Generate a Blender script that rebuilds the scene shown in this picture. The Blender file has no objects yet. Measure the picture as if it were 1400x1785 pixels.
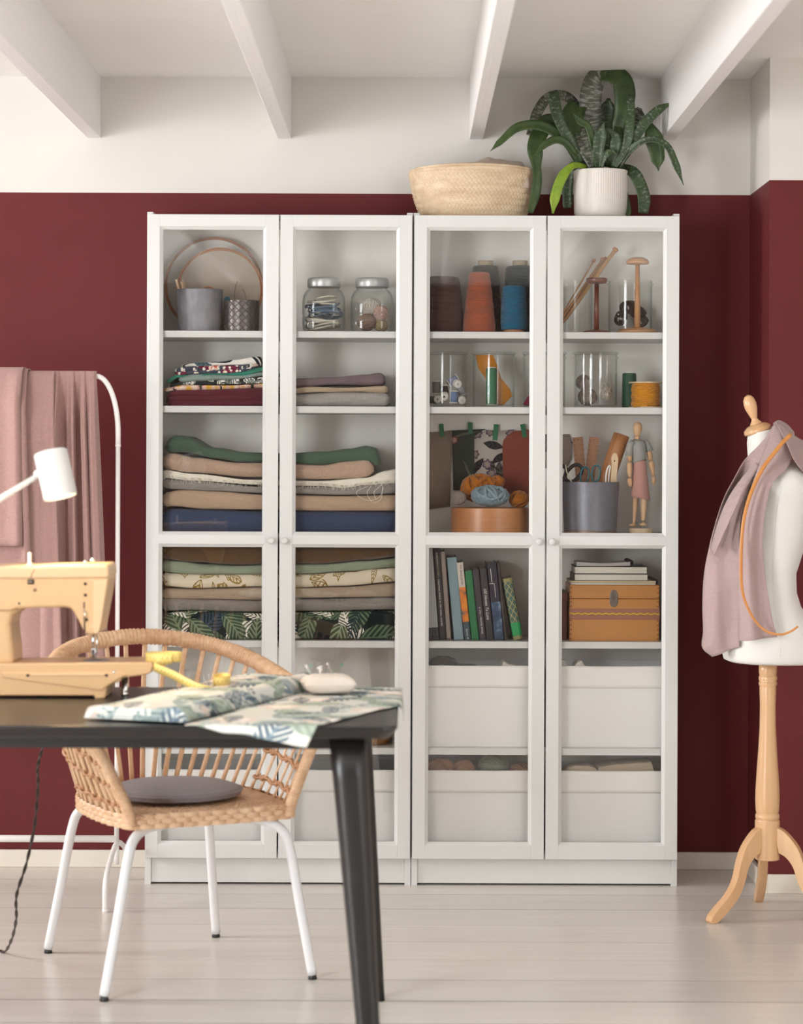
import bpy, bmesh, math, random
from mathutils import Vector, Matrix, noise
random.seed(7)
SC = bpy.context.scene
COL = SC.collection
PI = math.pi

# ---------------------------------------------------------------- camera
FPX, CX, CY, CZ, ROLL = 4000.0, 712.0, 797.0, 1.286, 0.0038
cam_d = bpy.data.cameras.new('camera')
cam = bpy.data.objects.new('camera', cam_d)
COL.objects.link(cam)
cam.matrix_world = Matrix.Translation((0, 0, CZ)) @ Matrix.Rotation(PI / 2, 4, 'X') @ Matrix.Rotation(ROLL, 4, 'Z')
cam_d.sensor_fit = 'AUTO'
cam_d.sensor_width = 36.0
cam_d.lens = 36.0 * FPX / 1785.0
cam_d.shift_x = (700.0 - CX) / 1785.0
cam_d.shift_y = (CY - 892.5) / 1785.0
cam_d.clip_start, cam_d.clip_end = 0.05, 60
cam_d.dof.use_dof = True
cam_d.dof.focus_distance = 6.88
cam_d.dof.aperture_fstop = 3.4
SC.camera = cam
# ---------------------------------------------------------------- world, light, exposure
SC.view_settings.view_transform = 'Standard'
SC.view_settings.look = 'None'
SC.view_settings.gamma = 1.0
SC.view_settings.use_curve_mapping = False
SC.view_settings.exposure = -0.02
world = bpy.data.worlds.new('world')
SC.world = world
world.use_nodes = True
bg = world.node_tree.nodes['Background']
bg.inputs[0].default_value = (0.97, 0.985, 1.0, 1)
bg.inputs[1].default_value = 0.30
def area(name, loc, size, power, color, aim):
    l = bpy.data.lights.new(name, 'AREA')
    l.shape = 'RECTANGLE'
    l.size, l.size_y = size
    l.energy = power
    l.color = color
    o = bpy.data.objects.new(name, l)
    COL.objects.link(o)
    o.location = loc
    o.rotation_euler = (Vector(aim) - Vector(loc)).to_track_quat('-Z', 'Z').to_euler()
    return o
# daylight through the window in the left wall
area('window_daylight', (-4.3, 5.75, 1.50), (0.85, 1.0), 118.0, (1.0, 0.985, 0.97), (1.0, 6.2, 1.40))
area('front_window_daylight', (-3.05, 1.2, 1.40), (2.7, 1.75), 300.0, (0.945, 0.975, 1.0), (0.0, 1.9, 1.40))
area('side_fill_light', (2.65, 0.6, 1.42), (2.3, 1.75), 75.0, (0.945, 0.975, 1.0), (0.0, 1.3, 1.42))  # added soft fill from the right, no window is known there
SC.cycles.use_denoising = True
SC.cycles.denoiser = 'OPENIMAGEDENOISE'
SC.cycles.max_bounces = 8
SC.cycles.diffuse_bounces = 5
SC.cycles.glossy_bounces = 4
SC.cycles.transmission_bounces = 4
SC.cycles.transparent_max_bounces = 24
SC.cycles.caustics_reflective = False
SC.cycles.caustics_refractive = False
SC.cycles.sample_clamp_indirect = 6.0

# ---------------------------------------------------------------- geometry helpers
def P(px, py, d):
    """a point of the photograph (1400 x 1785) at the distance d, in metres"""
    dx, dy = px - CX, py - CY
    return Vector(((dx + ROLL * dy) * d / FPX, d, CZ - (dy - ROLL * dx) * d / FPX))
def S(px, d):
    return px * d / FPX
def lerp(a, b, t):
    return a + (b - a) * t
def interp(pts, x):
    if x <= pts[0][0]: return pts[0][1]
    for (a, va), (b, vb) in zip(pts, pts[1:]):
        if x <= b:
            t = (x - a) / (b - a)
            t = t * t * (3 - 2 * t)
            return va + (vb - va) * t
    return pts[-1][1]
def cr(pts, n=8, closed=False):
    """smooth curve through points (Catmull-Rom)"""
    pts = [Vector(p) for p in pts]
    out = []
    m = len(pts)
    rng = range(m) if closed else range(m - 1)
    for i in rng:
        if closed:
            p0, p1, p2, p3 = pts[i - 1], pts[i], pts[(i + 1) % m], pts[(i + 2) % m]
        else:
            p1, p2 = pts[i], pts[i + 1]
            p0 = pts[i - 1] if i > 0 else p1 * 2 - p2
            p3 = pts[i + 2] if i + 2 < m else p2 * 2 - p1
        for k in range(n):
            t = k / n
            out.append(0.5 * ((2 * p1) + (p2 - p0) * t + (2 * p0 - 5 * p1 + 4 * p2 - p3) * t * t + (3 * p1 - p0 - 3 * p2 + p3) * t ** 3))
    if not closed:
        out.append(pts[-1].copy())
    return out
def frame(origin, x, y, z):
    m = Matrix.Identity(4)
    for i, a in enumerate((x, y, z)):
        m[0][i], m[1][i], m[2][i] = a
    m[0][3], m[1][3], m[2][3] = origin
    return m
T = Matrix.Translation
def RX(a): return Matrix.Rotation(a, 4, 'X')
def RY(a): return Matrix.Rotation(a, 4, 'Y')
def RZ(a): return Matrix.Rotation(a, 4, 'Z')

class MB:
    """collects shapes; each one becomes part of ONE mesh"""
    def __init__(self):
        self.v, self.f, self.s, self.uv = [], [], [], []
    def add(self, vs, fs, smooth=True, M=None, uv=None):
        b = len(self.v)
        self.v += [tuple(M @ Vector(p)) if M is not None else tuple(p) for p in vs]
        self.uv += list(uv) if uv else [(0.0, 0.0)] * len(vs)
        self.f += [tuple(b + i for i in f) for f in fs]
        self.s += [smooth] * len(fs)
        return self
    def box(self, lo, hi, r=0.0, seg=1, M=None, smooth=False):
        bm = bmesh.new()
        bmesh.ops.create_cube(bm, size=1.0)
        d = [hi[i] - lo[i] for i in range(3)]
        for v in bm.verts:
            v.co = Vector(((v.co[i] + 0.5) * d[i] + lo[i] for i in range(3)))
        if r > 0:
            bmesh.ops.bevel(bm, geom=bm.edges[:], offset=min(r, min(d) * 0.49), segments=seg, affect='EDGES', profile=0.5)
        bm.verts.index_update()
        self.add([v.co.copy() for v in bm.verts], [[v.index for v in f.verts] for f in bm.faces], smooth, M)
        bm.free()
        return self
    def crisp(self, prof):
        """support rings beside sharp corners, so that straight walls shade straight"""
        V2 = [Vector(p) for p in prof]; n = len(V2); sharp = [False] * n
        for i in range(1, n - 1):
            a, b = V2[i] - V2[i - 1], V2[i + 1] - V2[i]
            if a.length > 1e-7 and b.length > 1e-7 and a.angle(b) > 0.42: sharp[i] = True
        out = []
        for i in range(n):
            out.append(tuple(V2[i]))
            if i < n - 1:
                d = V2[i + 1] - V2[i]; L = d.length
                if L > 0.008:
                    if sharp[i]: out.append(tuple(V2[i] + d * (0.0012 / L)))
                    if sharp[i + 1]: out.append(tuple(V2[i + 1] - d * (0.0012 / L)))
        return out
    def lathe(self, prof, c=(0, 0, 0), n=32, M=None, cap=True, sx=1.0, sy=1.0, sq=None, smooth=True):
        vs, fs, uv = [], [], []
        if smooth: prof = self.crisp(prof)
        m = len(prof)
        for i, (r, z) in enumerate(prof):
            for k in range(n):
                a = 2 * PI * k / n
                ca, sa = math.cos(a), math.sin(a)
                q = 1.0
                if sq: q = 1.0 / ((abs(ca) ** sq + abs(sa) ** sq) ** (1.0 / sq))
                vs.append(Vector((c[0] + r * sx * ca * q, c[1] + r * sy * sa * q, c[2] + z)))
                uv.append((k / n, i / max(1, m - 1)))
        for i in range(m - 1):
            for k in range(n):
                k2 = (k + 1) % n
                fs.append((i * n + k, i * n + k2, (i + 1) * n + k2, (i + 1) * n + k))
        if cap:
            if prof[0][0] > 1e-6: fs.append(tuple(reversed(range(n))))
            if prof[-1][0] > 1e-6: fs.append(tuple((m - 1) * n + k for k in range(n)))
        self.add(vs, fs, smooth, M, uv)
        return self
    def ell(self, c, r, n=20, m=12, M=None):
        prof = [(max(1e-5, math.sin(PI * i / m)), -math.cos(PI * i / m)) for i in range(m + 1)]
        vs, fs = [], []
        for (rr, z) in prof:
            for k in range(n):
                a = 2 * PI * k / n
                vs.append(Vector((c[0] + r[0] * rr * math.cos(a), c[1] + r[1] * rr * math.sin(a), c[2] + r[2] * z)))
        for i in range(m):
            for k in range(n):
                k2 = (k + 1) % n
                fs.append((i * n + k, i * n + k2, (i + 1) * n + k2, (i + 1) * n + k))
        return self.add(vs, fs, True, M)
    def tube(self, path, r, n=8, caps=True, closed=False, flat=1.0, up=None):
        """r: a number or a list; flat < 1 squashes the section across `up`"""
        path = [Vector(p) for p in path]
        m = len(path)
        vs, fs, uv = [], [], []
        t0 = (path[1] - path[0]).normalized()
        ref = Vector(up) if up else (Vector((0, 0, 1)) if abs(t0.z) < 0.9 else Vector((1, 0, 0)))
        nrm = (ref - t0 * ref.dot(t0)).normalized()
        L = 0.0
        for i, p in enumerate(path):
            if closed: t = path[(i + 1) % m] - path[i - 1]
            else: t = path[min(i + 1, m - 1)] - path[max(i - 1, 0)]
            t = t.normalized() if t.length > 1e-9 else t0
            src = Vector(up) if up else nrm
            nn = src - t * src.dot(t)
            if nn.length > 1e-6: nrm = nn.normalized()
            b = t.cross(nrm)
            rr = r[i] if isinstance(r, (list, tuple)) else r
            if i: L += (path[i] - path[i - 1]).length
            for k in range(n):
                a = 2 * PI * k / n
                vs.append(p + (nrm * math.cos(a) * flat + b * math.sin(a)) * rr)
                uv.append((k / n, L))
            t0 = t
        rng = range(m) if closed else range(m - 1)
        for i in rng:
            j = (i + 1) % m
            for k in range(n):
                k2 = (k + 1) % n
                fs.append((i * n + k, i * n + k2, j * n + k2, j * n + k))
        if caps and not closed:
            fs.append(tuple(reversed(range(n))))
            fs.append(tuple((m - 1) * n + k for k in range(n)))
        return self.add(vs, fs, True, None, uv)
    def prism(self, outline, t0, t1, M=None, smooth=False, bevel=0.0, seg=2):
        """outline in the local x-z plane, thick along local y from t0 to t1"""
        bm = bmesh.new()
        vv = [bm.verts.new((p[0], t0, p[1])) for p in outline]
        f = bm.faces.new(vv)
        ex = bmesh.ops.extrude_face_region(bm, geom=[f])
        for g in ex['geom']:
            if isinstance(g, bmesh.types.BMVert): g.co.y = t1
        bmesh.ops.recalc_face_normals(bm, faces=bm.faces[:])
        if bevel > 0:
            es = [e for e in bm.edges if len(e.link_faces) == 2 and e.calc_face_angle(0) > 0.9]
            bmesh.ops.bevel(bm, geom=es, offset=bevel, segments=seg, affect='EDGES', profile=0.5, clamp_overlap=True)
        bm.verts.index_update()
        self.add([v.co.copy() for v in bm.verts], [[v.index for v in f.verts] for f in bm.faces], smooth, M)
        bm.free()
        return self
    def surf(self, fn, nu, nv, closeu=False, M=None, flip=False):
        vs, fs, uv = [], [], []
        cu = nu if closeu else nu + 1
        for j in range(nv + 1):
            for i in range(cu):
                u, v = i / nu, j / nv
                vs.append(Vector(fn(u, v)))
                uv.append((u, v))
        for j in range(nv):
            for i in range(nu):
                i2 = (i + 1) % cu
                q = (j * cu + i, j * cu + i2, (j + 1) * cu + i2, (j + 1) * cu + i)
                fs.append(q if not flip else q[::-1])
        return self.add(vs, fs, True, M, uv)

ORG = {}
def mesh_of(name, mb, mat, inv=None, recalc=True):
    me = bpy.data.meshes.new(name)
    vs = mb.v if inv is None else [tuple(inv @ Vector(p)) for p in mb.v]
    me.from_pydata(vs, [], mb.f)
    me.polygons.foreach_set('use_smooth', mb.s)
    if any(u != (0.0, 0.0) for u in mb.uv):
        ul = me.uv_layers.new(name='UVMap')
        flat = []
        for l in me.loops: flat += mb.uv[l.vertex_index]
        ul.data.foreach_set('uv', flat)
    if recalc:
        bm = bmesh.new(); bm.from_mesh(me)
        bmesh.ops.recalc_face_normals(bm, faces=bm.faces[:])
        bm.to_mesh(me); bm.free()
    me.materials.append(mat)
    me.update()
    return me
def thing(name, label, cat, loc, group=None, M=None):
    o = bpy.data.objects.new(name, None)
    o.empty_display_size = 0.05
    COL.objects.link(o)
    o.matrix_world = M if M is not None else T(loc)
    o['label'] = label; o['category'] = cat
    if group: o['group'] = group
    ORG[o] = (M if M is not None else T(loc)).inverted()
    return o
def part(name, mb, mat, root, label=None, local=False, stuff=False, solid=None, recalc=True, sub=0):
    """mb in world metres (or in the thing's own frame when local); root: a thing or one of its parts"""
    inv = ORG[root]
    o = bpy.data.objects.new(name, mesh_of(name, mb, mat, None if local else inv, recalc))
    COL.objects.link(o)
    o.parent = root
    ORG[o] = inv
    if label: o['label'] = label
    if stuff: o['kind'] = 'stuff'
    if solid: thick(o, solid)
    if sub: smooth_more(o, sub)
    return o
def thick(o, t, off=0.0):
    m = o.modifiers.new('thickness', 'SOLIDIFY'); m.thickness = t; m.offset = off
def smooth_more(o, n):
    m = o.modifiers.new('smooth', 'SUBSURF'); m.levels = n; m.render_levels = n
def solo(name, mb, mat, label, cat, group=None, solid=None, recalc=True, sub=0):
    lo = [min(p[i] for p in mb.v) for i in range(3)]
    hi = [max(p[i] for p in mb.v) for i in range(3)]
    org = T(((lo[0] + hi[0]) / 2, (lo[1] + hi[1]) / 2, lo[2]))
    o = bpy.data.objects.new(name, mesh_of(name, mb, mat, org.inverted(), recalc))
    o.matrix_world = org
    COL.objects.link(o)
    o['label'] = label; o['category'] = cat
    if group: o['group'] = group
    ORG[o] = org.inverted()
    if solid: thick(o, solid)
    if sub: smooth_more(o, sub)
    return o
def struct(name, mb, mat, label=None, cat=None):
    o = bpy.data.objects.new(name, mesh_of(name, mb, mat))
    COL.objects.link(o)
    o['kind'] = 'structure'
    if label: o['label'] = label
    if cat: o['category'] = cat
    ORG[o] = Matrix.Identity(4)
    return o
def copy_tree(o, M, label, first=True):
    """a copy of a thing with copies of its parts and sub-parts, sharing mesh data"""
    c = o.copy(); COL.objects.link(c)
    if first:
        c.matrix_world = M
        c['label'] = label
    for ch in list(o.children):
        k = copy_tree(ch, None, None, False)
        k.parent = c
    return c
FONT = {}
def lettering(s, M, mat, root, length=None, height=None, italic=False, name='lettering', depth=0.0003):
    cu = bpy.data.curves.new('t', 'FONT')
    cu.body = s; cu.align_x = 'CENTER'; cu.align_y = 'CENTER'
    cu.resolution_u = 2
    cu.extrude = 0.02
    if italic: cu.shear = 0.35
    o = bpy.data.objects.new('t', cu); COL.objects.link(o)
    dg = bpy.context.evaluated_depsgraph_get()
    me = o.evaluated_get(dg).to_mesh()
    vs = [v.co.copy() for v in me.vertices]; fs = [tuple(p.vertices) for p in me.polygons]
    o.to_mesh_clear()
    bpy.data.objects.remove(o); bpy.data.curves.remove(cu)
    w = max(v.x for v in vs) - min(v.x for v in vs); h = max(v.y for v in vs) - min(v.y for v in vs)
    cxx = (max(v.x for v in vs) + min(v.x for v in vs)) / 2; cyy = (max(v.y for v in vs) + min(v.y for v in vs)) / 2
    sx = length / w if length else height / h
    sy = height / h if height else sx
    vs = [Vector(((v.x - cxx) * sx, (v.y - cyy) * sy, depth if v.z > 0 else -depth)) for v in vs]
    mb = MB(); mb.add(vs, fs, False, M)
    return part(name, mb, mat, root, local=True)

# ---------------------------------------------------------------- material helpers
def lin(h):
    h = h.lstrip('#')
    r = [int(h[i:i + 2], 16) / 255 for i in (0, 2, 4)]
    return tuple(((c + 0.055) / 1.055) ** 2.4 if c > 0.04045 else c / 12.92 for c in r) + (1.0,)
class NT:
    def __init__(self, name):
        self.m = bpy.data.materials.new(name)
        self.m.use_nodes = True
        self.t = self.m.node_tree
        self.n = self.t.nodes
        self.b = self.n['Principled BSDF']
        self.out = self.n['Material Output']
    def node(self, typ, **kw):
        x = self.n.new(typ)
        for k, v in kw.items(): setattr(x, k, v)
        return x
    def link(self, a, b): self.t.links.new(a, b)
    def setin(self, sock, v):
        if hasattr(v, 'links') or isinstance(v, bpy.types.NodeSocket): self.link(v, sock)
        else: sock.default_value = v
    def math(self, op, a, b=None, c=None):
        x = self.node('ShaderNodeMath', operation=op)
        self.setin(x.inputs[0], a)
        if b is not None: self.setin(x.inputs[1], b)
        if c is not None: self.setin(x.inputs[2], c)
        return x.outputs[0]
    def mix(self, f, a, b, blend='MIX'):
        x = self.node('ShaderNodeMix', data_type='RGBA', blend_type=blend)
        self.setin(x.inputs[0], f)
        self.setin(x.inputs[6], a); self.setin(x.inputs[7], b)
        return x.outputs[2]
    def coord(self, which='Object', scale=(1, 1, 1), rot=(0, 0, 0)):
        tc = self.node('ShaderNodeTexCoord')
        mp = self.node('ShaderNodeMapping')
        mp.inputs['Scale'].default_value = scale
        mp.inputs['Rotation'].default_value = rot
        self.link(tc.outputs[which], mp.inputs[0])
        return mp.outputs[0]
    def noise(self, vec, scale, detail=3, rough=0.6):
        x = self.node('ShaderNodeTexNoise')
        x.inputs['Scale'].default_value = scale
        x.inputs['Detail'].default_value = detail
        x.inputs['Roughness'].default_value = rough
        self.link(vec, x.inputs['Vector'])
        return x.outputs['Fac']
    def ramp(self, f, stops):
        x = self.node('ShaderNodeValToRGB')
        el = x.color_ramp.elements
        el[0].position, el[0].color = stops[0]
        el[1].position, el[1].color = stops[-1]
        for p, c in stops[1:-1]:
            e = el.new(p); e.color = c
        self.link(f, x.inputs[0])
        return x.outputs[0]
    def bump(self, h, strength=0.3, dist=0.002):
        x = self.node('ShaderNodeBump')
        x.inputs['Strength'].default_value = strength
        x.inputs['Distance'].default_value = dist
        self.link(h, x.inputs['Height'])
        self.link(x.outputs[0], self.b.inputs['Normal'])
    def base(self, c): self.setin(self.b.inputs['Base Color'], c)
    def rough(self, v): self.b.inputs['Roughness'].default_value = v
def scale_c(c, k): return (min(1, c[0] * k), min(1, c[1] * k), min(1, c[2] * k), 1)
MATS = {}
def plain(name, hexc, rough=0.5, metal=0.0, var=0.0, vs=30, bump=0.0, bs=200, bdist=0.001, spec=None, stretch=(1, 1, 1)):
    if name in MATS: return MATS[name]
    t = NT(name); c = lin(hexc)
    t.base(c); t.rough(rough)
    t.b.inputs['Metallic'].default_value = metal
    if spec is not None: t.b.inputs['Specular IOR Level'].default_value = spec
    if var > 0:
        f = t.noise(t.coord('Object', stretch), vs, 4)
        t.base(t.ramp(f, [(0.25, scale_c(c, 1 - var)), (0.75, scale_c(c, 1 + var))]))
    if bump > 0:
        t.bump(t.noise(t.coord('Object', stretch), bs, 3), bump, bdist)
    MATS[name] = t.m
    return t.m
def fabric(name, hexc, var=0.14, sheen=0.15, vs=75, stretch=(1, 1, 5), bump=0.45):
    """woven cloth: slubby threads both ways"""
    if name in MATS: return MATS[name]
    t = NT(name); c = lin(hexc)
    f1 = t.noise(t.coord('Object', stretch), vs, 4, 0.7)
    f2 = t.noise(t.coord('Object', (stretch[2], stretch[1], stretch[0])), vs, 4, 0.7)
    f = t.math('MULTIPLY', t.math('ADD', f1, f2), 0.5)
    t.base(t.ramp(f, [(0.3, scale_c(c, 1 - var)), (0.7, scale_c(c, 1 + var))]))
    t.rough(0.92)
    t.b.inputs['Specular IOR Level'].default_value = 0.15
    t.b.inputs['Sheen Weight'].default_value = sheen
    wr = t.noise(t.coord('Object', (1, 1, 2.2)), 26, 3, 0.55)
    t.bump(t.math('ADD', t.math('MULTIPLY', f, 0.35), t.math('MULTIPLY', wr, 1.6)), bump, 0.006)
    MATS[name] = t.m
    return t.m
def wood(name, c1, c2, rough=0.45, scale=14, axis='Z', coat=0.0):
    """grain runs along axis"""
    if name in MATS: return MATS[name]
    t = NT(name)
    st = {'X': (0.12, 1, 1), 'Y': (1, 0.12, 1), 'Z': (1, 1, 0.12)}[axis]
    v = t.coord('Object', st)
    n1 = t.noise(v, scale, 3, 0.55)
    n2 = t.noise(v, scale * 9, 2, 0.6)
    f = t.math('ADD', t.math('MULTIPLY', n1, 0.75), t.math('MULTIPLY', n2, 0.25))
    t.base(t.ramp(f, [(0.33, lin(c1)), (0.67, lin(c2))]))
    t.rough(rough)
    t.b.inputs['Coat Weight'].default_value = coat
    t.b.inputs['Coat Roughness'].default_value = 0.2
    t.bump(n2, 0.12, 0.0006)
    MATS[name] = t.m
    return t.m
def glassy(name, tint=(0.97, 0.985, 0.98, 1), ior=1.45, edge=None):
    """thin clear glass: see-through with Fresnel mirror"""
    t = NT(name)
    tr = t.node('ShaderNodeBsdfTransparent'); tr.inputs[0].default_value = tint
    gl = t.node('ShaderNodeBsdfGlossy'); gl.inputs['Roughness'].default_value = 0.0
    fr = t.node('ShaderNodeFresnel')
    ge = t.node('ShaderNodeNewGeometry')      # the same mirror strength from inside and outside a thin wall
    t.link(t.math('ADD', t.math('MULTIPLY', ge.outputs['Backfacing'], 1.0 / ior - ior), ior), fr.inputs[0])
    mx = t.node('ShaderNodeMixShader')
    t.link(fr.outputs[0], mx.inputs[0]); t.link(tr.outputs[0], mx.inputs[1]); t.link(gl.outputs[0], mx.inputs[2])
    if edge:
        lw = t.node('ShaderNodeLayerWeight'); lw.inputs[0].default_value = 0.35
        p = t.math('POWER', lw.outputs['Facing'], 3.0)
        t.link(t.mix(p, tint, edge), tr.inputs[0])
    t.link(mx.outputs[0], t.out.inputs[0])
    MATS[name] = t.m
    return t.m
def leaf_print(name, ground, layers, rough=0.9, coat=None, mapf=None):
    """printed cloth: layers of scattered leaves. layer = (scale, length, width, dark, light, vein frequency, palm, seed)"""
    if name in MATS: return MATS[name]
    t = NT(name)
    tc = t.node('ShaderNodeTexCoord')
    sep = t.node('ShaderNodeSeparateXYZ'); t.link(tc.outputs['Object'], sep.inputs[0])
    x, y, z = sep.outputs
    com = t.node('ShaderNodeCombineXYZ')
    t.link(x, com.inputs[0]); t.link(t.math('ADD', y, z), com.inputs[1])
    # soft wobble so that no leaf is ruler-straight
    wob = t.node('ShaderNodeTexNoise'); wob.inputs['Scale'].default_value = 14
    t.link(com.outputs[0], wob.inputs['Vector'])
    va = t.node('ShaderNodeVectorMath', operation='MULTIPLY_ADD')
    va.inputs[1].default_value = (0.02, 0.02, 0.0); t.link(wob.outputs['Color'], va.inputs[0]); t.link(com.outputs[0], va.inputs[2])
    P0 = va.outputs[0]
    col = lin(ground)
    for (sc, L, W, dark, light, vf, palm, seed) in layers:
        off = t.node('ShaderNodeVectorMath', operation='ADD'); t.link(P0, off.inputs[0]); off.inputs[1].default_value = (seed * 1.37, seed * 2.11, 0)
        vo = t.node('ShaderNodeTexVoronoi', voronoi_dimensions='2D'); vo.inputs['Scale'].default_value = sc
        vo.inputs['Randomness'].default_value = 0.85
        t.link(off.outputs[0], vo.inputs['Vector'])
        sub = t.node('ShaderNodeVectorMath', operation='SUBTRACT'); t.link(off.outputs[0], sub.inputs[0]); t.link(vo.outputs['Position'], sub.inputs[1])
        sc2 = t.node('ShaderNodeSeparateColor'); t.link(vo.outputs['Color'], sc2.inputs[0])
        rot = t.node('ShaderNodeVectorRotate', rotation_type='Z_AXIS')
        t.link(sub.outputs[0], rot.inputs['Vector']); t.link(t.math('MULTIPLY', sc2.outputs[0], 6.283), rot.inputs['Angle'])
        s3 = t.node('ShaderNodeSeparateXYZ'); t.link(rot.outputs[0], s3.inputs[0])
        u = t.math('ABSOLUTE', s3.outputs[0]); v = s3.outputs[1]
        tt = t.math('DIVIDE', v, L)
        env = t.math('MULTIPLY', t.math('SUBTRACT', 1.0, t.math('MULTIPLY', tt, tt)), W)
        mask = t.math('GREATER_THAN', t.math('SUBTRACT', env, u), 0.0)
        wave = t.math('SINE', t.math('MULTIPLY', t.math('ADD', v, t.math('MULTIPLY', u, 1.1)), vf))
        st = t.math('GREATER_THAN', wave, 0.25)
        rib = t.math('LESS_THAN', u, W * 0.07)
        if palm == 1:
            mask = t.math('MULTIPLY', mask, t.math('MAXIMUM', t.math('GREATER_THAN', wave, -0.35), rib))
            c = t.mix(t.math('MAXIMUM', sc2.outputs[1], rib), lin(dark), lin(light))
        elif palm == 2:      # outline drawing
            inner = t.math('GREATER_THAN', t.math('SUBTRACT', env, u), W * 0.22)
            vein = t.math('GREATER_THAN', wave, 0.55)
            line = t.math('MAXIMUM', t.math('SUBTRACT', 1.0, inner), t.math('MAXIMUM', rib, vein))
            c = t.mix(line, lin(light), lin(dark))
        elif palm == 3:      # petals round a centre
            ang = t.math('ARCTAN2', s3.outputs[0], v)
            dist = vo.outputs['Distance']
            lob = t.math('MULTIPLY', t.math('ADD', 0.75, t.math('MULTIPLY', t.math('ABSOLUTE', t.math('SINE', t.math('MULTIPLY', ang, 3.0))), 0.35)), L * sc)
            mask = t.math('LESS_THAN', dist, lob)
            inn = t.math('LESS_THAN', dist, t.math('MULTIPLY', lob, t.math('ADD', 0.45, t.math('MULTIPLY', t.math('ABSOLUTE', t.math('SINE', t.math('MULTIPLY', ang, 9.0))), 0.3))))
            c = t.mix(inn, lin(dark), lin(light))
        else:
            c = t.mix(t.math('MAXIMUM', st, rib), lin(dark), lin(light))
            c = t.mix(t.math('MULTIPLY', sc2.outputs[2], 0.5), c, lin(dark))
        if palm in (0, 1): mask = t.math('MULTIPLY', mask, t.math('GREATER_THAN', sc2.outputs[1], 0.38))
        col = t.mix(mask, col, c)
    t.base(col)
    t.rough(rough)
    t.b.inputs['Specular IOR Level'].default_value = 0.2
    t.bump(t.noise(t.coord('Object'), 700, 2), 0.2, 0.0008)
    MATS[name] = t.m
    return t.m
# ================================================================ materials of the room
M_WHITE = plain('cabinet_white', '#d8d8d7', 0.42)
M_TRIM = plain('trim_paint', '#e4ddd0', 0.5)
M_CEIL = plain('ceiling_paint', '#f7f5f2', 0.6, var=0.015, vs=4)
def beam_paint():
    t = NT('beam_paint'); t.base(lin('#f0eeee')); t.rough(0.45)
    v = t.coord('Object', (6, 0.35, 6))
    t.bump(t.noise(v, 16, 5, 0.7), 0.35, 0.004)
    return t.m
M_BEAM = beam_paint()
Z_PAINT = 2.110
def wall_paint():
    t = NT('wall_paint')
    g = t.node('ShaderNodeNewGeometry'); s = t.node('ShaderNodeSeparateXYZ'); t.link(g.outputs['Position'], s.inputs[0])
    up = t.math('GREATER_THAN', s.outputs[2], Z_PAINT)
    n = t.noise(t.coord('Object'), 3, 2)
    red = t.ramp(n, [(0.3, lin('#632829')), (0.7, lin('#682b2c'))])
    t.base(t.mix(up, red, lin('#dedad5')))
    t.rough(0.55)
    t.b.inputs['Specular IOR Level'].default_value = 0.16
    t.bump(t.noise(t.coord('Object'), 260, 2), 0.10, 0.0012)
    return t.m
M_WALL = wall_paint()
def floor_paint(name, k):
    t = NT(name)
    v = t.coord('Object', (0.35, 3, 1))
    n = t.noise(v, 9, 5, 0.7)
    n2 = t.noise(t.coord('Object', (1, 4, 1)), 40, 3, 0.7)
    c = lin('#dfd8d0')
    base = t.ramp(n, [(0.25, scale_c(c, 0.93 * k)), (0.75, scale_c(c, 1.05 * k))])
    t.base(t.mix(t.ramp(n2, [(0.66, (0, 0, 0, 1)), (0.74, (0.45, 0.45, 0.45, 1))]), base, scale_c(c, 0.80)))
    t.rough(0.27)
    t.b.inputs['Specular IOR Level'].default_value = 0.6
    t.bump(n, 0.25, 0.004)
    return t.m
M_FLOORS = [floor_paint('floor_paint_%d' % i, k) for i, k in enumerate((0.97, 1.0, 1.03))]
M_GAP = plain('floor_gap', '#4a423d', 0.9)

# ================================================================ the setting
Y_WALL, Z_CEIL, X_COL, Y_COL = 7.18, 2.473, 1.066, 6.79
X_LEFT, X_RIGHT = -3.0, 2.6
m = MB(); m.box((X_LEFT, Y_WALL, 0), (X_RIGHT, Y_WALL + 0.12, Z_CEIL + 0.05)); struct('wall_back', m, M_WALL)
m = MB(); m.box((X_COL, Y_COL, 0), (X_RIGHT, Y_WALL, Z_CEIL)); struct('wall_right', m, M_WALL)
# left wall with its window opening, outside the picture
wy0, wy1, wz0, wz1 = 4.7, 6.4, 0.45, 2.2
m = MB()
m.box((X_LEFT - 0.2, -2.0, 0), (X_LEFT, -0.25, Z_CEIL)); m.box((X_LEFT - 0.2, 2.7, 0), (X_LEFT, wy0, Z_CEIL)); m.box((X_LEFT - 0.2, wy1, 0), (X_LEFT, Y_WALL, Z_CEIL))
m.box((X_LEFT - 0.2, wy0, 0), (X_LEFT, wy1, wz0)); m.box((X_LEFT - 0.2, wy0, wz1), (X_LEFT, wy1, Z_CEIL))
m.box((X_LEFT - 0.2, -0.25, 0), (X_LEFT, 2.7, 0.45)); m.box((X_LEFT - 0.2, -0.25, 2.35), (X_LEFT, 2.7, Z_CEIL))
struct('wall_left', m, plain('left_wall_paint', '#e6e1da', 0.6))
m = MB(); m.box((X_LEFT, -2.1, 0), (X_RIGHT + 0.3, -2.0, Z_CEIL)); struct('wall_front', m, plain('front_wall_paint', '#54403c', 0.7))
m = MB(); m.box((X_RIGHT, -2.0, 0), (X_RIGHT + 0.2, -0.6, Z_CEIL)); m.box((X_RIGHT, 1.8, 0), (X_RIGHT + 0.2, Y_COL, Z_CEIL)); m.box((X_RIGHT, -0.6, 0), (X_RIGHT + 0.2, 1.8, 0.5)); m.box((X_RIGHT, -0.6, 2.35), (X_RIGHT + 0.2, 1.8, Z_CEIL)); struct('wall_side', m, plain('left_wall_paint', '#e6e1da', 0.6))
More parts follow.
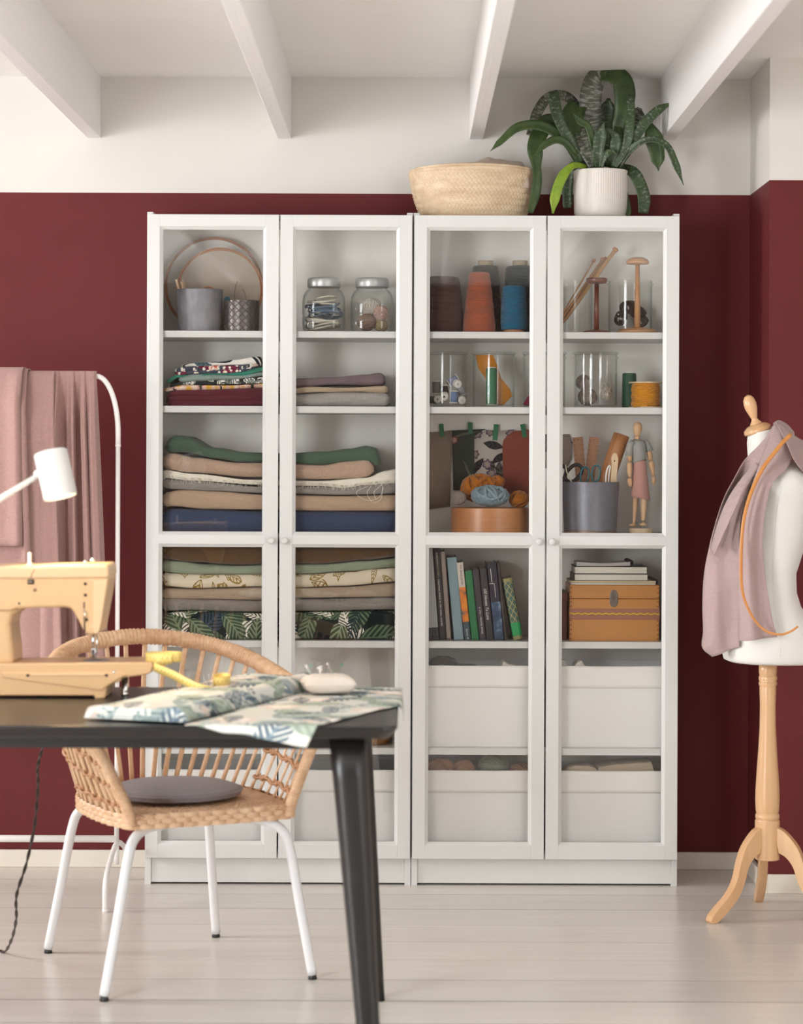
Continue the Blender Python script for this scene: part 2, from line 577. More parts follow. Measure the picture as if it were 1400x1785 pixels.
m = MB(); m.box((X_LEFT, -2.0, Z_CEIL), (X_RIGHT, Y_WALL, Z_CEIL + 0.06)); struct('ceiling', m, M_CEIL)
for i, bx in enumerate((-1.009, -0.413, 0.187, 0.785)):
    m = MB(); m.box((bx, 0.6, 2.281), (bx + 0.043, Y_WALL, Z_CEIL + 0.002), 0.0015, 1)
    struct('ceiling_beam', m, M_BEAM)
m = MB(); m.box((X_LEFT, -2.0, -0.08), (X_RIGHT, Y_WALL, -0.0003))
FLOOR = struct('floor', m, M_GAP)
FLOOR.data.materials[0] = M_GAP
rows, y = [], 7.18
seams = [7.18, 6.968] + [6.75 - 0.2205 * k for k in range(0, 40)]
rng = random.Random(3)
for i in range(len(seams) - 1):
    y1, y0 = seams[i], seams[i + 1]
    cuts = [X_LEFT] + sorted(rng.choice((-1, 1)) * rng.uniform(1.45, 2.3) for _ in range(rng.choice((0, 1, 1)))) + [X_RIGHT]
    g = rng.choice((0.0012, 0.0022, 0.0028, 0.0010))
    for a, b in zip(cuts, cuts[1:]):
        m = MB(); dz = rng.uniform(-0.0001, 0.0001)
        m.box((a + 0.0006, y0 + g, -0.010), (b - 0.0006, y1 - g, dz))
        part('plank', m, rng.choice(M_FLOORS), FLOOR)
# baseboards
m = MB(); m.box((X_LEFT, Y_WALL - 0.014, 0), (X_COL, Y_WALL, 0.055), 0.003, 1); struct('baseboard_back', m, M_TRIM)
m = MB(); m.box((X_COL - 0.014, Y_COL - 0.014, 0), (X_COL, Y_WALL - 0.014, 0.057), 0.002, 1)
m.box((X_COL, Y_COL - 0.014, 0), (X_RIGHT, Y_COL, 0.057), 0.002, 1); struct('baseboard_right', m, M_TRIM)

# ================================================================ bookcases
M_GLASS = glassy('door_glass', (0.997, 0.997, 0.993, 1), 1.58)
M_BACK = plain('back_panel_white', '#f5f1ea', 0.55)
YF, YB = 6.893, 7.172        # carcass front and back
YD = 6.873                   # door fronts
SZ = dict(A=1.664, B=1.438, C=1.056, D=0.733, E=0.412, F=0.098)
def door(root, x0, x1, knob_x):
    z0, z1 = 0.083, 2.011
    op = [(1.061, 1.966), (0.133, 1.0145)]
    a, b = x0 + 0.0475, x1 - 0.0475          # glass edges
    bev = 0.0095
    A, B = a - bev, b + bev
    m = MB()
    yf, yb = YD, YD + 0.018
    r = 0.0006
    m.box((x0, yf, z0), (A, yb, z1), r); m.box((B, yf, z0), (x1, yb, z1), r)
    m.box((A, yf, op[0][1] + bev), (B, yb, z1), r)
    m.box((A, yf, op[1][1] + bev), (B, yb, op[0][0] - bev), r)
    m.box((A, yf, z0), (B, yb, op[1][0] - bev), r)
    for (c0, c1) in op:                       # sloping bead round each opening
        o = [(A, yf + 0.0005, c0 - bev), (B, yf + 0.0005, c0 - bev), (B, yf + 0.0005, c1 + bev), (A, yf + 0.0005, c1 + bev)]
        i = [(a, yf + 0.0095, c0), (b, yf + 0.0095, c0), (b, yf + 0.0095, c1), (a, yf + 0.0095, c1)]
        k = [(a, yb, c0), (b, yb, c0), (b, yb, c1), (a, yb, c1)]
        q = [(A, yb, c0 - bev), (B, yb, c0 - bev), (B, yb, c1 + bev), (A, yb, c1 + bev)]
        fs = []
        for s in range(4):
            t = (s + 1) % 4
            fs += [(s, t, 4 + t, 4 + s), (4 + s, 4 + t, 8 + t, 8 + s), (8 + s, 8 + t, 12 + t, 12 + s)]
        m.add(o + i + k + q, fs, False)
    d = part('door', m, M_WHITE, root)
    for (c0, c1) in op:
        g = MB(); g.box((a - 0.002, yf + 0.011, c0 - 0.002), (b + 0.002, yf + 0.0145, c1 + 0.002))
        part('glass_pane', g, M_GLASS, d)
    k = MB(); k.lathe([(0.006, 0.0), (0.0055, 0.010), (0.0095, 0.016), (0.0105, 0.020), (0.0095, 0.024), (0.004, 0.0255)], n=20, M=T((knob_x, yf, 1.035)) @ RX(PI / 2))
    part('knob', k, M_WHITE, d)
def bookcase(x0, label):
    root = thing('bookcase', label, 'bookcase', (x0 + 0.4, 7.03, 0), 'glass-door bookcases')
    th = 0.018
    for xa in (x0 + 0.0008, x0 + 0.8 - th - 0.0008):
        m = MB(); m.box((xa, YF, 0), (xa + th, YB, 2.02), 0.0006); part('side_panel', m, M_WHITE, root)
    i0, i1 = x0 + th + 0.0008, x0 + 0.8 - th - 0.0008
    m = MB(); m.box((i0, YF + 0.002, 1.996), (i1, YB, 2.013), 0.0006); part('top_panel', m, M_WHITE, root)
    m = MB(); m.box((i0, YB - 0.005, 0.02), (i1, YB, 1.996)); part('back_panel', m, M_BACK, root)
    for k in ('A', 'B', 'C', 'D', 'E', 'F'):
        z = SZ[k]
        m = MB(); m.box((i0 + 0.0005, YF + (0.004 if k != 'F' else 0.001), z - 0.020), (i1 - 0.0005, YB - 0.005, z), 0.0006)
        part('shelf' if k != 'F' else 'bottom_panel', m, M_WHITE, root)
    m = MB(); m.box((i0, YF + 0.006, 0.006), (i1, YF + 0.022, 0.078), 0.0006); part('plinth', m, M_WHITE, root)
    door(root, x0 + 0.003, x0 + 0.3975, x0 + 0.3975 - 0.0185)
    door(root, x0 + 0.4025, x0 + 0.797, x0 + 0.4025 + 0.0165)
    return root
XL, XR = -0.788, 0.0125
bookcase(XL, 'tall white bookcase with glass doors holding folded fabrics, nearer the clothes rack')
bookcase(XR, 'tall white bookcase with glass doors holding yarn cones and books, nearer the dress form')
# ================================================================ folded fabrics in the left bookcase
def fold(name, label, mat, px0, px1, top, bot, y0, y1, group, layers=1, seed=0, bulge=None, dref=6.96, cat='fabric', round0=True, round1=True, wob=0.004, open_edge=False):
    """a folded length of cloth lying flat: rounded folded front edge, its top and bottom lines follow the given pixels"""
    rnd = random.Random(seed)
    n = 44
    xs0, xs1 = P(px0, 800, dref).x, P(px1, 800, dref).x
    m = MB()
    ns = 10 * layers + 6
    ph = rnd.uniform(0, 50)
    def pt(u, v):
        # v runs round the section: back bottom -> front -> back top
        px = lerp(px0, px1, u)
        zt, zb = P(px, interp(top, px), dref).z, P(px, interp(bot, px), dref).z
        x = lerp(xs0, xs1, u)
        e = 1.0
        dist0, dist1 = (x - xs0), (xs1 - x)
        R = 0.018
        sh = 0.0
        if round0 and dist0 < R: e = math.sqrt(max(0.0, 1 - (1 - dist0 / R) ** 2)); 
        if round1 and dist1 < R: e = min(e, math.sqrt(max(0.0, 1 - (1 - dist1 / R) ** 2)))
        e = max(e, 0.10)
        zm = (zt + zb) / 2
        hh = (zt - zb) / 2 * (0.35 + 0.65 * e)
        zt, zb = zm + hh, zm - hh
        if dist0 >= 0.004 or not round0: pass
        h = zt - zb
        b = min(h / layers * 0.5, 0.022) if bulge is None else bulge
        w = noise.noise(Vector((x * 9 + ph, v * 2.2, ph))) * wob * 1.6 + noise.noise(Vector((x * 30 + ph, v * 5, 3))) * wob * 0.5
        if v < 0.16:
            t = v / 0.16
            return (x, lerp(y1, y0 + b, t), zb + 0.0006)
        if v > 0.84:
            t = (v - 0.84) / 0.16
            return (x, lerp(y0 + b, y1, t), zt + noise.noise(Vector((x * 12, t * 3, ph))) * 0.002)
        t = (v - 0.16) / 0.68
        z = zb + h * t
        s = (t * layers) % 1.0 if t < 1 else 1.0
        c = math.sqrt(max(0.0, 1 - (2 * s - 1) ** 2))
        return (x, y0 + b * (1 - c) + w + (1 - e) * 0.012, z)
    m.surf(pt, n, ns)
    # the two ends
    k = n + 1
    for side in (0, n):
        ring = [j * k + side for j in range(ns + 1)]
        m.f.append(tuple(ring)); m.s.append(False)
    return solo(name, m, mat, label, cat, group)
G1 = 'fabrics stacked on the second shelf of the left bookcase'
G2 = 'folded remnants beside them on the second shelf'
G3 = 'long folded fabrics behind the middle of the glass doors'
G4 = 'long folded fabrics on the shelf below the middle rail'
MF = {}
MF['burgundy'] = fabric('burgundy_cotton', '#5f2531', 0.10)
MF['darkfloral'] = leaf_print('rose_print', '#2c3a2e', [(26, .017, .010, '#6f8f4a', '#9aa65a', 500, 0, 1), (30, .019, .013, '#d9a39a', '#f3dcc8', 1, 3, 5), (34, .012, .013, '#f0c7b0', '#e9b24a', 1, 3, 8)])
MF['blackwhite'] = leaf_print('fern_print', '#2c3234', [(30, .028, .011, '#d8d8d2', '#f2f0ea', 620, 1, 2), (26, .02, .010, '#4a5a52', '#8a958c', 700, 1, 4)])
MF['greyteal'] = fabric('grey_teal_linen', '#8a9e98', 0.16)
MF['teal'] = fabric('teal_cotton', '#3a8a76', 0.08)
MF['bluered'] = leaf_print('poppy_print', '#454c5c', [(13, .030, .017, '#6a2038', '#7c2a40', 1, 3, 3), (16, .024, .017, '#e9d2bd', '#c5453c', 1, 3, 9), (60, .004, .004, '#f3ece0', '#f3ece0', 1, 3, 2)])
MF['zebra'] = leaf_print('monochrome_leaf_print', '#ece8e0', [(9, .060, .050, '#23272c', '#2a3038', 330, 1, 4), (13, .030, .016, '#54707a', '#2d3b44', 420, 0, 6)])
# left door
st = lambda v: [(286, v), (460, v)]
yb = 7.13
fold('folded_fabric', 'burgundy folded cotton with three fold lines, undermost in the stack of prints', MF['burgundy'], 290, 482, [(290, 684), (310, 680), (460, 677), (482, 676)], st(709), 6.935, yb, G1, 3, 1)
fold('folded_fabric', 'dark green rose-print folded cloth lying directly on the burgundy cotton', MF['darkfloral'], 286, 484, [(286, 676), (320, 671), (400, 672), (460, 669)], [(286, 684), (310, 681), (460, 677)], 6.940, yb, G1, 1, 2)
fold('folded_fabric', 'black and white fern-print folded cloth between rose print and grey-teal linen', MF['blackwhite'], 292, 480, [(292, 668), (370, 663), (430, 659), (480, 655)], [(292, 676), (320, 671), (460, 669)], 6.945, yb, G1, 2, 3)
fold('folded_fabric', 'pale grey-teal linen with a rounded rolled fold, below the green cotton', MF['greyteal'], 312, 484, [(312, 655), (340, 652), (420, 655), (460, 649), (484, 647)], [(312, 667), (340, 665), (400, 662), (470, 655)], 6.938, yb, G1, 1, 4)
fold('folded_fabric', 'thin bright teal green cotton sheet sloping through the print stack', MF['teal'], 289, 476, [(289, 661), (310, 654), (380, 650), (420, 647), (455, 640), (476, 640)], [(289, 670), (312, 658), (380, 654), (420, 656), (460, 648)], 6.944, yb, G1, 1, 5)
fold('folded_fabric', 'slate blue cloth with plum and red flowers, second from the top of its stack', MF['bluered'], 305, 452, [(305, 641), (340, 638), (400, 637), (452, 634)], [(305, 655), (340, 652), (400, 651), (420, 649), (452, 641)], 6.937, yb, G1, 2, 6)
fold('folded_fabric', 'black and white leaf-print cloth crowning the print stack', MF['zebra'], 316, 458, [(316, 635), (350, 632), (380, 631), (410, 627), (440, 622), (458, 620)], [(316, 640), (400, 637), (430, 638), (458, 641)], 6.942, yb, G1, 1, 7)
# loose threads of the burgundy cotton
# right door
MF['greylinen'] = fabric('grey_linen', '#a39f9a', 0.13, vs=60)
MF['tan'] = fabric('tan_linen', '#b39f86', 0.10)
MF['mauve'] = fabric('mauve_linen', '#75656a', 0.14)
fold('folded_remnant', 'pale grey slubby linen remnant, undermost of three under the mauve cloth', MF['greylinen'], 497, 679, [(497, 688), (540, 685), (600, 682), (660, 683), (679, 685)], [(497, 709), (690, 709)], 6.940, yb, G2, 1, 8)
fold('folded_remnant', 'thin tan linen remnant between grey and mauve remnants', MF['tan'], 500, 677, [(500, 678), (540, 674), (600, 676), (677, 672)], [(500, 687), (520, 686), (560, 684), (620, 683), (677, 686)], 6.937, yb, G2, 1, 9)
fold('folded_remnant', 'mauve linen remnant sloping on top of the tan one', MF['mauve'], 496, 671, [(496, 660), (520, 659), (580, 657), (640, 652), (660, 649), (671, 651)], [(496, 676), (520, 675), (590, 670), (640, 672), (671, 671)], 6.944, yb, G2, 1, 10)
# ---- the long stack behind both doors (third compartment)
MF['navy'] = fabric('navy_linen', '#364560', 0.2)
MF['sand'] = fabric('sand_linen', '#b39a82', 0.09)
MF['grey'] = fabric('grey_wool', '#8f8a86', 0.11)
MF['cream'] = fabric('cream_calico', '#e6e0d0', 0.05)
MF['rosetan'] = fabric('rose_tan_tweed', '#b59a86', 0.26, vs=120)
MF['green'] = fabric('bottle_green_cotton', '#485f4e', 0.07)
a, b = 282, 697
fold('folded_fabric', 'navy blue folded linen, undermost in the long stack above the door knobs', MF['navy'], a, b, [(a, 889), (300, 886), (360, 888), (460, 891), (560, 891), (b, 892)], [(a, 928.8), (b, 928.8)], 6.925, yb, G3, 1, 11, bulge=0.02)
fold('folded_fabric', 'smooth sand linen lying on the navy linen', MF['sand'], a, b, [(a, 858), (320, 853), (370, 855), (470, 862), (600, 864), (b, 862)], [(a, 885), (300, 883), (360, 888), (450, 889), (560, 891), (b, 891)], 6.925, yb, G3, 1, 12, bulge=0.016)
fold('folded_fabric', 'grey wool cloth between the sand linen and the frayed cream calico', MF['grey'], a, b - 2, [(a, 834), (340, 838), (460, 848), (560, 848), (640, 845), (b, 840)], [(a, 850), (300, 853), (370, 856), (470, 860), (600, 863), (b, 861)], 6.928, yb, G3, 1, 13, bulge=0.012)
CALICO = fold('folded_fabric', 'cream calico with a frayed edge and loose threads', MF['cream'], a, b, [(a, 818), (340, 826), (440, 836), (560, 838), (640, 832), (670, 821), (b, 816)], [(a, 833), (330, 838), (460, 845), (560, 847), (600, 851), (640, 846), (b, 843)], 6.932, yb, G3, 1, 14, bulge=0.004)
fold('folded_fabric', 'rose-tan tweed with a rounded end under the green cotton', MF['rosetan'], 284, 652, [(284, 790), (300, 789), (340, 797), (420, 806), (480, 806), (560, 810), (610, 803), (640, 800), (652, 805)], [(284, 818), (330, 824), (440, 832), (560, 836), (620, 835), (652, 830)], 6.922, yb, G3, 1, 15, bulge=0.018)
fold('folded_fabric', 'bottle green cotton on top of the long stack, raised at one end', MF['green'], 289, 664, [(289, 770), (305, 758), (325, 760), (370, 780), (420, 788), (500, 790), (560, 787), (610, 782), (640, 777), (656, 781), (664, 800)], [(289, 790), (320, 789), (380, 800), (420, 806), (480, 805), (560, 811), (600, 806), (640, 806), (664, 815)], 6.926, yb, G3, 1, 16, bulge=0.016)
# small rolled corner at the raised end of the green cotton and the loose threads of the calico
rnd = random.Random(5)
m = MB()
for i in range(150):
    px = rnd.uniform(515, 690) if i > 70 else rnd.uniform(285, 460)
    zt = interp([(285, 834), (330, 839), (460, 846), (560, 848), (600, 852), (640, 846), (690, 843)], px)
    p = P(px, zt - 6, 6.930); q = P(px + rnd.uniform(-5, 5), zt + rnd.uniform(0, 5), 6.922)
    m.tube([p, (p + q) / 2 + Vector((rnd.uniform(-.002, .002), -0.002, 0)), q], 0.0005, 3)
part('fringe', m, MF['cream'], CALICO, stuff=True)
for loop in ([(640, 848), (625, 855), (622, 862), (640, 872), (660, 868), (668, 850), (662, 842)], [(648, 846), (640, 860), (650, 875), (664, 870), (667, 850)], [(672, 838), (660, 850), (652, 858), (655, 870)]):
    m = MB(); m.tube(cr([P(x, y, 6.9165) for x, y in loop], 6), 0.0007, 4)
    part('loose_thread', m, MF['cream'], CALICO)
# ---- the lower long stack
MF['velvet'] = fabric('brown_velvet', '#5a4228', 0.18, sheen=0.5)
MF['sage'] = fabric('sage_cotton', '#8c967f', 0.06)
MF['paisley'] = leaf_print('gold_paisley_print', '#d8cbb4', [(15, .030, .015, '#8d7336', '#cfc0a2', 520, 2, 3), (15, .034, .009, '#8d7336', '#d6c9b1', 620, 2, 12)])
MF['beige'] = fabric('beige_linen', '#a3907c', 0.10)
MF['taupe'] = fabric('taupe_linen', '#87807a', 0.12)
TROP = [(11.0, .085, .026, '#3c4b3a', '#6d7c62', 420, 0, 3), (9, .075, .034, '#cfcabb', '#e4dfd2', 420, 1, 1), (9.0, .085, .034, '#232c38', '#3d4c5a', 400, 1, 7), (10, .070, .032, '#2f4132', '#7d8c6e', 340, 0, 5), (9.0, .080, .018, '#171d22', '#3a4a50', 520, 1, 15), (11, .075, .016, '#d6d0c0', '#e4ded0', 480, 1, 27), (10.5, .070, .026, '#3f4f3b', '#98a486', 420, 0, 21), (5.0, .036, .04, '#1d2226', '#d9c9b4', 1, 3, 11)]
MF['tropic'] = leaf_print('tropical_leaf_print', '#1e2524', TROP)
fold('folded_fabric', 'tropical leaf-print cloth, thickest and undermost on the shelf below the door knobs', MF['tropic'], a, b, [(a, 1067), (340, 1063), (420, 1067), (500, 1066), (600, 1064), (b, 1063)], [(a, 1114.3), (b, 1114.3)], 6.924, yb, G4, 1, 21, bulge=0.012, wob=0.002)
fold('folded_fabric', 'taupe grey linen lying on the tropical leaf print', MF['taupe'], a, b, [(a, 1040), (360, 1044), (460, 1046), (520, 1043), (b, 1041)], [(a, 1065), (340, 1063), (420, 1066), (520, 1065), (b, 1062)], 6.926, yb, G4, 1, 22, bulge=0.014)
fold('folded_fabric', 'beige linen between taupe linen and gold paisley cloth', MF['beige'], a, b, [(a, 1024), (340, 1026), (460, 1023), (520, 1024), (600, 1022), (b, 1015)], [(a, 1043), (360, 1044), (460, 1046), (520, 1042), (b, 1040)], 6.928, yb, G4, 1, 23, bulge=0.012)
fold('folded_fabric', 'cream cloth printed with gold paisley below the sage cotton', MF['paisley'], a, b, [(a, 995), (300, 998), (360, 1000), (460, 1000), (530, 1000), (600, 996), (660, 990), (b, 988)], [(a, 1021), (340, 1025), (460, 1022), (520, 1024), (600, 1021), (b, 1014)], 6.924, yb, G4, 1, 24, bulge=0.014)
fold('folded_fabric', 'sage green cotton between gold paisley and brown velvet', MF['sage'], a, b, [(a, 975), (320, 978), (360, 984), (420, 986), (480, 983), (560, 983), (640, 977), (b, 972)], [(a, 997), (340, 1001), (460, 1001), (530, 1000), (620, 995), (b, 988)], 6.928, yb, G4, 1, 25, bulge=0.012)
fold('folded_fabric', 'olive brown velvet crowning the stack below the middle rail', MF['velvet'], a, b, [(a, 952), (400, 950), (b, 951)], [(a, 974), (340, 980), (420, 985), (480, 983), (560, 983), (640, 976), (b, 970)], 6.926, yb, G4, 1, 26, bulge=0.016)
# ================================================================ shared small materials
M_JAR = glassy('jar_glass', (0.992, 0.995, 0.992, 1), 1.42, (0.66, 0.75, 0.72, 1))
M_STEEL = plain('brushed_lid', '#bdbdbe', 0.38, 0.65, var=0.05, vs=60, stretch=(1, 1, 20))
M_ZINC = plain('zinc', '#85848a', 0.5, 0.3, var=0.42, vs=22, bump=0.2, bs=30, stretch=(1, 1, 0.45))
M_BEECH = wood('beech', '#c08a5c', '#d6a578', 0.38, 12, 'Z', 0.2)
M_BEECHX = wood('beech_grain_across', '#b97b4c', '#cf9563', 0.4, 12, 'X', 0.2)
M_DARKWOOD = wood('dark_wood', '#5a2f20', '#7a4530', 0.35, 14, 'Z', 0.3)
M_PALEWOOD = wood('pale_wood', '#d9bb96', '#e6cdab', 0.45, 10, 'Z')
M_HOOP = wood('hoop_wood', '#b4744a', '#c68a5c', 0.45, 10, 'X')
M_LINEN = fabric('hoop_linen', '#b7ab9b', 0.07)
M_BLACK = plain('black_plastic', '#1b1b1d', 0.4)
M_WHITEP = plain('white_plastic', '#e9e6e0', 0.4)
def yarn(name, hexc, var=0.22, vs=160):
    t = NT(name); c = lin(hexc)
    f = t.noise(t.coord('Object', (1, 1, 1)), vs, 3, 0.7)
    t.base(t.ramp(f, [(0.3, scale_c(c, 1 - var)), (0.7, scale_c(c, 1 + var))]))
    t.rough(0.95); t.b.inputs['Specular IOR Level'].default_value = 0.1
    t.b.inputs['Sheen Weight'].default_value = 0.3
    t.bump(f, 0.5, 0.001)
    return t.m
def winding(c, r, turns, tr, seed=0, spread=1.0, n=14, sides=5, wob=0.06):
    """one continuous strand wound round an egg shape"""
    rnd = random.Random(seed)
    ax = Vector((rnd.uniform(-1, 1), rnd.uniform(-1, 1), rnd.uniform(-1, 1))).normalized()
    b0 = ax.orthogonal().normalized()
    pts = []
    tot = turns * n
    for i in range(tot):
        t = i / n * 2 * PI
        k = i / tot
        q = Matrix.Rotation(k * spread * 2 * PI * 1.618, 3, 'Z') @ Matrix.Rotation(k * spread * PI * 2.3 + 0.4 * math.sin(k * 17), 3, 'X')
        p = q @ (b0 * math.cos(t) + ax.cross(b0) * math.sin(t))
        w = 1 + wob * noise.noise(p * 2 + Vector((seed, k * 9, 0)))
        w *= (1 - tr / max(r) * 0.5)
        pts.append(Vector((c[0] + p.x * r[0] * w, c[1] + p.y * r[1] * w, c[2] + p.z * r[2] * w)))
    m = MB()
    k_ = 1 - 1.1 * tr / max(r)
    m.ell(c, (r[0] * 0.93 * k_, r[1] * 0.93 * k_, r[2] * 0.93 * k_), 16, 10)
    m.tube(pts, tr, sides)
    return m
def yarn_ball(label, c, r, turns, tr, mat, seed, group, cat='yarn', spread=1.0, name='yarn_ball'):
    m = winding((0, 0, 0), r, turns, tr, seed, spread)
    zmin = min(p[2] for p in m.v)
    o = solo(name, m, mat, label, cat, group)
    o.location = (c[0], c[1], c[2] + zmin + (o.location.z - zmin))
    o.location = (c[0], c[1], c[2] + zmin)
    return o

# ---------------------------------------------------------------- left bookcase, top shelf
zA = SZ['A']
def hoop(label, cpx, cpy, d, rpx, cloth, rotx, thick_):
    c = P(cpx, cpy, d); r = S(rpx, d)
    c.z = zA + r * math.cos(rotx) + 0.0005 if rotx else zA + r
    M = T(c) @ RX(-rotx)
    t = thing('embroidery_hoop', label, 'embroidery hoop', (0, 0, 0), 'embroidery hoops', M=M)
    for nm, ra in (('outer_ring', r - 0.0022), ('inner_ring', r - 0.0070)):
        m = MB(); n = 72
        m.tube([(ra * math.cos(2 * PI * k / n), 0, ra * math.sin(2 * PI * k / n)) for k in range(n)], thick_ / 2, 8, closed=True, flat=0.40)
        # squash radially: rings are flat bands
        part(nm, m, M_HOOP, t, local=True)
    if cloth:
        m = MB(); m.lathe([(1e-5, 0), (r - 0.009, 0.0)], n=48, M=RX(PI / 2), cap=False)
        part('stretched_linen', m, M_LINEN, t, local=True)
    return t
hoop('wide empty wooden embroidery hoop leaning behind the smaller hoop', 372.5, 500, 7.120, 86, False, math.radians(6), 0.011)
hoop('smaller wooden embroidery hoop stretched with linen, behind the grey pots', 383, 514, 7.070, 76, True, math.radians(7), 0.011)
def pot_lathe(c, rb, rt, h, wall=0.003):
    return [(rb * 0.97, 0), (rb, 0.002), (rt, h), (rt - wall, h), (rb - wall, 0.006), (0.001, 0.006)]
d = 6.965
c = P(348, 577, d); c.z = zA
t = thing('planter_pot', 'mottled grey zinc pot holding wooden sticks on the top shelf', 'pot', c)
m = MB(); m.lathe(pot_lathe(c, S(36.5, d), S(40.5, d), S(73, d)), c, 48); part('pot_body', m, M_ZINC, t)
m = MB(); m.tube([c + Vector((S(40.3, d) * math.cos(2 * PI * k / 48), S(40.3, d) * math.sin(2 * PI * k / 48), S(72.5, d))) for k in range(48)], 0.0016, 6, closed=True); part('rolled_rim', m, M_ZINC, t)
M_STICK = wood('stick_wood', '#c7a07a', '#e5cfae', 0.5, 20, 'Z')
for i, (x0, x1, y1) in enumerate(((320, 307, 487), (326, 316, 491), (331, 318, 488))):
    m = MB(); m.tube([P(x0 + 8, 565, d + 0.01), P(x1, y1, d + 0.015 * i - 0.02)], 0.0036, 8)
    solo('wooden_stick', m, M_STICK, ('wooden stick leaning furthest out of the grey zinc pot', 'wooden stick in the middle of three in the zinc pot', 'wooden stick leaning innermost of three in the zinc pot')[i], 'stick', 'sticks in the zinc pot')
m = MB(); m.tube(cr([P(352, 512, d + 0.02), P(356, 502, d + 0.02), P(364, 500.5, d + 0.02), P(371, 503, d + 0.02), P(373, 512, d + 0.02)], 5), 0.0025, 6)
solo('cane_ring', m, M_HOOP, 'thin curved cane just showing over the zinc pot rim', 'cane')
# small patterned pot
c = P(421, 577, d); c.z = zA
rb, rt, h = S(29.5, d), S(30.6, d), S(54.5, d)
t = thing('planter_pot', 'small metallic pot with raised diamond lattice beside the zinc pot', 'pot', c)
M_PEWTER = plain('pewter', '#6a6462', 0.34, 0.6)
m = MB(); m.lathe(pot_lathe(c, rb, rt, h), c, 48); part('pot_body', m, M_PEWTER, t)
m = MB()
for sgn in (1, -1):
    for k in range(15):
        path = []
        for i in range(13):
            z = h * i / 12; a = 2 * PI * k / 15 + sgn * 1.9 * i / 12
            rr = lerp(rb, rt, i / 12)
            path.append(c + Vector((rr * math.cos(a), rr * math.sin(a), z)))
        m.tube(path, 0.0017, 5)
part('diamond_lattice', m, M_PEWTER, t, stuff=True)
for i, pts in enumerate(([(408, 530), (409, 512), (411, 498), (414, 490)], [(428, 530), (428, 517), (426, 510), (423, 504)])):
    m = MB(); m.tube(cr([P(x, y, d) for x, y in pts], 4), 0.0007, 5)
    solo('wire', m, M_BLACK, ('longer thin dark wire rising from the lattice pot', 'shorter thin dark wire rising from the lattice pot')[i], 'wire')
m = MB()
for i in range(5): m.ell(P(392 + i * 1.8, 522 - (i % 2) * 3, d - 0.012), (0.004, 0.004, 0.004), 8, 6)
solo('teal_tuft', m, yarn('teal_tuft_wool', '#38666e'), 'small teal wool tuft at the rim of the lattice pot', 'wool')
# ---- two square glass jars with grey lids
def lidded_jar(px, label, depth=7.03):
    d = depth
    c = P(px, 577, d); c.z = zA
    k = 1 / FPX * d
    t = thing('lidded_jar', label, 'jar', c, 'rounded glass jars with grey lids')
    R = 37.5 * k
    outer = [(0.7 * R, 0.0), (0.86 * R, 0.002), (0.97 * R, 0.012), (R, 0.03), (R, 0.048), (0.975 * R, 0.052), (R, 0.057), (R, 0.095), (0.97 * R, 0.112), (0.86 * R, 0.127), (0.74 * R, 0.134), (0.70 * R, 0.141)]
    inner = [(r - 0.0028, max(z, 0.005)) for r, z in reversed(outer)]
    m = MB(); m.lathe(outer + inner, c, 48, sq=3.4, cap=False)
    m.lathe([(1e-5, 0.0)] + [(0.7 * R, 0.0)], c, 48, sq=3.4, cap=False)
    m.lathe([(1e-5, 0.005)] + [(0.7 * R - 0.0028, 0.005)], c, 48, sq=3.4, cap=False)
    part('jar_body', m, M_JAR, t)
    m = MB(); lr = 29 * k
    m.lathe([(lr - 0.001, 0.141), (lr, 0.1415), (lr, 0.1425), (lr - 0.0006, 0.144), (lr, 0.1455), (lr, 0.163), (lr - 0.002, 0.168), (lr - 0.006, 0.170)], c, 48)
    part('lid', m, M_STEEL, t)
    return t, c, R
t, c, R = lidded_jar(564.5, 'glass jar of blue and cream cords under a grey lid')
def cords(c, R, z0, z1, mat_n, seed, label, n=9, tr=0.0026):
    rnd = random.Random(seed)
    pts = []
    N = n * 14
    for i in range(N):
        a = i / 14 * 2 * PI + 0.3 * math.sin(i * 0.37 + seed)
        k = i / N
        rr = R * (0.62 + 0.22 * math.sin(i * 0.21 + seed))
        z = lerp(z0, z1, k) + (z1 - z0) * 0.28 * math.sin(a * 1.0 + seed + k * 5)
        q = 1.0 / ((abs(math.cos(a)) ** 3.4 + abs(math.sin(a)) ** 3.4) ** (1 / 3.4))
        pts.append(c + Vector((rr * q * math.cos(a), rr * q * math.sin(a), max(z, 0.009))))
    m = MB(); m.tube(cr(pts, 2), tr, 6)
    return solo('cord_coil', m, mat_n, label, 'cord', 'coiled cords in the first lidded jar')
Y_BLUE, Y_CREAM = yarn('blue_cord', '#6a7f92', 0.15), yarn('cream_cord', '#ddd5c4', 0.08)
cords(c, R, 0.014, 0.045, Y_CREAM, 1, 'cream cord coiled at the bottom of the jar of cords', 7, 0.003)
cords(c, R, 0.050, 0.088, Y_BLUE, 2, 'blue cord coiled in the middle of the jar of cords', 11, 0.003)
cords(c, R * 0.94, 0.088, 0.108, Y_CREAM, 4, 'cream cord looping over the blue cord in the jar', 3, 0.0026)
t, c, R = lidded_jar(648.5, 'glass jar of small yarn balls under a grey lid')
GJ = 'yarn balls in the second lidded jar'
yarn_ball('white yarn ball highest in the lidded jar', c + Vector((0.000, 0.012, 0.083)), (.031, .028, .027), 34, 0.0015, yarn('white_yarn', '#d9d2c6', 0.08), 3, GJ)
yarn_ball('pale pink yarn ball in the lidded jar', c + Vector((0.027, -0.012, 0.062)), (.023, .023, .024), 30, 0.0015, yarn('pink_yarn', '#d0aca0', 0.1), 4, GJ)
yarn_ball('tangled brown cord ball low in the lidded jar', c + Vector((-0.016, -0.012, 0.034)), (.029, .027, .027), 26, 0.0024, yarn('brown_cord', '#8d7464', 0.2), 5, GJ)
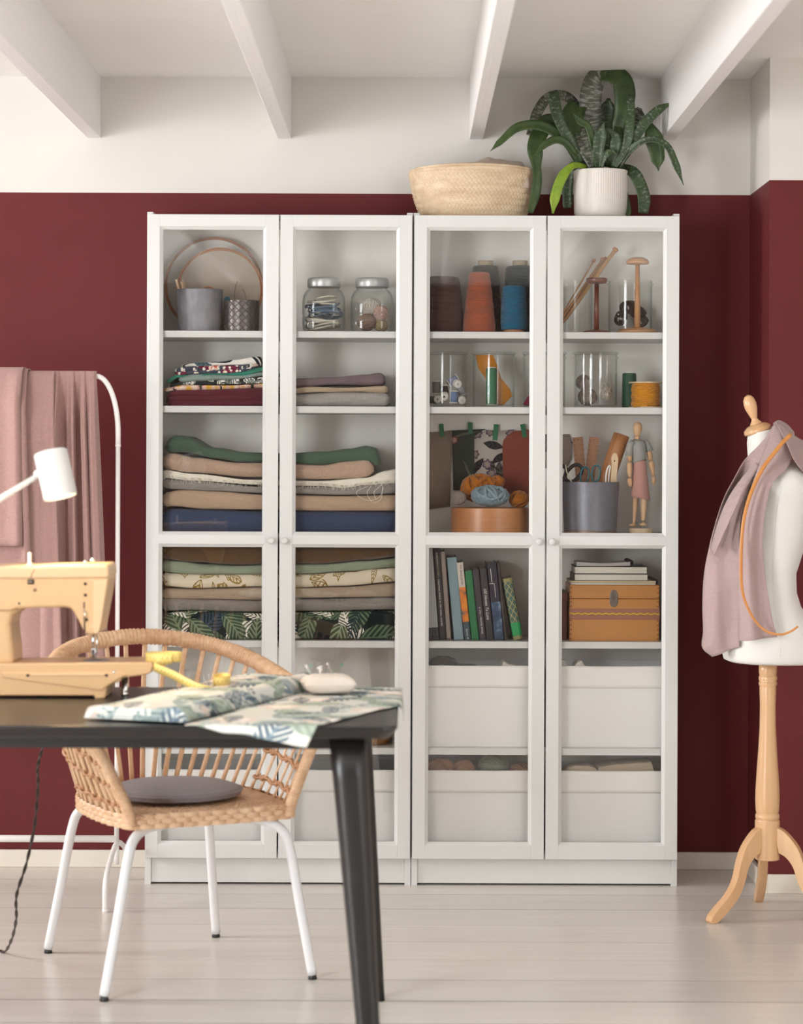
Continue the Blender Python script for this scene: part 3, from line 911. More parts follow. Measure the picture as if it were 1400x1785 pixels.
yarn_ball('small straw-coloured yarn ball lowest in the lidded jar', c + Vector((0.028, -0.008, 0.024)), (.021, .022, .019), 26, 0.0014, yarn('straw_yarn', '#b3a27c', 0.12), 6, GJ)

# ---------------------------------------------------------------- right bookcase, top shelf: yarn cones
def cone_yarn(name, hexc, var=0.18):
    t = NT(name); c = lin(hexc)
    v = t.coord('UV', (3, 26, 1))
    f = t.noise(v, 6, 4, 0.75)
    g = t.noise(t.coord('Object', (1, 1, 5)), 190, 3, 0.7)
    h = t.math('MULTIPLY', t.math('ADD', f, g), 0.5)
    t.base(t.ramp(h, [(0.35, scale_c(c, 1 - var * 1.4)), (0.68, scale_c(c, 1 + var * 1.4))]))
    t.rough(0.95); t.b.inputs['Sheen Weight'].default_value = 0.3; t.b.inputs['Specular IOR Level'].default_value = 0.1
    t.bump(h, 0.9, 0.003)
    return t.m
M_CARD = plain('cardboard_core', '#b3a084', 0.8, var=0.05)
def cone(label, px, d, wb, wt, y_top, hexc, core=None, lift=0, base_core=None, sag=0.02, seed=0):
    c = P(px, 577, d); c.z = zA
    h = P(px, y_top, d).z - zA
    rb, rt = S(wb / 2, d), S(wt / 2, d)
    t = thing('yarn_cone', label, 'yarn cone', c, 'yarn cones on the top shelf')
    prof = [(rb * 0.90, lift), (rb * 0.985, lift + 0.006), (rb, lift + 0.014)]
    for i in range(1, 14):
        k = i / 14
        prof.append((lerp(rb, rt, k) * (1 + 0.012 * noise.noise(Vector((k * 9, seed, 0)))) + sag * rb * math.sin(PI * k), lift + lerp(0.014, h - lift - 0.012, k)))
    prof += [(rt, h - 0.010), (rt * 0.94, h - 0.003), (rt * 0.80, h), (rt * 0.4, h)]
    m = MB(); m.lathe(prof, c, 48)
    # strands wound round the outside
    rr = random.Random(seed); pts = []
    turns, nn = 46, 18
    for i in range(turns * nn):
        k = i / (turns * nn); a = i / nn * 2 * PI
        kk = k + 0.05 * math.sin(a * 0.93 + seed) + 0.03 * math.sin(a * 0.31)
        kk = min(max(kk, 0.02), 0.97)
        r_ = lerp(rb, rt, kk) + sag * rb * math.sin(PI * kk) + 0.0004
        pts.append(c + Vector((r_ * math.cos(a), r_ * math.sin(a), lift + 0.012 + (h - lift - 0.022) * kk)))
    m.tube(pts, 0.0012, 4)
    part('wound_yarn', m, cone_yarn('cone_' + hexc[1:], hexc), t)
    if core:
        y2, wc = core
        z2 = P(px, y2, d).z - zA
        m = MB(); m.lathe([(S(wc / 2, d) + 0.001, h - 0.004), (S(wc / 2, d), z2), (S(wc / 2, d) - 0.003, z2), (S(wc / 2, d) - 0.003, h - 0.003)], c, 32, cap=False); part('cardboard_core', m, M_CARD, t)
    if base_core:
        m = MB(); m.lathe([(rb * 0.78, 0.0), (rb * 0.78, lift + 0.004)], c, 32); part('wooden_foot', m, M_HOOP, t)
    return t
cone('wide dark brown yarn cone half hidden by the door stile', 771, 7.00, 73, 60, 483, '#4a2c28', sag=0.03, seed=1)
cone('terracotta yarn cone standing before a charcoal cone', 835.5, 6.965, 57, 37, 475, '#a5573b', sag=0.005, seed=2)
cone('charcoal yarn cone with a cardboard core behind the terracotta one', 846, 7.085, 54, 46, 463.5, '#39332f', core=(454.5, 26), seed=3)
cone('blackish teal yarn cone with a cardboard core behind the blue one', 906, 7.085, 58, 50, 464, '#16282b', core=(454.5, 26), seed=4)
cone('small bright blue yarn cone on a wooden foot', 896, 6.965, 46, 41, 498.5, '#0f5f80', lift=0.009, base_core=True, sag=0.01, seed=5)
# ---------------------------------------------------------------- cylinder jars
def cyl_jar(label, px, d, wpx, y_rim, z0, lid=False, rim2=True, rimw=0.0025):
    c = P(px, 577, d); c.z = z0
    R = S(wpx / 2, d) - (0.003 if rim2 else 0.0)
    h = P(px, y_rim, d).z - z0
    t = thing('glass_jar', label, 'jar', c, 'straight clear glass jars')
    rim = [(R, h - 0.014), (R + 0.004, h - 0.011), (R + 0.004, h - 0.008), (R, h - 0.006), (R, h)] if rim2 else [(R, h)]
    prof = [(1e-5, 0.0), (R - 0.005, 0.0), (R - 0.001, 0.002), (R, 0.006)] + rim + [(R - 0.0024, h), (R - 0.0024, 0.010), (R - 0.006, 0.0065), (1e-5, 0.006)]
    m = MB(); m.lathe(prof, c, 56, cap=False); part('jar_body', m, M_JAR, t)
    if lid:
        m = MB(); m.lathe([(1e-5, h + 0.0005), (R + 0.0035, h + 0.0005), (R + 0.0045, h + 0.003), (R + 0.0035, h + 0.0055), (R - 0.004, h + 0.0065), (1e-5, h + 0.0068)], c, 56, cap=False)
        part('glass_lid', m, M_JAR, t)
    return t, c, R, h
# top shelf, right door
t, c, R, h = cyl_jar('open glass jar holding wooden knitting needles', 995, 7.06, 76, 491, zA, rim2=False)
NE = 'wooden knitting needles in the open jar'
M_NEEDLE = wood('needle_wood', '#c08a57', '#d9ab76', 0.4, 18, 'Z', 0.3)
def needle(label, a, b, r, d0, d1, knob):
    A, B = P(a[0], a[1], d0), P(b[0], b[1], d1)
    t = thing('knitting_needle', label, 'knitting needle', A, NE)
    m = MB(); m.tube([A, lerp(A, B, 0.12), B], [0.0012, r, r], 10); part('shaft', m, M_NEEDLE, t)
    D = (B - A).normalized(); M = T(B) @ D.to_track_quat('Z', 'Y').to_matrix().to_4x4()
    m = MB(); m.lathe([(r, -0.004), (knob, -0.003), (knob * 1.1, 0.001), (knob, 0.006), (knob * 0.5, 0.008)], n=16, M=M); part('end_knob', m, M_HOOP, t)
needle('thickest wooden knitting needle, reaching highest from the jar', (974, 572), (1072.5, 436), 0.0062, 7.065, 7.06, 0.0083)
needle('thin wooden knitting needle standing steepest in the jar', (972, 562), (1035, 455), 0.0026, 7.045, 7.075, 0.0052)
needle('medium wooden knitting needle lying against the thickest one', (970, 569), (1050, 453), 0.0042, 7.05, 7.085, 0.0062)
needle('pale wooden knitting needle behind the medium one', (973, 569), (1055, 452), 0.0040, 7.09, 7.10, 0.0058)
def spindle(label, px, d, base, stem, top, mat, dome):
    c = P(px, 577, d); c.z = zA
    t = thing('wooden_stand', label, 'stand', c, 'turned wooden bobbin stands')
    (bw, bh), (sw0, sw1), (tw, ty0, ty1) = base, stem, top
    z0, z1 = P(px, ty1, d).z - zA, P(px, ty0, d).z - zA
    hb = S(bh, d)
    m = MB(); m.lathe([(S(bw / 2, d) * 0.94, 0), (S(bw / 2, d), 0.003), (S(bw / 2, d), hb * 0.4), (S(bw / 2, d) * 0.8, hb * 0.72), (S(sw0, d), hb)], c, 40); part('foot', m, mat, t)
    m = MB(); m.lathe([(S(sw0 / 2, d), hb * 0.8), (S(sw1 / 2, d), z0 + 0.003)], c, 20); part('stem', m, mat, t)
    R = S(tw / 2, d)
    pr = [(R * 0.5, z0), (R * 0.92, z0 + 0.001), (R, z0 + (z1 - z0) * 0.3), (R * 0.86, z0 + (z1 - z0) * 0.68), (R * 0.5, z1 - 0.001), (R * 0.1, z1)] if dome else [(R * 0.5, z0), (R * 0.88, z0 + 0.001), (R * 0.98, z0 + (z1 - z0) * 0.45), (R, z1 - 0.004), (R * 0.96, z1), (0.001, z1 - 0.001)]
    m = MB(); m.lathe(pr, c, 40); part('cap', m, mat, t)
spindle('short dark wooden bobbin stand with a disc top', 1040, 6.955, (50, 6), (9, 8), (37.5, 485, 494.5), M_DARKWOOD, False)
spindle('tall pale wooden bobbin stand with a domed top', 1111, 6.985, (72, 11), (11.5, 7.5), (41, 448.5, 461), M_BEECH, True)
t, c, R, h = cyl_jar('open rimmed glass jar with brown leather curls', 1098.5, 7.085, 80, 490, zA)
M_LEATHER = plain('brown_leather', '#4f3a30', 0.55, var=0.2, vs=40)
for i, (px, py, r, ax) in enumerate(((1082, 555, 0.020, 0.3), (1096, 536, 0.022, 1.2), (1112, 545, 0.022, 2.2), (1118, 562, 0.018, 0.8))):
    cc = P(px, py, 7.085 + 0.006 * (i % 3 - 1))
    cc.z = max(cc.z, zA + r + 0.008)
    pts = []
    for k in range(60):
        a = k * 0.36
        rr = r * (1 - 0.010 * k)
        pts.append(cc + Vector((rr * math.cos(a), 0.006 * math.sin(ax), rr * math.sin(a))))
    m = MB()
    vs, fs = [], []
    for k, p in enumerate(pts):
        w = Vector((0.010 * math.sin(ax), 0.017, 0.006 * math.cos(ax)))
        vs += [p - w, p + w]
    for k in range(len(pts) - 1): fs.append((2 * k, 2 * k + 1, 2 * k + 3, 2 * k + 2))
    m.add(vs, fs, True)
    solo('leather_strip', m, M_LEATHER, ('curled brown leather strip lowest beside the jar wall', 'curled brown leather strip uppermost in the jar', 'curled brown leather strip behind the domed stand', 'small curled brown leather strip at the jar bottom')[i], 'leather strip', 'leather curls in the rimmed jar', solid=0.0016, recalc=False)

# ---------------------------------------------------------------- second shelf of the right bookcase
zB = SZ['B']
GL = 'thread spools in the first jar'
t, c, R, h = cyl_jar('lidded glass jar full of small thread spools', 779, 7.00, 74, 618, zB, True)
M_FL = plain('spool_white', '#dcd8d0', 0.45)
def thread_mat(hexc): return plain('thread_' + hexc[1:], hexc, 0.5, 0, 0.12, 260, 0.5, 500, 0.0008, stretch=(1, 1, 8))
def small_spool(label, px, py, d, w, h, hexc, tilt, yaw):
    """small plastic thread spool: two flanges and a wound body"""
    cc = P(px, py, d)
    M = T(cc) @ RZ(yaw) @ RY(tilt)
    t = thing('thread_spool', label, 'thread spool', (0, 0, 0), GL, M=M)
    m = MB(); m.lathe([(w * 0.80, -h / 2 + 0.001), (w * 0.84, 0), (w * 0.80, h / 2 - 0.001)], n=20); part('thread', m, thread_mat(hexc), t, local=True)
    for s in (-1, 1):
        m = MB(); m.lathe([(w * 0.25, s * h / 2), (w * 0.92, s * h / 2), (w, s * (h / 2 - 0.0012)), (w * 0.92, s * (h / 2 - 0.0028)), (w * 0.25, s * (h / 2 - 0.0028))], n=22, cap=False); part('flange', m, M_FL, t, local=True)
    return t
zsp = 708
small_spool('grey thread spool standing nearest the jar wall, by the door stile', 760.5, 675.5, 6.985, 0.0145, 0.040, '#6d6964', 0, 0)
small_spool('dark green thread spool lying under the grey spool', 753, 697, 6.985, 0.0135, 0.030, '#23463a', PI / 2, 0.2)
small_spool('thread spool showing a white end with a red dot', 765, 696, 6.972, 0.0125, 0.026, '#8f8a84', PI / 2, PI / 2 - 0.3)
small_spool('black thread spool tipped towards the glass', 775.5, 682, 6.985, 0.0135, 0.034, '#1d1d20', 0.25, 2.0)
small_spool('thread spool with its round white end facing out', 775, 690.5, 6.966, 0.0125, 0.018, '#33333a', PI / 2 - 0.25, PI / 2 - 0.1)
small_spool('blue thread spool standing at the front of the jar', 791.5, 692, 6.972, 0.0128, 0.038, '#5b76a8', 0.05, 0)
small_spool('blue-grey thread spool lying tilted on top of the others', 789, 663.5, 6.992, 0.0130, 0.036, '#7e86a6', 1.0, 0.25)
small_spool('pale grey thread spool at the back of the jar', 803, 680, 7.012, 0.0135, 0.034, '#a9a9ae', -0.35, 0.3)
small_spool('cream-ended thread spool lying at the foot of the blue one', 803, 698.0, 6.985, 0.0125, 0.026, '#c9c3b6', PI / 2, PI / 2 + 0.35)
small_spool('white-ended thread spool facing out near the top of the heap', 797, 669, 6.972, 0.0125, 0.016, '#a8a8b8', PI / 2 - 0.2, PI / 2 + 0.3)
t, c, R, h = cyl_jar('lidded glass jar with a green spool and mustard felt', 861, 7.00, 77, 618, zB, True)
# folded mustard felt
m = MB()
pts = [(829, 619), (860, 619), (868, 640), (874, 660), (889, 678), (893, 690), (878, 706), (868, 706), (862, 680), (846, 660), (834, 642)]
m.prism([(P(x, y, 7.015).x, P(x, y, 7.015).z) for x, y in reversed(pts)], 7.008, 7.020, bevel=0.002)
solo('felt_piece', m, fabric('mustard_felt', '#c07c22', 0.08), 'mustard yellow felt folded tall inside the second lidded jar', 'felt')
def tall_spool(label, px, d, w, y0, y1, hexc, cap_, taper=1.0, name='thread_cone'):
    cc = P(px, y1, d); cc.z = zB + (0.0066 if cap_ else 0.0)
    h = P(px, y0, d).z - cc.z
    t = thing(name, label, 'thread cone', cc, 'tall green thread cones')
    r = S(w / 2, d)
    m = MB(); m.lathe([(r * 0.9, 0.003), (r, 0.006), (r * taper, h - 0.006), (r * taper * 0.9, h - 0.003)], cc, 32); part('thread', m, thread_mat(hexc), t)
    m = MB(); m.lathe([(r * 0.9, 0), (r * 0.9, 0.0035)], cc, 32); part('spool_end', m, M_FL, t)
    m = MB(); m.lathe([(r * 0.8 * taper, h - 0.0035), (r * 0.8 * taper, h)], cc, 32); part('spool_end', m, M_FL, t)
tall_spool('green thread cone standing inside the jar with mustard felt', 856.5, 6.985, 19.5, 640, 705, '#2f7450', True)
tall_spool('dark green thread cone standing on the shelf behind the mustard spool', 1097, 7.03, 26, 649, 709, '#20523a', False, 0.93)
t, c, R, h = cyl_jar('lidded glass jar half hidden behind the two stiles', 949, 7.00, 77, 618, zB, True)
m = MB(); zz = zB + 0.0066
m.lathe([(0.018, 0), (0.013, 0.02), (0.013, 0.05), (0.018, 0.07)], P(970, 700, 7.0) * 0 + Vector((P(972, 700, 7.0).x, 7.0, zz)), 20)
solo('dark_bobbin', m, plain('dark_bobbin', '#2f2a2d', 0.5), 'dark bobbin standing inside the half hidden jar', 'bobbin')
ccx = P(922, 686, 6.985)
m = MB(); m.lathe([(0.016, 0.0), (0.022, 0.004), (0.011, 0.022), (0.005, 0.030)], Vector((ccx.x + 0.004, 6.985, zB + 0.0066)), 20)
solo('magenta_cone', m, thread_mat('#8b2350'), 'magenta cone of thread lying in the half hidden jar', 'thread cone')
t, c, R, h = cyl_jar('lidded glass jar with grey yarn balls and a striped skein', 1039, 7.00, 78, 618, zB, True)
GY = 'yarn balls in the lidded jar beside the green cone'
yarn_ball('grey-brown yarn ball balanced on the other in the jar', Vector((P(1020, 0, 7.0).x, 7.0, zB + 0.078)), (.024, .022, .024), 34, 0.0014, yarn('greige_yarn', '#8d8078', 0.15), 11, GY)
yarn_ball('larger grey-brown yarn ball at the bottom of the jar', Vector((P(1027, 0, 6.99).x, 6.995, zB + 0.034)), (.029, .026, .027), 38, 0.0015, yarn('greige_yarn_dark', '#84786f', 0.18), 12, GY)
yarn_ball('striped black and cream skein in the jar', Vector((P(1059, 0, 6.99).x, 7.0, zB + 0.050)), (.0195, .020, .026), 26, 0.0021, yarn('striped_yarn', '#a89e90', 0.6, 90), 13, GY, name='yarn_skein')
# mustard cord spool
d = 6.975
cc = P(1125.5, 708, d); cc.z = zB
t = thing('cord_spool', 'wooden spool wound with mustard cord before the dark green cone', 'cord spool', cc)
R = S(29.5, d); H = P(1125, 666, d).z - zB
m = MB(); m.lathe([(R * 0.55, 0.002), (R * 0.55, H - 0.002)], cc, 24); part('core', m, M_BEECH, t)
for z in (0, H - 0.004):
    m = MB(); m.lathe([(R, z), (R, z + 0.004)], cc, 36); part('flange', m, M_PALEWOOD, t)
pts = []
for i in range(13 * 20):
    a = i / 20 * 2 * PI; k = i / (13 * 20)
    rr = R * 0.80 + 0.0012 * math.sin(i * 0.7)
    pts.append(cc + Vector((rr * math.cos(a), rr * math.sin(a), lerp(0.008, H - 0.008, k) + 0.0016 * math.sin(a + k * 9))))
m = MB(); m.tube(pts, 0.0032, 6); m.lathe([(R * 0.78, 0.004), (R * 0.78, H - 0.004)], cc, 28)
m.tube(cr([cc + Vector((R * 0.84 * math.cos(a), R * 0.84 * math.sin(a), z)) for a, z in ((-2.7, 0.02), (-2.1, 0.035), (-1.5, 0.045), (-0.9, 0.056), (-0.5, 0.06))], 5), 0.003, 6)
m.tube(cr([cc + Vector((-0.018, -0.045, 0.0075)), cc + Vector((0.0, -0.046, 0.007)), cc + Vector((-0.030, -0.047, 0.005)), cc + Vector((-0.042, -0.046, 0.0035))], 6), 0.003, 6)
part('mustard_cord', m, yarn('mustard_cord_wool', '#cf8c22', 0.12), t)
# ================================================================ right bookcase, third shelf: swatches, yarn, bucket, mannequin
zC = SZ['C']
YBK = YB - 0.005
GS = 'fabric swatches taped to the back panel'
def swatch(label, outline, mat, d, tape=None, wav=0.0):
    """a hanging piece of cloth with real thickness, gently wavy"""
    bm = bmesh.new()
    pts = [P(x, y, d) for x, y in outline]
    f = bm.faces.new([bm.verts.new(p) for p in pts])
    bmesh.ops.triangulate(bm, faces=[f])
    bmesh.ops.subdivide_edges(bm, edges=bm.edges[:], cuts=3, use_grid_fill=True)
    for v in bm.verts:
        v.co.y -= 0.0015 + wav * (0.5 + 0.5 * math.sin(v.co.x * 60 + v.co.z * 9))
    bm.verts.index_update()
    m = MB(); m.add([v.co.copy() for v in bm.verts], [[v.index for v in f.verts] for f in bm.faces], True); bm.free()
    o = solo('fabric_swatch', m, mat, label, 'fabric', GS, solid=0.0012)
    if tape:
        (x0, y0, x1, y1, w) = tape
        A, B = P(x0, y0, d - 0.005), P(x1, y1, d - 0.005)
        D = (B - A).normalized(); W = Vector((D.z, 0, -D.x)) * (S(w, d) / 2)
        m = MB()
        q = [A - W, A + W, B + W, B - W]
        m.add(q + [p + Vector((0, 0.0006, 0)) for p in q], [(0, 1, 2, 3), (7, 6, 5, 4), (0, 4, 5, 1), (1, 5, 6, 2), (2, 6, 7, 3), (3, 7, 4, 0)], False)
        return o, m
    return o, None
M_TAPE = plain('green_tape', '#17704a', 0.5)
def washi(label, m):
    if m: solo('tape_strip', m, M_TAPE, label, 'tape', 'green tape strips holding the swatches')
dS = YBK - 0.002
def q(pts):    # zoom frame of that compartment -> photograph
    return [(740 + x / 7.368, 720 + y / 7.368) for x, y in pts]
M_TAUPE_S = fabric('taupe_swatch', '#988673', 0.10)
_, tp = swatch('taupe swatch with a lower fold, first of the taped swatches from the door stile', q([(-20, 250), (120, 245), (350, 222), (355, 420), (335, 880), (330, 1200), (60, 1235), (-20, 1200)]), M_TAUPE_S, dS, (740 + 215 / 7.368, 720 + 140 / 7.368, 740 + 228 / 7.368, 720 + 300 / 7.368, 8), 0.003)
washi('green tape strip on the taupe swatch', tp)
M_VEL = leaf_print('dark_green_swatch_print', '#3f4a42', [(9, .05, .004, '#6b7360', '#6b7360', 60, 0, 2), (9, .012, .022, '#7a4038', '#c9a090', 1, 3, 6)])
_, tp = swatch('dark grey-green velvety swatch with faint curved lines, second of the taped swatches', q([(355, 225), (780, 205), (775, 300), (640, 330), (640, 990), (370, 990)]), M_VEL, dS - 0.003, (740 + 588 / 7.368, 720 + 122 / 7.368, 740 + 592 / 7.368, 720 + 268 / 7.368, 8), 0.002)
washi('green tape strip on the dark grey-green swatch', tp)
M_BOT = leaf_print('botanical_swatch_print', '#bdb3a8', [(17, .032, .016, '#33332f', '#5d5d52', 330, 0, 3), (12, .05, .004, '#2a2625', '#2a2625', 40, 0, 8), (17, .014, .022, '#5d4a5e', '#a8968c', 1, 3, 9), (14, .034, .012, '#232428', '#3d3e3c', 420, 0, 12)])
_, tp = swatch('pale swatch printed with dark leaves and flowers, third of the taped swatches', q([(640, 300), (760, 215), (1000, 225), (1165, 210), (1110, 270), (1010, 330), (1010, 920), (645, 920)]), M_BOT, dS - 0.006, (740 + 922 / 7.368, 720 + 145 / 7.368, 740 + 905 / 7.368, 720 + 350 / 7.368, 8.5), 0.002)
washi('green tape strip on the pale botanical swatch', tp)
M_TERRA = fabric('terracotta_swatch', '#8f4b3c', 0.08)
_, tp = swatch('terracotta swatch with a rounded shoulder, fourth of the taped swatches', q([(1000, 430), (1015, 350), (1060, 290), (1150, 230), (1480, 205), (1480, 1060), (1015, 1060)]), M_TERRA, dS - 0.009, (740 + 1258 / 7.368, 720 + 142 / 7.368, 740 + 1292 / 7.368, 720 + 312 / 7.368, 8), 0.002)
washi('green tape strip on the terracotta swatch', tp)
M_BOT2 = leaf_print('dark_rose_swatch_print', '#8d8078', [(13, .03, .024, '#2b2226', '#4b3d40', 200, 0, 3), (11, .022, .03, '#332a30', '#4d3f47', 1, 3, 6)])
_, tp = swatch('grey swatch printed with dark blooms behind the rulers', [(948, 757), (978, 757), (993, 757), (998, 772), (996, 800), (990, 812), (978, 818), (948, 816)], M_BOT2, dS - 0.004, None, 0.002)

# bentwood box and its yarn
d = 7.00
cc = P(854, 928, d); cc.z = zC
RB = S(68, d); HB = P(854, 884, 6.91).z - zC - 0.003
t = thing('bentwood_box', 'round bentwood box heaped with chunky yarn', 'box', cc)
M_BENT = wood('bentwood', '#a8693f', '#c68a56', 0.35, 10, 'X', 0.25)
m = MB(); m.lathe([(1e-5, 0), (RB - 0.002, 0), (RB, 0.002), (RB, HB - 0.001), (RB - 0.003, HB), (RB - 0.0035, 0.006), (1e-5, 0.006)], cc, 64, sy=0.80, cap=False); part('box_wall', m, M_BENT, t)
GW = 'yarn heaped in the bentwood box'
zt = cc.z + HB
def fill(label, px, py, dd, r, turns, tr, mat, seed, spread=1.0, name='yarn_ball'):
    p = P(px, py, dd)
    o = yarn_ball(label, p, r, turns, tr, mat, seed, GW, spread=spread, name=name)
    o.location = p - Vector((0, 0, r[2]))
    return o
Y_MUST = yarn('mustard_wool', '#b26a1c', 0.18, 120)
Y_BG = yarn('blue_grey_wool', '#8397a0', 0.22, 120)
fill('big mustard wool skein at the back of the bentwood box', 836, 853, 7.045, (.058, .036, .042), 13, 0.0070, Y_MUST, 21, 0.7, 'yarn_skein')
fill('blue-grey chunky wool skein on the front of the bentwood box', 855, 867, 6.975, (.058, .036, .030), 13, 0.0066, Y_BG, 22, 0.8, 'yarn_skein')
fill('beige wool ball at the rim of the bentwood box', 800.5, 869, 6.985, (.0215, .02, .0205), 30, 0.0016, yarn('beige_wool', '#94857a', 0.2), 23)
fill('second mustard wool skein beside the blue-grey one', 905, 872, 7.015, (.030, .03, .025), 9, 0.0058, Y_MUST, 24, 0.8, 'yarn_skein')
fill('small mustard wool hank behind the blue-grey skein', 868, 840, 7.055, (.020, .022, .018), 10, 0.0045, Y_MUST, 25, 0.5, 'yarn_skein')
m = MB(); m.ell((cc.x, cc.y, cc.z + HB * 0.55), (RB * 0.94, RB * 0.74, HB * 0.42), 28, 12)
solo('yarn_filling', m, Y_MUST, 'mustard wool filling the bottom of the bentwood box', 'yarn', GW)

# zinc bucket with tools
d = 6.985
cb = P(1029, 928, d); cb.z = zC
HBk = P(1029, 840, 6.93).z - zC
t = thing('zinc_bucket', 'grey zinc bucket holding scissors and rulers', 'bucket', cb)
rt, rb = S(50.5, d), S(46, d)
def bucket_mat():
    t = NT('bucket_zinc')
    n = t.noise(t.coord('Object', (1, 1, 1)), 35, 5, 0.7)
    base = t.ramp(n, [(0.3, lin('#6f7078')), (0.7, lin('#80818a'))])
    tc = t.node('ShaderNodeTexCoord'); s = t.node('ShaderNodeSeparateXYZ'); t.link(tc.outputs['Object'], s.inputs[0])
    e = t.math('ADD', s.outputs[2], t.math('MULTIPLY', n, 0.012))
    rust = t.ramp(e, [(0.0, lin('#94826f')), (0.012, lin('#94826f')), (0.0145, lin('#6a4a32')), (0.018, lin('#7a7276'))])
    f = t.math('LESS_THAN', e, 0.0172)
    t.base(t.mix(f, base, rust)); t.rough(0.42); t.b.inputs['Metallic'].default_value = 0.35
    t.bump(n, 0.1, 0.001)
    return t.m
m = MB(); m.lathe([(1e-5, 0.002), (rb - 0.003, 0.002), (rb, 0.0), (rb + 0.0004, 0.003), (rb - 0.0006, 0.006), (rt, HBk), (rt - 0.0025, HBk), (rb - 0.003, 0.007), (1e-5, 0.007)], cb, 56, cap=False); part('bucket_body', m, bucket_mat(), t)
def ruler_mat():
    t = NT('ruler_wood')
    n = t.noise(t.coord('Object', (1, 1, 0.15)), 30, 3)
    c = t.ramp(n, [(0.3, lin('#ab7a5a')), (0.7, lin('#bf8f6c'))])
    tc = t.node('ShaderNodeTexCoord'); s = t.node('ShaderNodeSeparateXYZ'); t.link(tc.outputs['Object'], s.inputs[0])
    x, z = s.outputs[0], s.outputs[2]
    fr = t.math('FRACT', t.math('MULTIPLY', z, 200.0)); big = t.math('LESS_THAN', t.math('FRACT', t.math('MULTIPLY', z, 66.0)), 0.09)
    edge = t.math('GREATER_THAN', t.math('ABSOLUTE', x), 0.0085); edge2 = t.math('GREATER_THAN', t.math('ABSOLUTE', x), 0.0050)
    tick = t.math('MAXIMUM', t.math('MULTIPLY', t.math('LESS_THAN', fr, 0.22), edge), t.math('MULTIPLY', big, edge2))
    t.base(t.mix(t.math('MULTIPLY', tick, 0.7), c, lin('#4d2f22'))); t.rough(0.5)
    return t.m
M_RULER = ruler_mat()
GT = 'tools standing in the zinc bucket'
def ruler(label, xt, yt, xb, w, dd):
    A, B = P(xb, 905, dd), P(xt, yt, dd + 0.01)
    ax = (B - A).normalized(); L = (B - A).length
    xx = Vector((ax.z, 0, -ax.x)).normalized()
    M = frame(A, xx, ax.cross(xx).normalized(), ax)
    t = thing('wooden_ruler', label, 'ruler', A, GT, M=M)
    hw = S(w / 2, dd)
    m = MB(); m.box((-hw, -0.0012, 0), (hw, 0.0012, L), 0.0006); part('ruler_body', m, M_RULER, t, local=True)
    m = MB(); m.lathe([(0.0016, 0), (0.0016, 0.0004)], (0, 0, 0), 12, M=T((0, -0.0013, L - 0.008)) @ RX(PI / 2)); part('hanging_hole', m, M_BLACK, t, local=True)
ruler('wooden ruler with printed marks beside the black scissors', 1007.3, 762, 1018, 18, 7.03)
ruler('wooden ruler behind the teal scissors, leaning towards the leather roll', 1036.5, 762, 1018, 18, 7.055)
# rolled leather
A, B = P(1034, 905, 7.02), P(1083.5, 758, 7.035)
m = MB()
rr = 0.0255
ax = (B - A).normalized(); e1 = Vector((0, 1, 0)); e1 = (e1 - ax * e1.dot(ax)).normalized(); e2 = ax.cross(e1)
prof = []
for k in range(64):
    a = k / 63 * 2 * PI * 1.6
    r_ = rr - 0.0022 * a / (2 * PI)
    prof.append(e1 * (r_ * math.cos(a + 2.5)) + e2 * (r_ * math.sin(a + 2.5)))
m.surf(lambda u, v: lerp(A, B, v) + prof[int(round(u * 63))], 63, 6)
solo('leather_roll', m, plain('tan_leather', '#b57a4c', 0.5, var=0.05), 'roll of tan leather leaning out of the zinc bucket', 'leather roll', GT, solid=0.0016, recalc=False)
# scissors
def loop_pts(c, a, b, ang, n=24, sq=2.6):
    out = []
    for k in range(n):
        th = 2 * PI * k / n
        q_ = 1 / ((abs(math.cos(th)) ** sq + abs(math.sin(th)) ** sq) ** (1 / sq))
        x, z = a * math.cos(th) * q_, b * math.sin(th) * q_
        out.append((c[0] + x * math.cos(ang) - z * math.sin(ang), c[1] + x * math.sin(ang) + z * math.cos(ang)))
    return out
def scissors(label, loops, blades, mat, dd, tr, flat):
    o = P(blades[0][0][0], blades[0][0][1], dd)
    t = thing('scissors', label, 'scissors', o, GT)
    for (c, a, b, ang) in loops:
        m = MB(); m.tube([P(x, y, dd) for x, y in loop_pts(c, a, b, ang)], tr, 8, closed=True, flat=flat, up=(0, 1, 0)); part('handle_loop', m, mat, t)
    for (p0, p1, w) in blades:
        m = MB(); a_, b_ = P(p0[0], p0[1], dd), P(p1[0], p1[1], dd + 0.004)
        m.tube([a_, lerp(a_, b_, 0.7), b_], [S(w, dd), S(w * 0.8, dd), 0.0006], 8, flat=0.25, up=(0, 1, 0)); part('blade', m, plain('blade_steel', '#9a9a9c', 0.25, 1.0), t)
    return t
SCI = scissors('teal-handled scissors upright in the zinc bucket', [((1019.5, 828), 7.0, 13.5, 0.14), ((1039, 825), 7.0, 14.0, 0.10)], [((1022, 842), (1026, 900), 3.2), ((1041, 841), (1034, 900), 3.2)], plain('teal_plastic', '#12636a', 0.35), 6.965, 0.0026, 0.8)
m = MB(); m.tube([P(1026, 828, 6.965), P(1033, 826, 6.965)], 0.0022, 8); 
part('handle_stop', m, plain('teal_plastic', '#12636a', 0.35), SCI)
scissors('black-handled fabric scissors leaning out of the zinc bucket', [((1000, 825), 10.5, 17, 0.75), ((976, 828), 9, 17, 0.35)], [((1008, 840), (1020, 905), 4.5), ((984, 842), (1012, 905), 4.5)], M_BLACK, 6.972, 0.0058, 0.7)
m = MB(); m.tube(cr([P(986, 810, 6.962), P(988, 822, 6.96), P(994, 836, 6.958), P(1000, 845, 6.957)], 5), 0.0022, 6, flat=0.5, up=(0, 1, 0))
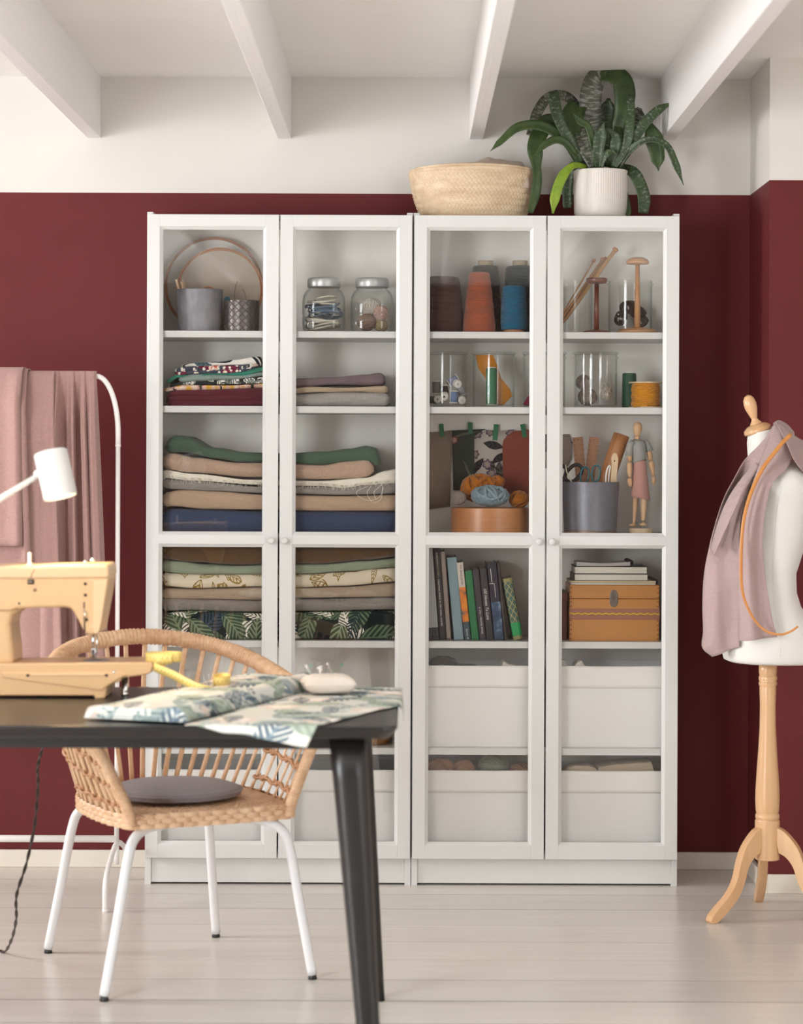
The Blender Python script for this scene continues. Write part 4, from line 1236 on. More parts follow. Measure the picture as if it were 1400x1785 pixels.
solo('bone_folder', m, plain('bone', '#ddd3bf', 0.4), 'thin cream bone strip lying across the black scissors', 'tool', GT)
m = MB()
m.prism([(P(x, y, 6.97).x, P(x, y, 6.97).z) for x, y in ((1064.5, 900), (1064, 840), (1066, 815), (1066, 798), (1068, 792), (1072, 789), (1076, 792), (1078, 800), (1077, 815), (1075, 830), (1076, 845), (1075, 900))][::-1], 6.967, 6.972, bevel=0.0012)
TT = thing('wooden_spatula', 'pale round-topped wooden tool with a hole in the zinc bucket', 'tool', P(1070, 900, 6.97), GT)
part('blade', m, M_PALEWOOD, TT)
m = MB(); m.lathe([(0.0022, 0), (0.0022, 0.0005)], n=12, M=T(P(1071.3, 803.5, 6.9665)) @ RX(PI / 2)); part('hanging_hole', m, plain('hole_brown', '#4a3020', 0.7), TT)
m = MB(); m.tube(cr([P(1056, 842, 6.962), P(1057, 826, 6.962), P(1060, 815, 6.963), P(1064, 811, 6.964)], 5), 0.0028, 8, flat=0.5, up=(0, 1, 0)); m.tube(cr([P(1061, 842, 6.962), P(1062, 826, 6.962), P(1064.5, 813, 6.964)], 5), 0.0022, 8, flat=0.5, up=(0, 1, 0))
solo('white_snips', m, M_WHITEP, 'small white-handled snips beside the pale wooden tool', 'snips', GT)

# artist's mannequin
d = 7.00
M_MANN = wood('mannequin_wood', '#d3a67c', '#e6c39c', 0.42, 16, 'Z')
def Q(x, y, dd=d): return P(975 + x / 7.368, 720 + y / 7.368, dd)
cm = Q(1050, 1550); cm.z = zC
t = thing('artist_mannequin', 'jointed wooden artist mannequin in grey top and pink skirt', 'mannequin', cm)
u = d / FPX / 7.368
zof = lambda y: Q(0, y).z
m = MB(); hb = zof(1475) - zC; m.lathe([(148 * u, 0), (150 * u, 0.001), (150 * u, hb - 0.001), (147 * u, hb)], cm, 40, sy=0.8); part('base', m, M_PALEWOOD, t)
m = MB(); m.tube([Q(1050, 1478), Q(1042, 1080), Q(1040, 900)], 0.0011, 6); part('support_rod', m, plain('rod_steel', '#cfcac2', 0.3, 0.6), t)
def turned(name, pts, dd=d, n=18):
    """a turned wooden piece along a line: (x, y, half width) in the compartment's frame"""
    path = [Q(x, y, dd) for x, y, w in pts]
    m = MB(); m.tube(path, [max(w * u, 0.0004) for x, y, w in pts], n)
    part(name, m, M_MANN, t)
turned('head', [(1008, 116, 8), (1008, 122, 30), (1008, 140, 50), (1008, 170, 60), (1007, 205, 60), (1005, 240, 52), (1003, 270, 44), (1002, 292, 38), (1002, 300, 26)])
turned('neck', [(1001, 298, 26), (1001, 312, 34), (1000, 330, 30), (1000, 350, 26)])
turned('torso', [(1008, 345, 40), (1012, 380, 62), (1018, 450, 70), (1025, 540, 66), (1030, 600, 60), (1035, 640, 60)])
turned('upper_arm', [(905, 400, 34), (903, 470, 38), (905, 560, 34), (907, 625, 26)], 6.99)
turned('forearm', [(905, 632, 28), (900, 660, 34), (900, 740, 36), (903, 800, 24), (905, 826, 20)], 6.985)
turned('hand', [(905, 832, 18), (905, 850, 30), (908, 890, 33), (912, 930, 26), (915, 948, 10)], 6.985)
turned('upper_arm', [(1135, 410, 30), (1150, 470, 36), (1163, 540, 36), (1172, 605, 26)], 7.01)
turned('forearm', [(1174, 612, 28), (1182, 640, 36), (1195, 720, 34), (1205, 785, 24), (1209, 808, 18)], 7.01)
turned('hand', [(1210, 812, 16), (1213, 835, 28), (1214, 870, 28), (1216, 905, 18), (1217, 926, 5)], 7.01)
turned('leg', [(990, 1010, 24), (985, 1070, 36), (982, 1090, 38), (980, 1120, 38), (975, 1200, 36), (968, 1300, 26), (962, 1390, 20), (961, 1410, 18)], 7.02)
turned('leg', [(1080, 1010, 24), (1086, 1070, 38), (1088, 1090, 42), (1088, 1120, 42), (1086, 1200, 40), (1080, 1300, 30), (1078, 1370, 24), (1078, 1385, 22)], 6.995)
for (x, y, dd) in ((945, 1438, 7.02), (1078, 1430, 6.985)):
    c_ = Q(x, y, dd); m = MB(); m.ell(c_, (50 * u, 62 * u, 22 * u), 18, 10); m.tube([c_, c_ + Vector((0.002, 0, 30 * u))], 16 * u, 10); part('foot', m, M_MANN, t)
M_TEE = plain('grey_jersey', '#a3a39f', 0.9, var=0.04, bump=0.15, bs=500)
m = MB()
def tee(k, v):
    a = 2 * PI * k
    y = lerp(342, 630, v)
    w = interp([(342, 44), (370, 88), (420, 98), (500, 92), (630, 84)], y)
    cx = lerp(1008, 1030, v)
    yy = y - 34 * math.cos(a - 0.5) * v ** 3 + (8 * math.cos(a * 1) if v < .1 else 0)
    p = Q(cx + w * math.cos(a), yy, d - 0.000)
    p.y += -0.85 * w * u * math.sin(a)
    return p
m.surf(tee, 28, 10, closeu=True)
for (pts, dd) in (([(950, 372, 40), (912, 400, 44), (898, 470, 46), (894, 550, 52)], 6.99), ([(1080, 372, 40), (1122, 395, 44), (1146, 440, 46), (1162, 490, 50)], 7.01)):
    m.tube([Q(x, y, dd) for x, y, w in pts], [w * u for x, y, w in pts], 16, caps=False)
part('grey_top', m, M_TEE, t, label='pale grey jersey top', solid=0.0008, recalc=False)
M_SKIRT = plain('pink_jersey', '#c39489', 0.9, var=0.04, bump=0.15, bs=500)
m = MB()
def skirt(k, v):
    a = 2 * PI * k
    y = lerp(610, 1095, v)
    w = interp([(610, 76), (760, 88), (900, 100), (1095, 118)], y)
    cx = lerp(1030, 1042, v)
    flo = 1 + 0.05 * math.sin(a * 5) * v
    p = Q(cx + w * flo * math.cos(a), y + 24 * math.cos(a - 0.2) * v ** 3 - 5 * math.cos(4 * a) * v ** 3, d)
    p.y += -0.9 * w * u * flo * math.sin(a)
    return p
m.surf(skirt, 36, 12, closeu=True)
part('pink_skirt', m, M_SKIRT, t, label='dusty pink jersey skirt', solid=0.0008, recalc=False)

# ================================================================ fourth shelf: books, wooden case, notebooks
zD = SZ['D']
GB = 'books leaning on the shelf below the middle rail'
M_PAGES = plain('book_pages', '#d6cdbb', 0.8, var=0.05, vs=300, stretch=(1, 1, 0.02))
def book(label, xb0, xb1, y_top, lean, cover, dB=6.94, depth=0.19, rounded=0.004, side=None):
    """spine towards the room; px of its lower edge in the book zoom frame; lean in degrees"""
    k = 7.368
    x0 = P(740 + xb0 / k, 1115, dB).x; x1 = P(740 + xb1 / k, 1115, dB).x
    w = x1 - x0
    h = S((1215 - y_top) / k, dB) / math.cos(math.radians(lean))
    depth = min(depth, YBK - dB - 0.004)
    M = T((x0, dB, zD + 0.0004)) @ RY(-math.radians(lean))
    t = thing('book', label, 'book', (0, 0, 0), GB, M=M)
    m = MB()
    r = rounded
    # spine + two boards as one wrapped cover
    outer = [(0, depth), (0, r), (r * 0.3, r * 0.3), (r, 0), (w - r, 0), (w - r * 0.3, r * 0.3), (w, r), (w, depth)]
    th = 0.0022
    inner = [(w - th, depth), (w - th, r + th), (th, r + th), (th, depth)]
    ring = outer + inner
    vs = [Vector((x, y, 0)) for x, y in ring] + [Vector((x, y, h)) for x, y in ring]
    n = len(ring)
    fs = [(i, (i + 1) % n, n + (i + 1) % n, n + i) for i in range(n)]
    for b_ in (0, n):
        fs += [(b_ + 0, b_ + 1, b_ + 10, b_ + 11), (b_ + 1, b_ + 2, b_ + 3, b_ + 4, b_ + 5, b_ + 6, b_ + 9, b_ + 10), (b_ + 6, b_ + 7, b_ + 8, b_ + 9)]
    m.add(vs, fs, False)
    part('cover', m, cover, t, local=True)
    m = MB(); m.box((th, r + th, 0.003), (w - th, depth - 0.004, h - 0.003)); part('pages', m, M_PAGES, t, local=True)
    return t, w, h
def on_spine(w, h, x, z, down=True):
    """frame for words that run along a spine; centre at fractions x of the width and z of the height"""
    c = Vector((w * x, -0.0002, h * z))
    if down: return frame(c, Vector((0, 0, -1)), Vector((1, 0, 0)), Vector((0, -1, 0)))
    return frame(c, Vector((0, 0, 1)), Vector((-1, 0, 0)), Vector((0, -1, 0)))
def bookmat(name, hexc, rough=0.45): return plain('cover_' + name, hexc, rough, var=0.05, vs=60)
INK_W, INK_Y, INK_B = plain('white_ink', '#e2e0da', 0.6), plain('pale_lime_ink', '#b9bf8e', 0.6), plain('black_ink', '#2a2826', 0.6)
def photo_cover(name, fn):
    t = NT(name)
    tc = t.node('ShaderNodeTexCoord'); s = t.node('ShaderNodeSeparateXYZ'); t.link(tc.outputs['Object'], s.inputs[0])
    t.base(fn(t, s.outputs)); t.rough(0.35)
    return t.m
def cov1(t, o):
    n = t.noise(t.coord('Object', (1, 1, 3)), 60, 4)
    dark = t.ramp(n, [(0.35, lin('#1d1f24')), (0.75, lin('#5a5d60'))])
    return t.mix(t.math('LESS_THAN', o[2], 0.036), lin('#a9abaa'), dark)
def cov5(t, o):
    n = t.node('ShaderNodeTexVoronoi', voronoi_dimensions='2D'); n.inputs['Scale'].default_value = 34
    t.link(t.coord('Object', (1, 1, 1), (PI / 2, 0, 0)), n.inputs['Vector'])
    fl = t.ramp(n.outputs['Distance'], [(0.1, lin('#e0912c')), (0.5, lin('#d9742a')), (0.8, lin('#3b5a52'))])
    low = t.mix(t.math('LESS_THAN', o[2], 0.055), fl, lin('#3a4a52'))
    return t.mix(t.math('GREATER_THAN', o[2], 0.160), low, lin('#cfc4b8'))
def cov9(t, o):
    n = t.noise(t.coord('Object', (1, 1, 1)), 22, 2)
    ph = t.ramp(n, [(0.35, lin('#20293b')), (0.55, lin('#3d5470')), (0.72, lin('#a9c0d0'))])
    return t.mix(t.math('GREATER_THAN', o[2], 0.115), ph, lin('#292633'))
def cov11(t, o):
    sc = 95
    a = t.math('ABSOLUTE', t.math('SUBTRACT', t.math('FRACT', t.math('MULTIPLY', t.math('ADD', o[2], t.math('MULTIPLY', o[0], 1.6)), sc * 0.42)), 0.5))
    b = t.math('ABSOLUTE', t.math('SUBTRACT', t.math('FRACT', t.math('MULTIPLY', t.math('SUBTRACT', o[2], t.math('MULTIPLY', o[0], 1.6)), sc * 0.42)), 0.5))
    g = t.math('LESS_THAN', t.math('MINIMUM', a, b), 0.06)
    c = t.mix(g, lin('#48665c'), lin('#b5a56a'))
    lab = t.math('MULTIPLY', t.math('GREATER_THAN', o[2], 0.012), t.math('LESS_THAN', o[2], 0.052))
    c = t.mix(lab, c, lin('#2b9a5a'))
    ends = t.math('MAXIMUM', t.math('LESS_THAN', o[2], 0.011), t.math('GREATER_THAN', o[2], 0.176))
    return t.mix(ends, c, lin('#8f8a5c'))
L = 4.3
book('pale grey photo book with a dark lower band, partly behind the stile', 8, 188, -60, L, photo_cover('photo_book_cover', cov1))
t, w, h = book('tall black book with white spine capitals about small homes', 190, 283, 20, L, bookmat('black', '#232022'))
lettering('FIND IT! PART 3', on_spine(w, h, 0.5, 0.745), INK_Y, t, 0.0415, 0.0046)
lettering('IKEA', on_spine(w, h, 0.5, 0.915), INK_Y, t, 0.0125, 0.0046)
lettering('PRESENTS', on_spine(w, h, 0.5, 0.860), INK_W, t, 0.0235, 0.0046)
lettering('CREATING SPACE IN TEN SMALL HOMES', on_spine(w, h, 0.5, 0.40), INK_W, t, 0.142, 0.0046)
t, w, h = book('tall beige-grey book with a tiny black mark at its foot', 285, 345, 80, L, bookmat('beige', '#8d7f75'))
m = MB(); m.box((w * 0.2, -0.0004, 0.002), (w * 0.8, 0.0, 0.005)); part('spine_mark', m, INK_B, t, local=True)
book('pale blue cloth book, broadest spine beside the flower book', 378, 506, 160, 5.2, bookmat('lightblue', '#7c949b'))
t, w, h = book('white book with an orange flower on its spine', 512, 601, 222, 6.2, photo_cover('flower_cover', cov5))
lettering('The Secret garden', on_spine(w, h, 0.55, 0.835), INK_B, t, 0.062, 0.0075, italic=True)
lettering('Sylvia R.', on_spine(w, h, 0.5, 0.075), INK_W, t, 0.034, 0.007, italic=True)
book('bright green book with a plain spine', 606, 702, 325, 6.0, bookmat('green', '#1f7040'))
t, w, h = book('dark book of ghost stories with white spine lettering', 708, 794, 318, 6.2, bookmat('plum', '#39343a'))
lettering('Ghost Stories \u2022 Vol. 2', on_spine(w, h, 0.5, 0.275, False), INK_W, t, 0.082, 0.0055)
t, w, h = book('charcoal book with slanting white script on its spine', 800, 894, 308, 6.2, bookmat('charcoal', '#302f33'))
lettering('100 Homes To Love', on_spine(w, h, 0.5, 0.505), INK_W, t, 0.094, 0.009, italic=True)
t, w, h = book('dark blue book with a photograph on its spine', 900, 1026, 232, 6.0, photo_cover('blue_photo_cover', cov9))
m = MB(); m.tube(cr([(w * x, -0.0002, h * z) for x, z in ((0.05, 0.735), (0.45, 0.735), (0.56, 0.70), (0.56, 0.55))], 5), 0.0009, 5); part('spine_print', m, INK_W, t, local=True)
m = MB(); m.box((w * 0.30, -0.0004, h * 0.76), (w * 0.36, 0, h * 0.93)); part('spine_print', m, INK_W, t, local=True)
book('thin brown-black book between the blue photo book and the gilt one', 1030, 1072, 228, 6.0, bookmat('darkbrown', '#332c28'))
t, w, h = book('old green and gold patterned book leaning most', 1142, 1272, 430, 10.5, photo_cover('gilt_cover', cov11), depth=0.16, rounded=0.009)

# ---- wooden case with a latch
k = 7.368
def R4(x, y, dd): return P(975 + x / k, 960 + y / k, dd)
d0 = 6.935
p0, p1 = R4(133, 1160, d0), R4(1285, 445, d0)
x0, x1, z1, z0 = p0.x, p1.x, p1.z, zD
M_CASE = wood('case_wood', '#b5793c', '#c98d4c', 0.38, 8, 'X', 0.15)
t = thing('wooden_case', 'honey-coloured wooden case with a metal latch and lace band', 'box', ((x0 + x1) / 2, 7.04, z0))
zl = R4(0, 615, d0).z
m = MB(); m.box((x0, d0, z0), (x1, 7.15, zl - 0.0006), 0.0012); part('case_body', m, M_CASE, t)
m = MB(); m.box((x0, d0, zl + 0.0006), (x1, 7.15, z1), 0.0012); LID = part('lid', m, M_CASE, t)
M_JOINT = plain('end_grain', '#8a4f28', 0.6)
for side in (0, 1):
    for i in range(12):
        zz = lerp(z0 + 0.006, z1 - 0.008, i / 11)
        xa = x0 + 0.0008 if side == 0 else x1 - 0.0068
        m = MB(); m.box((xa, d0 - 0.0003, zz - 0.0019), (xa + 0.006, d0 + 0.002, zz + 0.0019)); part('finger_joint', m, M_JOINT, t)
lc = R4(702, 615, d0 - 0.001)
M_LATCH = plain('aged_nickel', '#7d756c', 0.3, 0.95, var=0.15, vs=80)
pl = [(lc.x + S(7.6, d0) * math.copysign(abs(math.cos(a)) ** 0.9, math.cos(a)), lc.z + S(15, d0) * math.copysign(abs(math.sin(a)) ** 0.75, math.sin(a))) for a in [2 * PI * i / 28 for i in range(28)]]
m = MB(); m.prism(pl, d0 - 0.0025, d0 + 0.0005, bevel=0.0008); la = part('latch', m, M_LATCH, t)
zz0 = lc.z + 0.002
m = MB(); m.tube([(lc.x - 0.0035, d0 - 0.004, zz0), (lc.x - 0.0035, d0 - 0.005, zz0 + 0.013), (lc.x - 0.002, d0 - 0.005, zz0 + 0.016), (lc.x + 0.002, d0 - 0.005, zz0 + 0.016), (lc.x + 0.0035, d0 - 0.005, zz0 + 0.013), (lc.x + 0.0035, d0 - 0.004, zz0)], 0.0015, 8, closed=True); part('hasp', m, M_LATCH, la)
m = MB(); m.ell((lc.x, d0 - 0.003, lc.z - 0.003), (0.0022, 0.0022, 0.0022), 12, 8); part('rivet', m, M_LATCH, la)
za, zb = R4(0, 740, d0).z, R4(0, 882, d0).z
def lace_mat():
    t = NT('lace_band')
    tc = t.node('ShaderNodeTexCoord'); s = t.node('ShaderNodeSeparateXYZ'); t.link(tc.outputs['Object'], s.inputs[0])
    w1 = t.math('SINE', t.math('MULTIPLY', s.outputs[0], 700)); w2 = t.math('SINE', t.math('MULTIPLY', t.math('ADD', s.outputs[2], t.math('MULTIPLY', t.math('SINE', t.math('MULTIPLY', s.outputs[0], 700)), 0.0012)), 1400))
    f = t.math('GREATER_THAN', t.math('MULTIPLY', w1, w2), 0.15)
    t.base(t.mix(f, lin('#b07c66'), lin('#8c5b42'))); t.rough(0.85); t.bump(f, 0.5, 0.001)
    return t.m
m = MB(); m.box((x0 - 0.0012, d0 - 0.0012, zb), (x1 + 0.0012, 7.151, za), 0.0004); part('lace_band', m, lace_mat(), t)
zm = (za + zb) / 2 + 0.0008
ed = []
nz = 132
for i in range(nz + 1):
    ed.append((lerp(x0 - 0.0015, x1 + 0.0015, i / nz), d0 - 0.0026, zm + 0.0016 * math.sin(i / nz * 26 * PI)))
m = MB(); m.tube(ed, 0.0024, 6, flat=0.35, up=(0, 1, 0)); part('rickrack_trim', m, plain('yellow_rickrack', '#e0b53c', 0.8), t, label='yellow zigzag trim')
# brown box beside it
m = MB(); bx0, bx1 = P(962, 1117, 6.96).x, P(990, 1117, 6.96).x
t = thing('brown_box', 'reddish brown lidded box half hidden beside the wooden case', 'box', ((bx0 + bx1) / 2, 7.05, zD))
zt_ = P(980, 1033, 6.96).z
M_BRN = plain('brown_board', '#6b3b2c', 0.55, var=0.06)
m.box((bx0, 6.965, zD), (bx1 - 0.0015, 7.15, zt_ - 0.0005), 0.0015); part('box_body', m, M_BRN, t)
m = MB(); m.box((bx0 - 0.002, 6.962, zt_ - 0.027), (bx1, 7.152, zt_), 0.002, 2); part('lid', m, M_BRN, t)
# notebooks on the case
GN = 'notebooks stacked on the wooden case'
zt_ = z1
def slab(lo, hi, r=0.001): return MB().box(lo, hi, r)
M_PAPER = plain('paper_edge', '#d9d4c6', 0.8, var=0.03, vs=200, stretch=(0.02, 1, 40))
M_COVERB = plain('black_cover', '#1c1b1d', 0.5)
def spiral(root, c, r, n, y0, y1, tr):
    for i in range(n):
        yy = lerp(y0, y1, i / max(1, n - 1)); m = MB()
        m.tube([c + Vector((r * math.cos(a), yy + 0.0016 * math.sin(a), r * math.sin(a))) for a in [2 * PI * j / 18 for j in range(18)]], tr, 6, closed=True); part('binding_ring', m, M_BLACK, root)
# 1: wide spiral pad
a_, b_ = R4(150, 440, 6.95), R4(1240, 388, 6.95)
h1 = S(52 / k, 6.95)
t = thing('spiral_pad', 'wide cream spiral pad lying directly on the wooden case', 'notebook', ((a_.x + b_.x) / 2, 7.04, zt_), GN)
m = slab((a_.x, 6.95, zt_), (b_.x, 7.14, zt_ + h1 * 0.45)); part('page_block', m, M_PAPER, t)
m = MB(); m.box((a_.x - 0.001, 6.949, zt_ + h1 * 0.5), (b_.x, 7.14, zt_ + h1), 0.0004); part('top_sheets', m, plain('kraft_paper', '#c9b795', 0.8), t)
spiral(t, Vector((b_.x + 0.000, 0, zt_ + 0.0095)), 0.0075, 14, 6.955, 7.13, 0.0013)
zt_ += h1
def hardbook(label, xa, xb, ya, yb, closed):
    global zt_
    a_, b_ = R4(xa, yb, 6.955), R4(xb, ya, 6.955)
    h = S((yb - ya) / k, 6.955)
    t = thing('notebook', label, 'notebook', ((a_.x + b_.x) / 2, 7.04, zt_), GN)
    m = slab((a_.x + 0.002, 6.957, zt_ + 0.0014), (b_.x - 0.001, 7.115, zt_ + h - 0.0014), 0.0004); part('page_block', m, M_PAPER, t)
    for z in (zt_, zt_ + h - 0.0013):
        m = slab((a_.x, 6.955, z), (b_.x, 7.118, z + 0.0013), 0.0004); part('cover_board', m, M_COVERB, t)
    if closed:
        m = MB(); m.box((a_.x - 0.0012, 6.955, zt_), (a_.x + 0.0002, 7.118, zt_ + h), 0.0006); part('spine', m, M_COVERB, t)
    zt_ += h
hardbook('lower white-paged notebook with a black cover, under its twin', 190, 1138, 303, 390, True)
hardbook('upper white-paged notebook, under the small spiral pad', 195, 1130, 207, 303, False)
a_, b_ = R4(222, 207, 6.975), R4(908, 150, 6.975)
t = thing('spiral_notebook', 'small grey spiral notebook crowning the pile on the case', 'notebook', ((a_.x + b_.x) / 2, 7.03, zt_), GN)
hh = S(56 / k, 6.975)
m = MB()
def pad(u_, v_):
    x = lerp(a_.x, b_.x, u_)
    sag = 0.004 * math.sin(PI * u_)
    return x, sag
n = 20; vs = []; fs = []
for i in range(n + 1):
    x, sag = pad(i / n, 0)
    lift = 0.003 * max(0.0, i / n - 0.55) * 2.2
    for (yy, zz) in ((6.965, zt_ + lift * 0.6 + 0.0002), (6.965, zt_ + hh - sag + lift * 0.2), (7.09, zt_ + hh - sag), (7.09, zt_ + 0.0002)): vs.append(Vector((x, yy, zz)))
for i in range(n):
    for j in range(4): fs.append((4 * i + j, 4 * i + (j + 1) % 4, 4 * i + 4 + (j + 1) % 4, 4 * i + 4 + j))
fs += [(0, 1, 2, 3), (4 * n + 3, 4 * n + 2, 4 * n + 1, 4 * n)]
m.add(vs, fs, False); part('page_block', m, plain('grey_paper', '#b9b4ae', 0.8, var=0.05, vs=200, stretch=(0.02, 1, 40)), t)
spiral(t, Vector((b_.x + 0.001, 0, zt_ + hh * 0.75 + 0.001)), 0.0085, 12, 6.968, 7.08, 0.0013)

# ================================================================ white fabric boxes on the two lowest shelves
M_BOXF = plain('white_box_fabric', '#ecebea', 0.85, var=0.01, bump=0.12, bs=600)
M_BAND = plain('white_box_band', '#f0ede8', 0.8, var=0.01, bump=0.15, bs=600)
def storage_box(label, x0, x1, z0, h):
    t = thing('storage_box', label, 'storage box', ((x0 + x1) / 2, 7.03, z0), 'white fabric storage boxes')
    y0, y1 = 6.925, 7.16
    w = 0.0035
    m = MB()
    m.box((x0, y0, z0), (x1, y0 + w, z0 + h), 0.001); m.box((x0, y1 - w, z0), (x1, y1, z0 + h), 0.001)
    m.box((x0, y0 + w, z0), (x0 + w, y1 - w, z0 + h), 0.001); m.box((x1 - w, y0 + w, z0), (x1, y1 - w, z0 + h), 0.001)
    m.box((x0 + w, y0 + w, z0), (x1 - w, y1 - w, z0 + 0.004))
    part('box_wall', m, M_BOXF, t)
    m = MB(); bz = z0 + h - 0.066
    n = 24
    def band(u_, v_):
        x = lerp(x0 - 0.0005, x1 + 0.0005, u_); z = lerp(bz, z0 + h, v_)
        return (x, y0 - 0.0018 - 0.0012 * v_ - 0.0007 * math.sin(u_ * 23) * v_, z + (0.0012 * math.sin(u_ * 9) if v_ > 0.9 else 0))
    m.surf(band, n, 6)
    part('top_band', m, M_BAND, t, label='stitched top band', solid=0.0016)
i0, i1 = 0.0225, 0.3935
for nm, X0, zz, hh, labs in (('E', XR, SZ['E'], 0.245, ('white fabric box with a dark cloth over its rim, below the books', 'white fabric box with two pale corners showing, below the wooden case')),
                       ('F', XR, SZ['F'], 0.243, ('white fabric box filled with pink and grey-green yarn on the lowest shelf', 'white fabric box of folded beige cloth on the lowest shelf')),
                       ('F', XL, SZ['F'], 0.243, ('white fabric box behind the rattan chair on the lowest shelf', 'white fabric box behind the table leg on the lowest shelf'))):
    storage_box(labs[0], X0 + i0, X0 + i1, zz, hh)
    storage_box(labs[1], X0 + 0.4065, X0 + 0.7775, zz, hh)
# what shows over their rims
def crumple(name, label, cat, pts, d0, d1, mat, group=None, base=None, amp=0.006, seed=1):
    """a heap of cloth: its skyline follows the pixels, it runs back from d0 to d1 and down to base"""
    m = MB()
    x0, x1 = pts[0][0], pts[-1][0]
    def f(u_, v_):
        px = lerp(x0, x1, u_); top = interp(pts, px)
        dd = lerp(d0, d1, min(1.0, max(0.0, (v_ - 0.3) / 0.7)))
        p = P(px, top, (d0 + d1) / 2)
        z = p.z
        if v_ < 0.3: z = lerp(base, z, math.sin(v_ / 0.3 * PI / 2))
        nn = noise.noise(Vector((p.x * 22 + seed, dd * 22, seed)))
        return (p.x + 0.004 * noise.noise(Vector((p.x * 30, v_ * 4, seed + 5))), dd + amp * nn, z + amp * nn * (v_ > 0.32) - 0.05 * max(0, v_ - 0.6) ** 2)
    m.surf(f, 36, 18)
    return solo(name, m, mat, label, cat, group, solid=0.0014)
zE = SZ['E']
M_DARKC = fabric('black_cloth', '#2a2524', 0.1)
crumple('dark_cloth', 'black cloth slumped over the rim of the box below the books', 'cloth', [(748, 1158), (756, 1149), (766, 1144), (780, 1146), (792, 1150), (802, 1157), (830, 1160)], 6.945, 7.10, M_DARKC, base=zE + 0.18, seed=2)
M_PALEC = fabric('pale_cloth', '#cfc8bb', 0.05)
crumple('pale_cloth', 'pale cloth corner peeping from the box below the books', 'cloth', [(872, 1162), (876, 1150), (886, 1155), (898, 1158), (915, 1160)], 6.945, 7.08, M_PALEC, base=zE + 0.19, seed=3, amp=0.002)
crumple('pale_cloth', 'pale cloth corner nearest the stile in the box below the wooden case', 'cloth', [(974, 1150), (980, 1148), (990, 1160)], 6.945, 7.06, M_PALEC, base=zE + 0.19, seed=4, amp=0.002)
crumple('pale_cloth', 'pale cloth peak in the middle of the box below the wooden case', 'cloth', [(996, 1162), (1004, 1152), (1010, 1149), (1016, 1156), (1022, 1163)], 6.945, 7.06, M_PALEC, base=zE + 0.19, seed=5, amp=0.002)
zF = SZ['F']
GP = 'yarn in the box on the lowest shelf'
Y_PK, Y_SG = yarn('salmon_wool', '#b58a70', 0.15), yarn('grey_green_wool', '#8d9080', 0.18)
rim = zF + 0.243
for i, (lab, px, py, r, mt, sd) in enumerate((('salmon wool skein with loose loops, nearest the stile', 766, 1339, (.048, .04, .030), Y_PK, 31), ('second salmon wool skein in the lowest yarn box', 808, 1341, (.034, .04, .028), Y_PK, 32), ('grey-green wool ball in the lowest yarn box', 860, 1335, (.047, .045, .032), Y_SG, 33), ('third salmon wool skein, beyond the grey-green ball', 908, 1345, (.036, .04, .025), Y_PK, 34))):
    p = P(px, py, 7.0)
    o = yarn_ball(lab, p, r, 30, 0.0019, mt, sd, GP, spread=0.5, name='yarn_ball' if i == 2 else 'yarn_skein')
    o.location = p - Vector((0, 0, r[2]))
M_BEI = fabric('beige_box_cloth', '#b7a690', 0.05)
crumple('folded_cloth', 'rounded beige cloth roll, smaller one in the lowest cloth box', 'cloth', [(980, 1344), (988, 1334), (1000, 1330), (1020, 1330), (1034, 1334), (1040, 1343)], 6.945, 7.08, M_BEI, base=zF + 0.19, seed=6, amp=0.003)
crumple('folded_cloth', 'broad folded beige cloth, larger one in the lowest cloth box', 'cloth', [(1034, 1343), (1040, 1331), (1070, 1326), (1120, 1323), (1130, 1322), (1138, 1343)], 6.950, 7.12, M_BEI, base=zF + 0.19, seed=7, amp=0.002)

# ---- wicker basket on the fifth shelf of the left bookcase, behind the table
M_WICK = wood('brown_wicker', '#8a5f38', '#b5854f', 0.6, 30, 'X')
def woven_lathe(prof_r, h, c, sx, sy, rows, cols, lift, name, root, mat, herring=False, z0=0.0, seed=0):
    """basket weave built strand by strand"""
    rr = random.Random(seed); m = MB()
    for j in range(rows):
        za, zb = j / rows, (j + 1) / rows
        off = 0.5 * (j % 2)
        for i in range(cols):
            a0 = 2 * PI * (i + off) / cols; a1 = a0 + 2 * PI / cols * (1.25 if herring else 1.0)
            sl = (0.55 if j % 2 else -0.55) if herring else 0.0
            vs = []
            for s in range(4):
                f = s / 3
                a = lerp(a0, a1, f)
                lif = lift * (0.15 + math.sin(PI * f)) * rr.uniform(0.8, 1.15)
                zc = (za + zb) / 2 + (f - 0.5) * sl * 2 / rows
                for e in (-0.62, 0.0, 0.62):
                    zz = zc + e / rows
                    zz = min(max(zz, 0.0), 1.0)
                    r_ = prof_r(zz) + lif * (1.0 if e == 0 else 0.35)
                    vs.append(Vector((c[0] + r_ * sx * math.cos(a), c[1] + r_ * sy * math.sin(a), c[2] + z0 + h * zz)))
            fs = []
            for s in range(3):
                for e in range(2): fs.append((3 * s + e, 3 * s + 3 + e, 3 * s + 4 + e, 3 * s + 1 + e))
            m.add(vs, fs, True)
    return part(name, m, mat, root, stuff=True, recalc=False)
d = 7.02
cb = P(624, 1300, d); cb.z = zE
t = thing('wicker_basket', 'round brown wicker basket on the shelf behind the table corner', 'basket', cb)
pr = lambda zz: S(50, d) + S(28, d) * (1 - (1 - zz) ** 2)
hbk = 0.115
m = MB(); m.lathe([(1e-5, 0.002), (pr(0) - 0.002, 0.002)] + [(pr(i / 8) - 0.002, max(0.003, hbk * i / 8)) for i in range(9)] + [(pr(1) - 0.008, hbk), (pr(0) - 0.008, 0.01), (1e-5, 0.01)], cb, 40, sy=0.9, cap=False); part('basket_shell', m, M_WICK, t)
woven_lathe(pr, hbk, cb, 1, 0.9, 14, 60, 0.004, 'wicker_weave', t, M_WICK, seed=4)
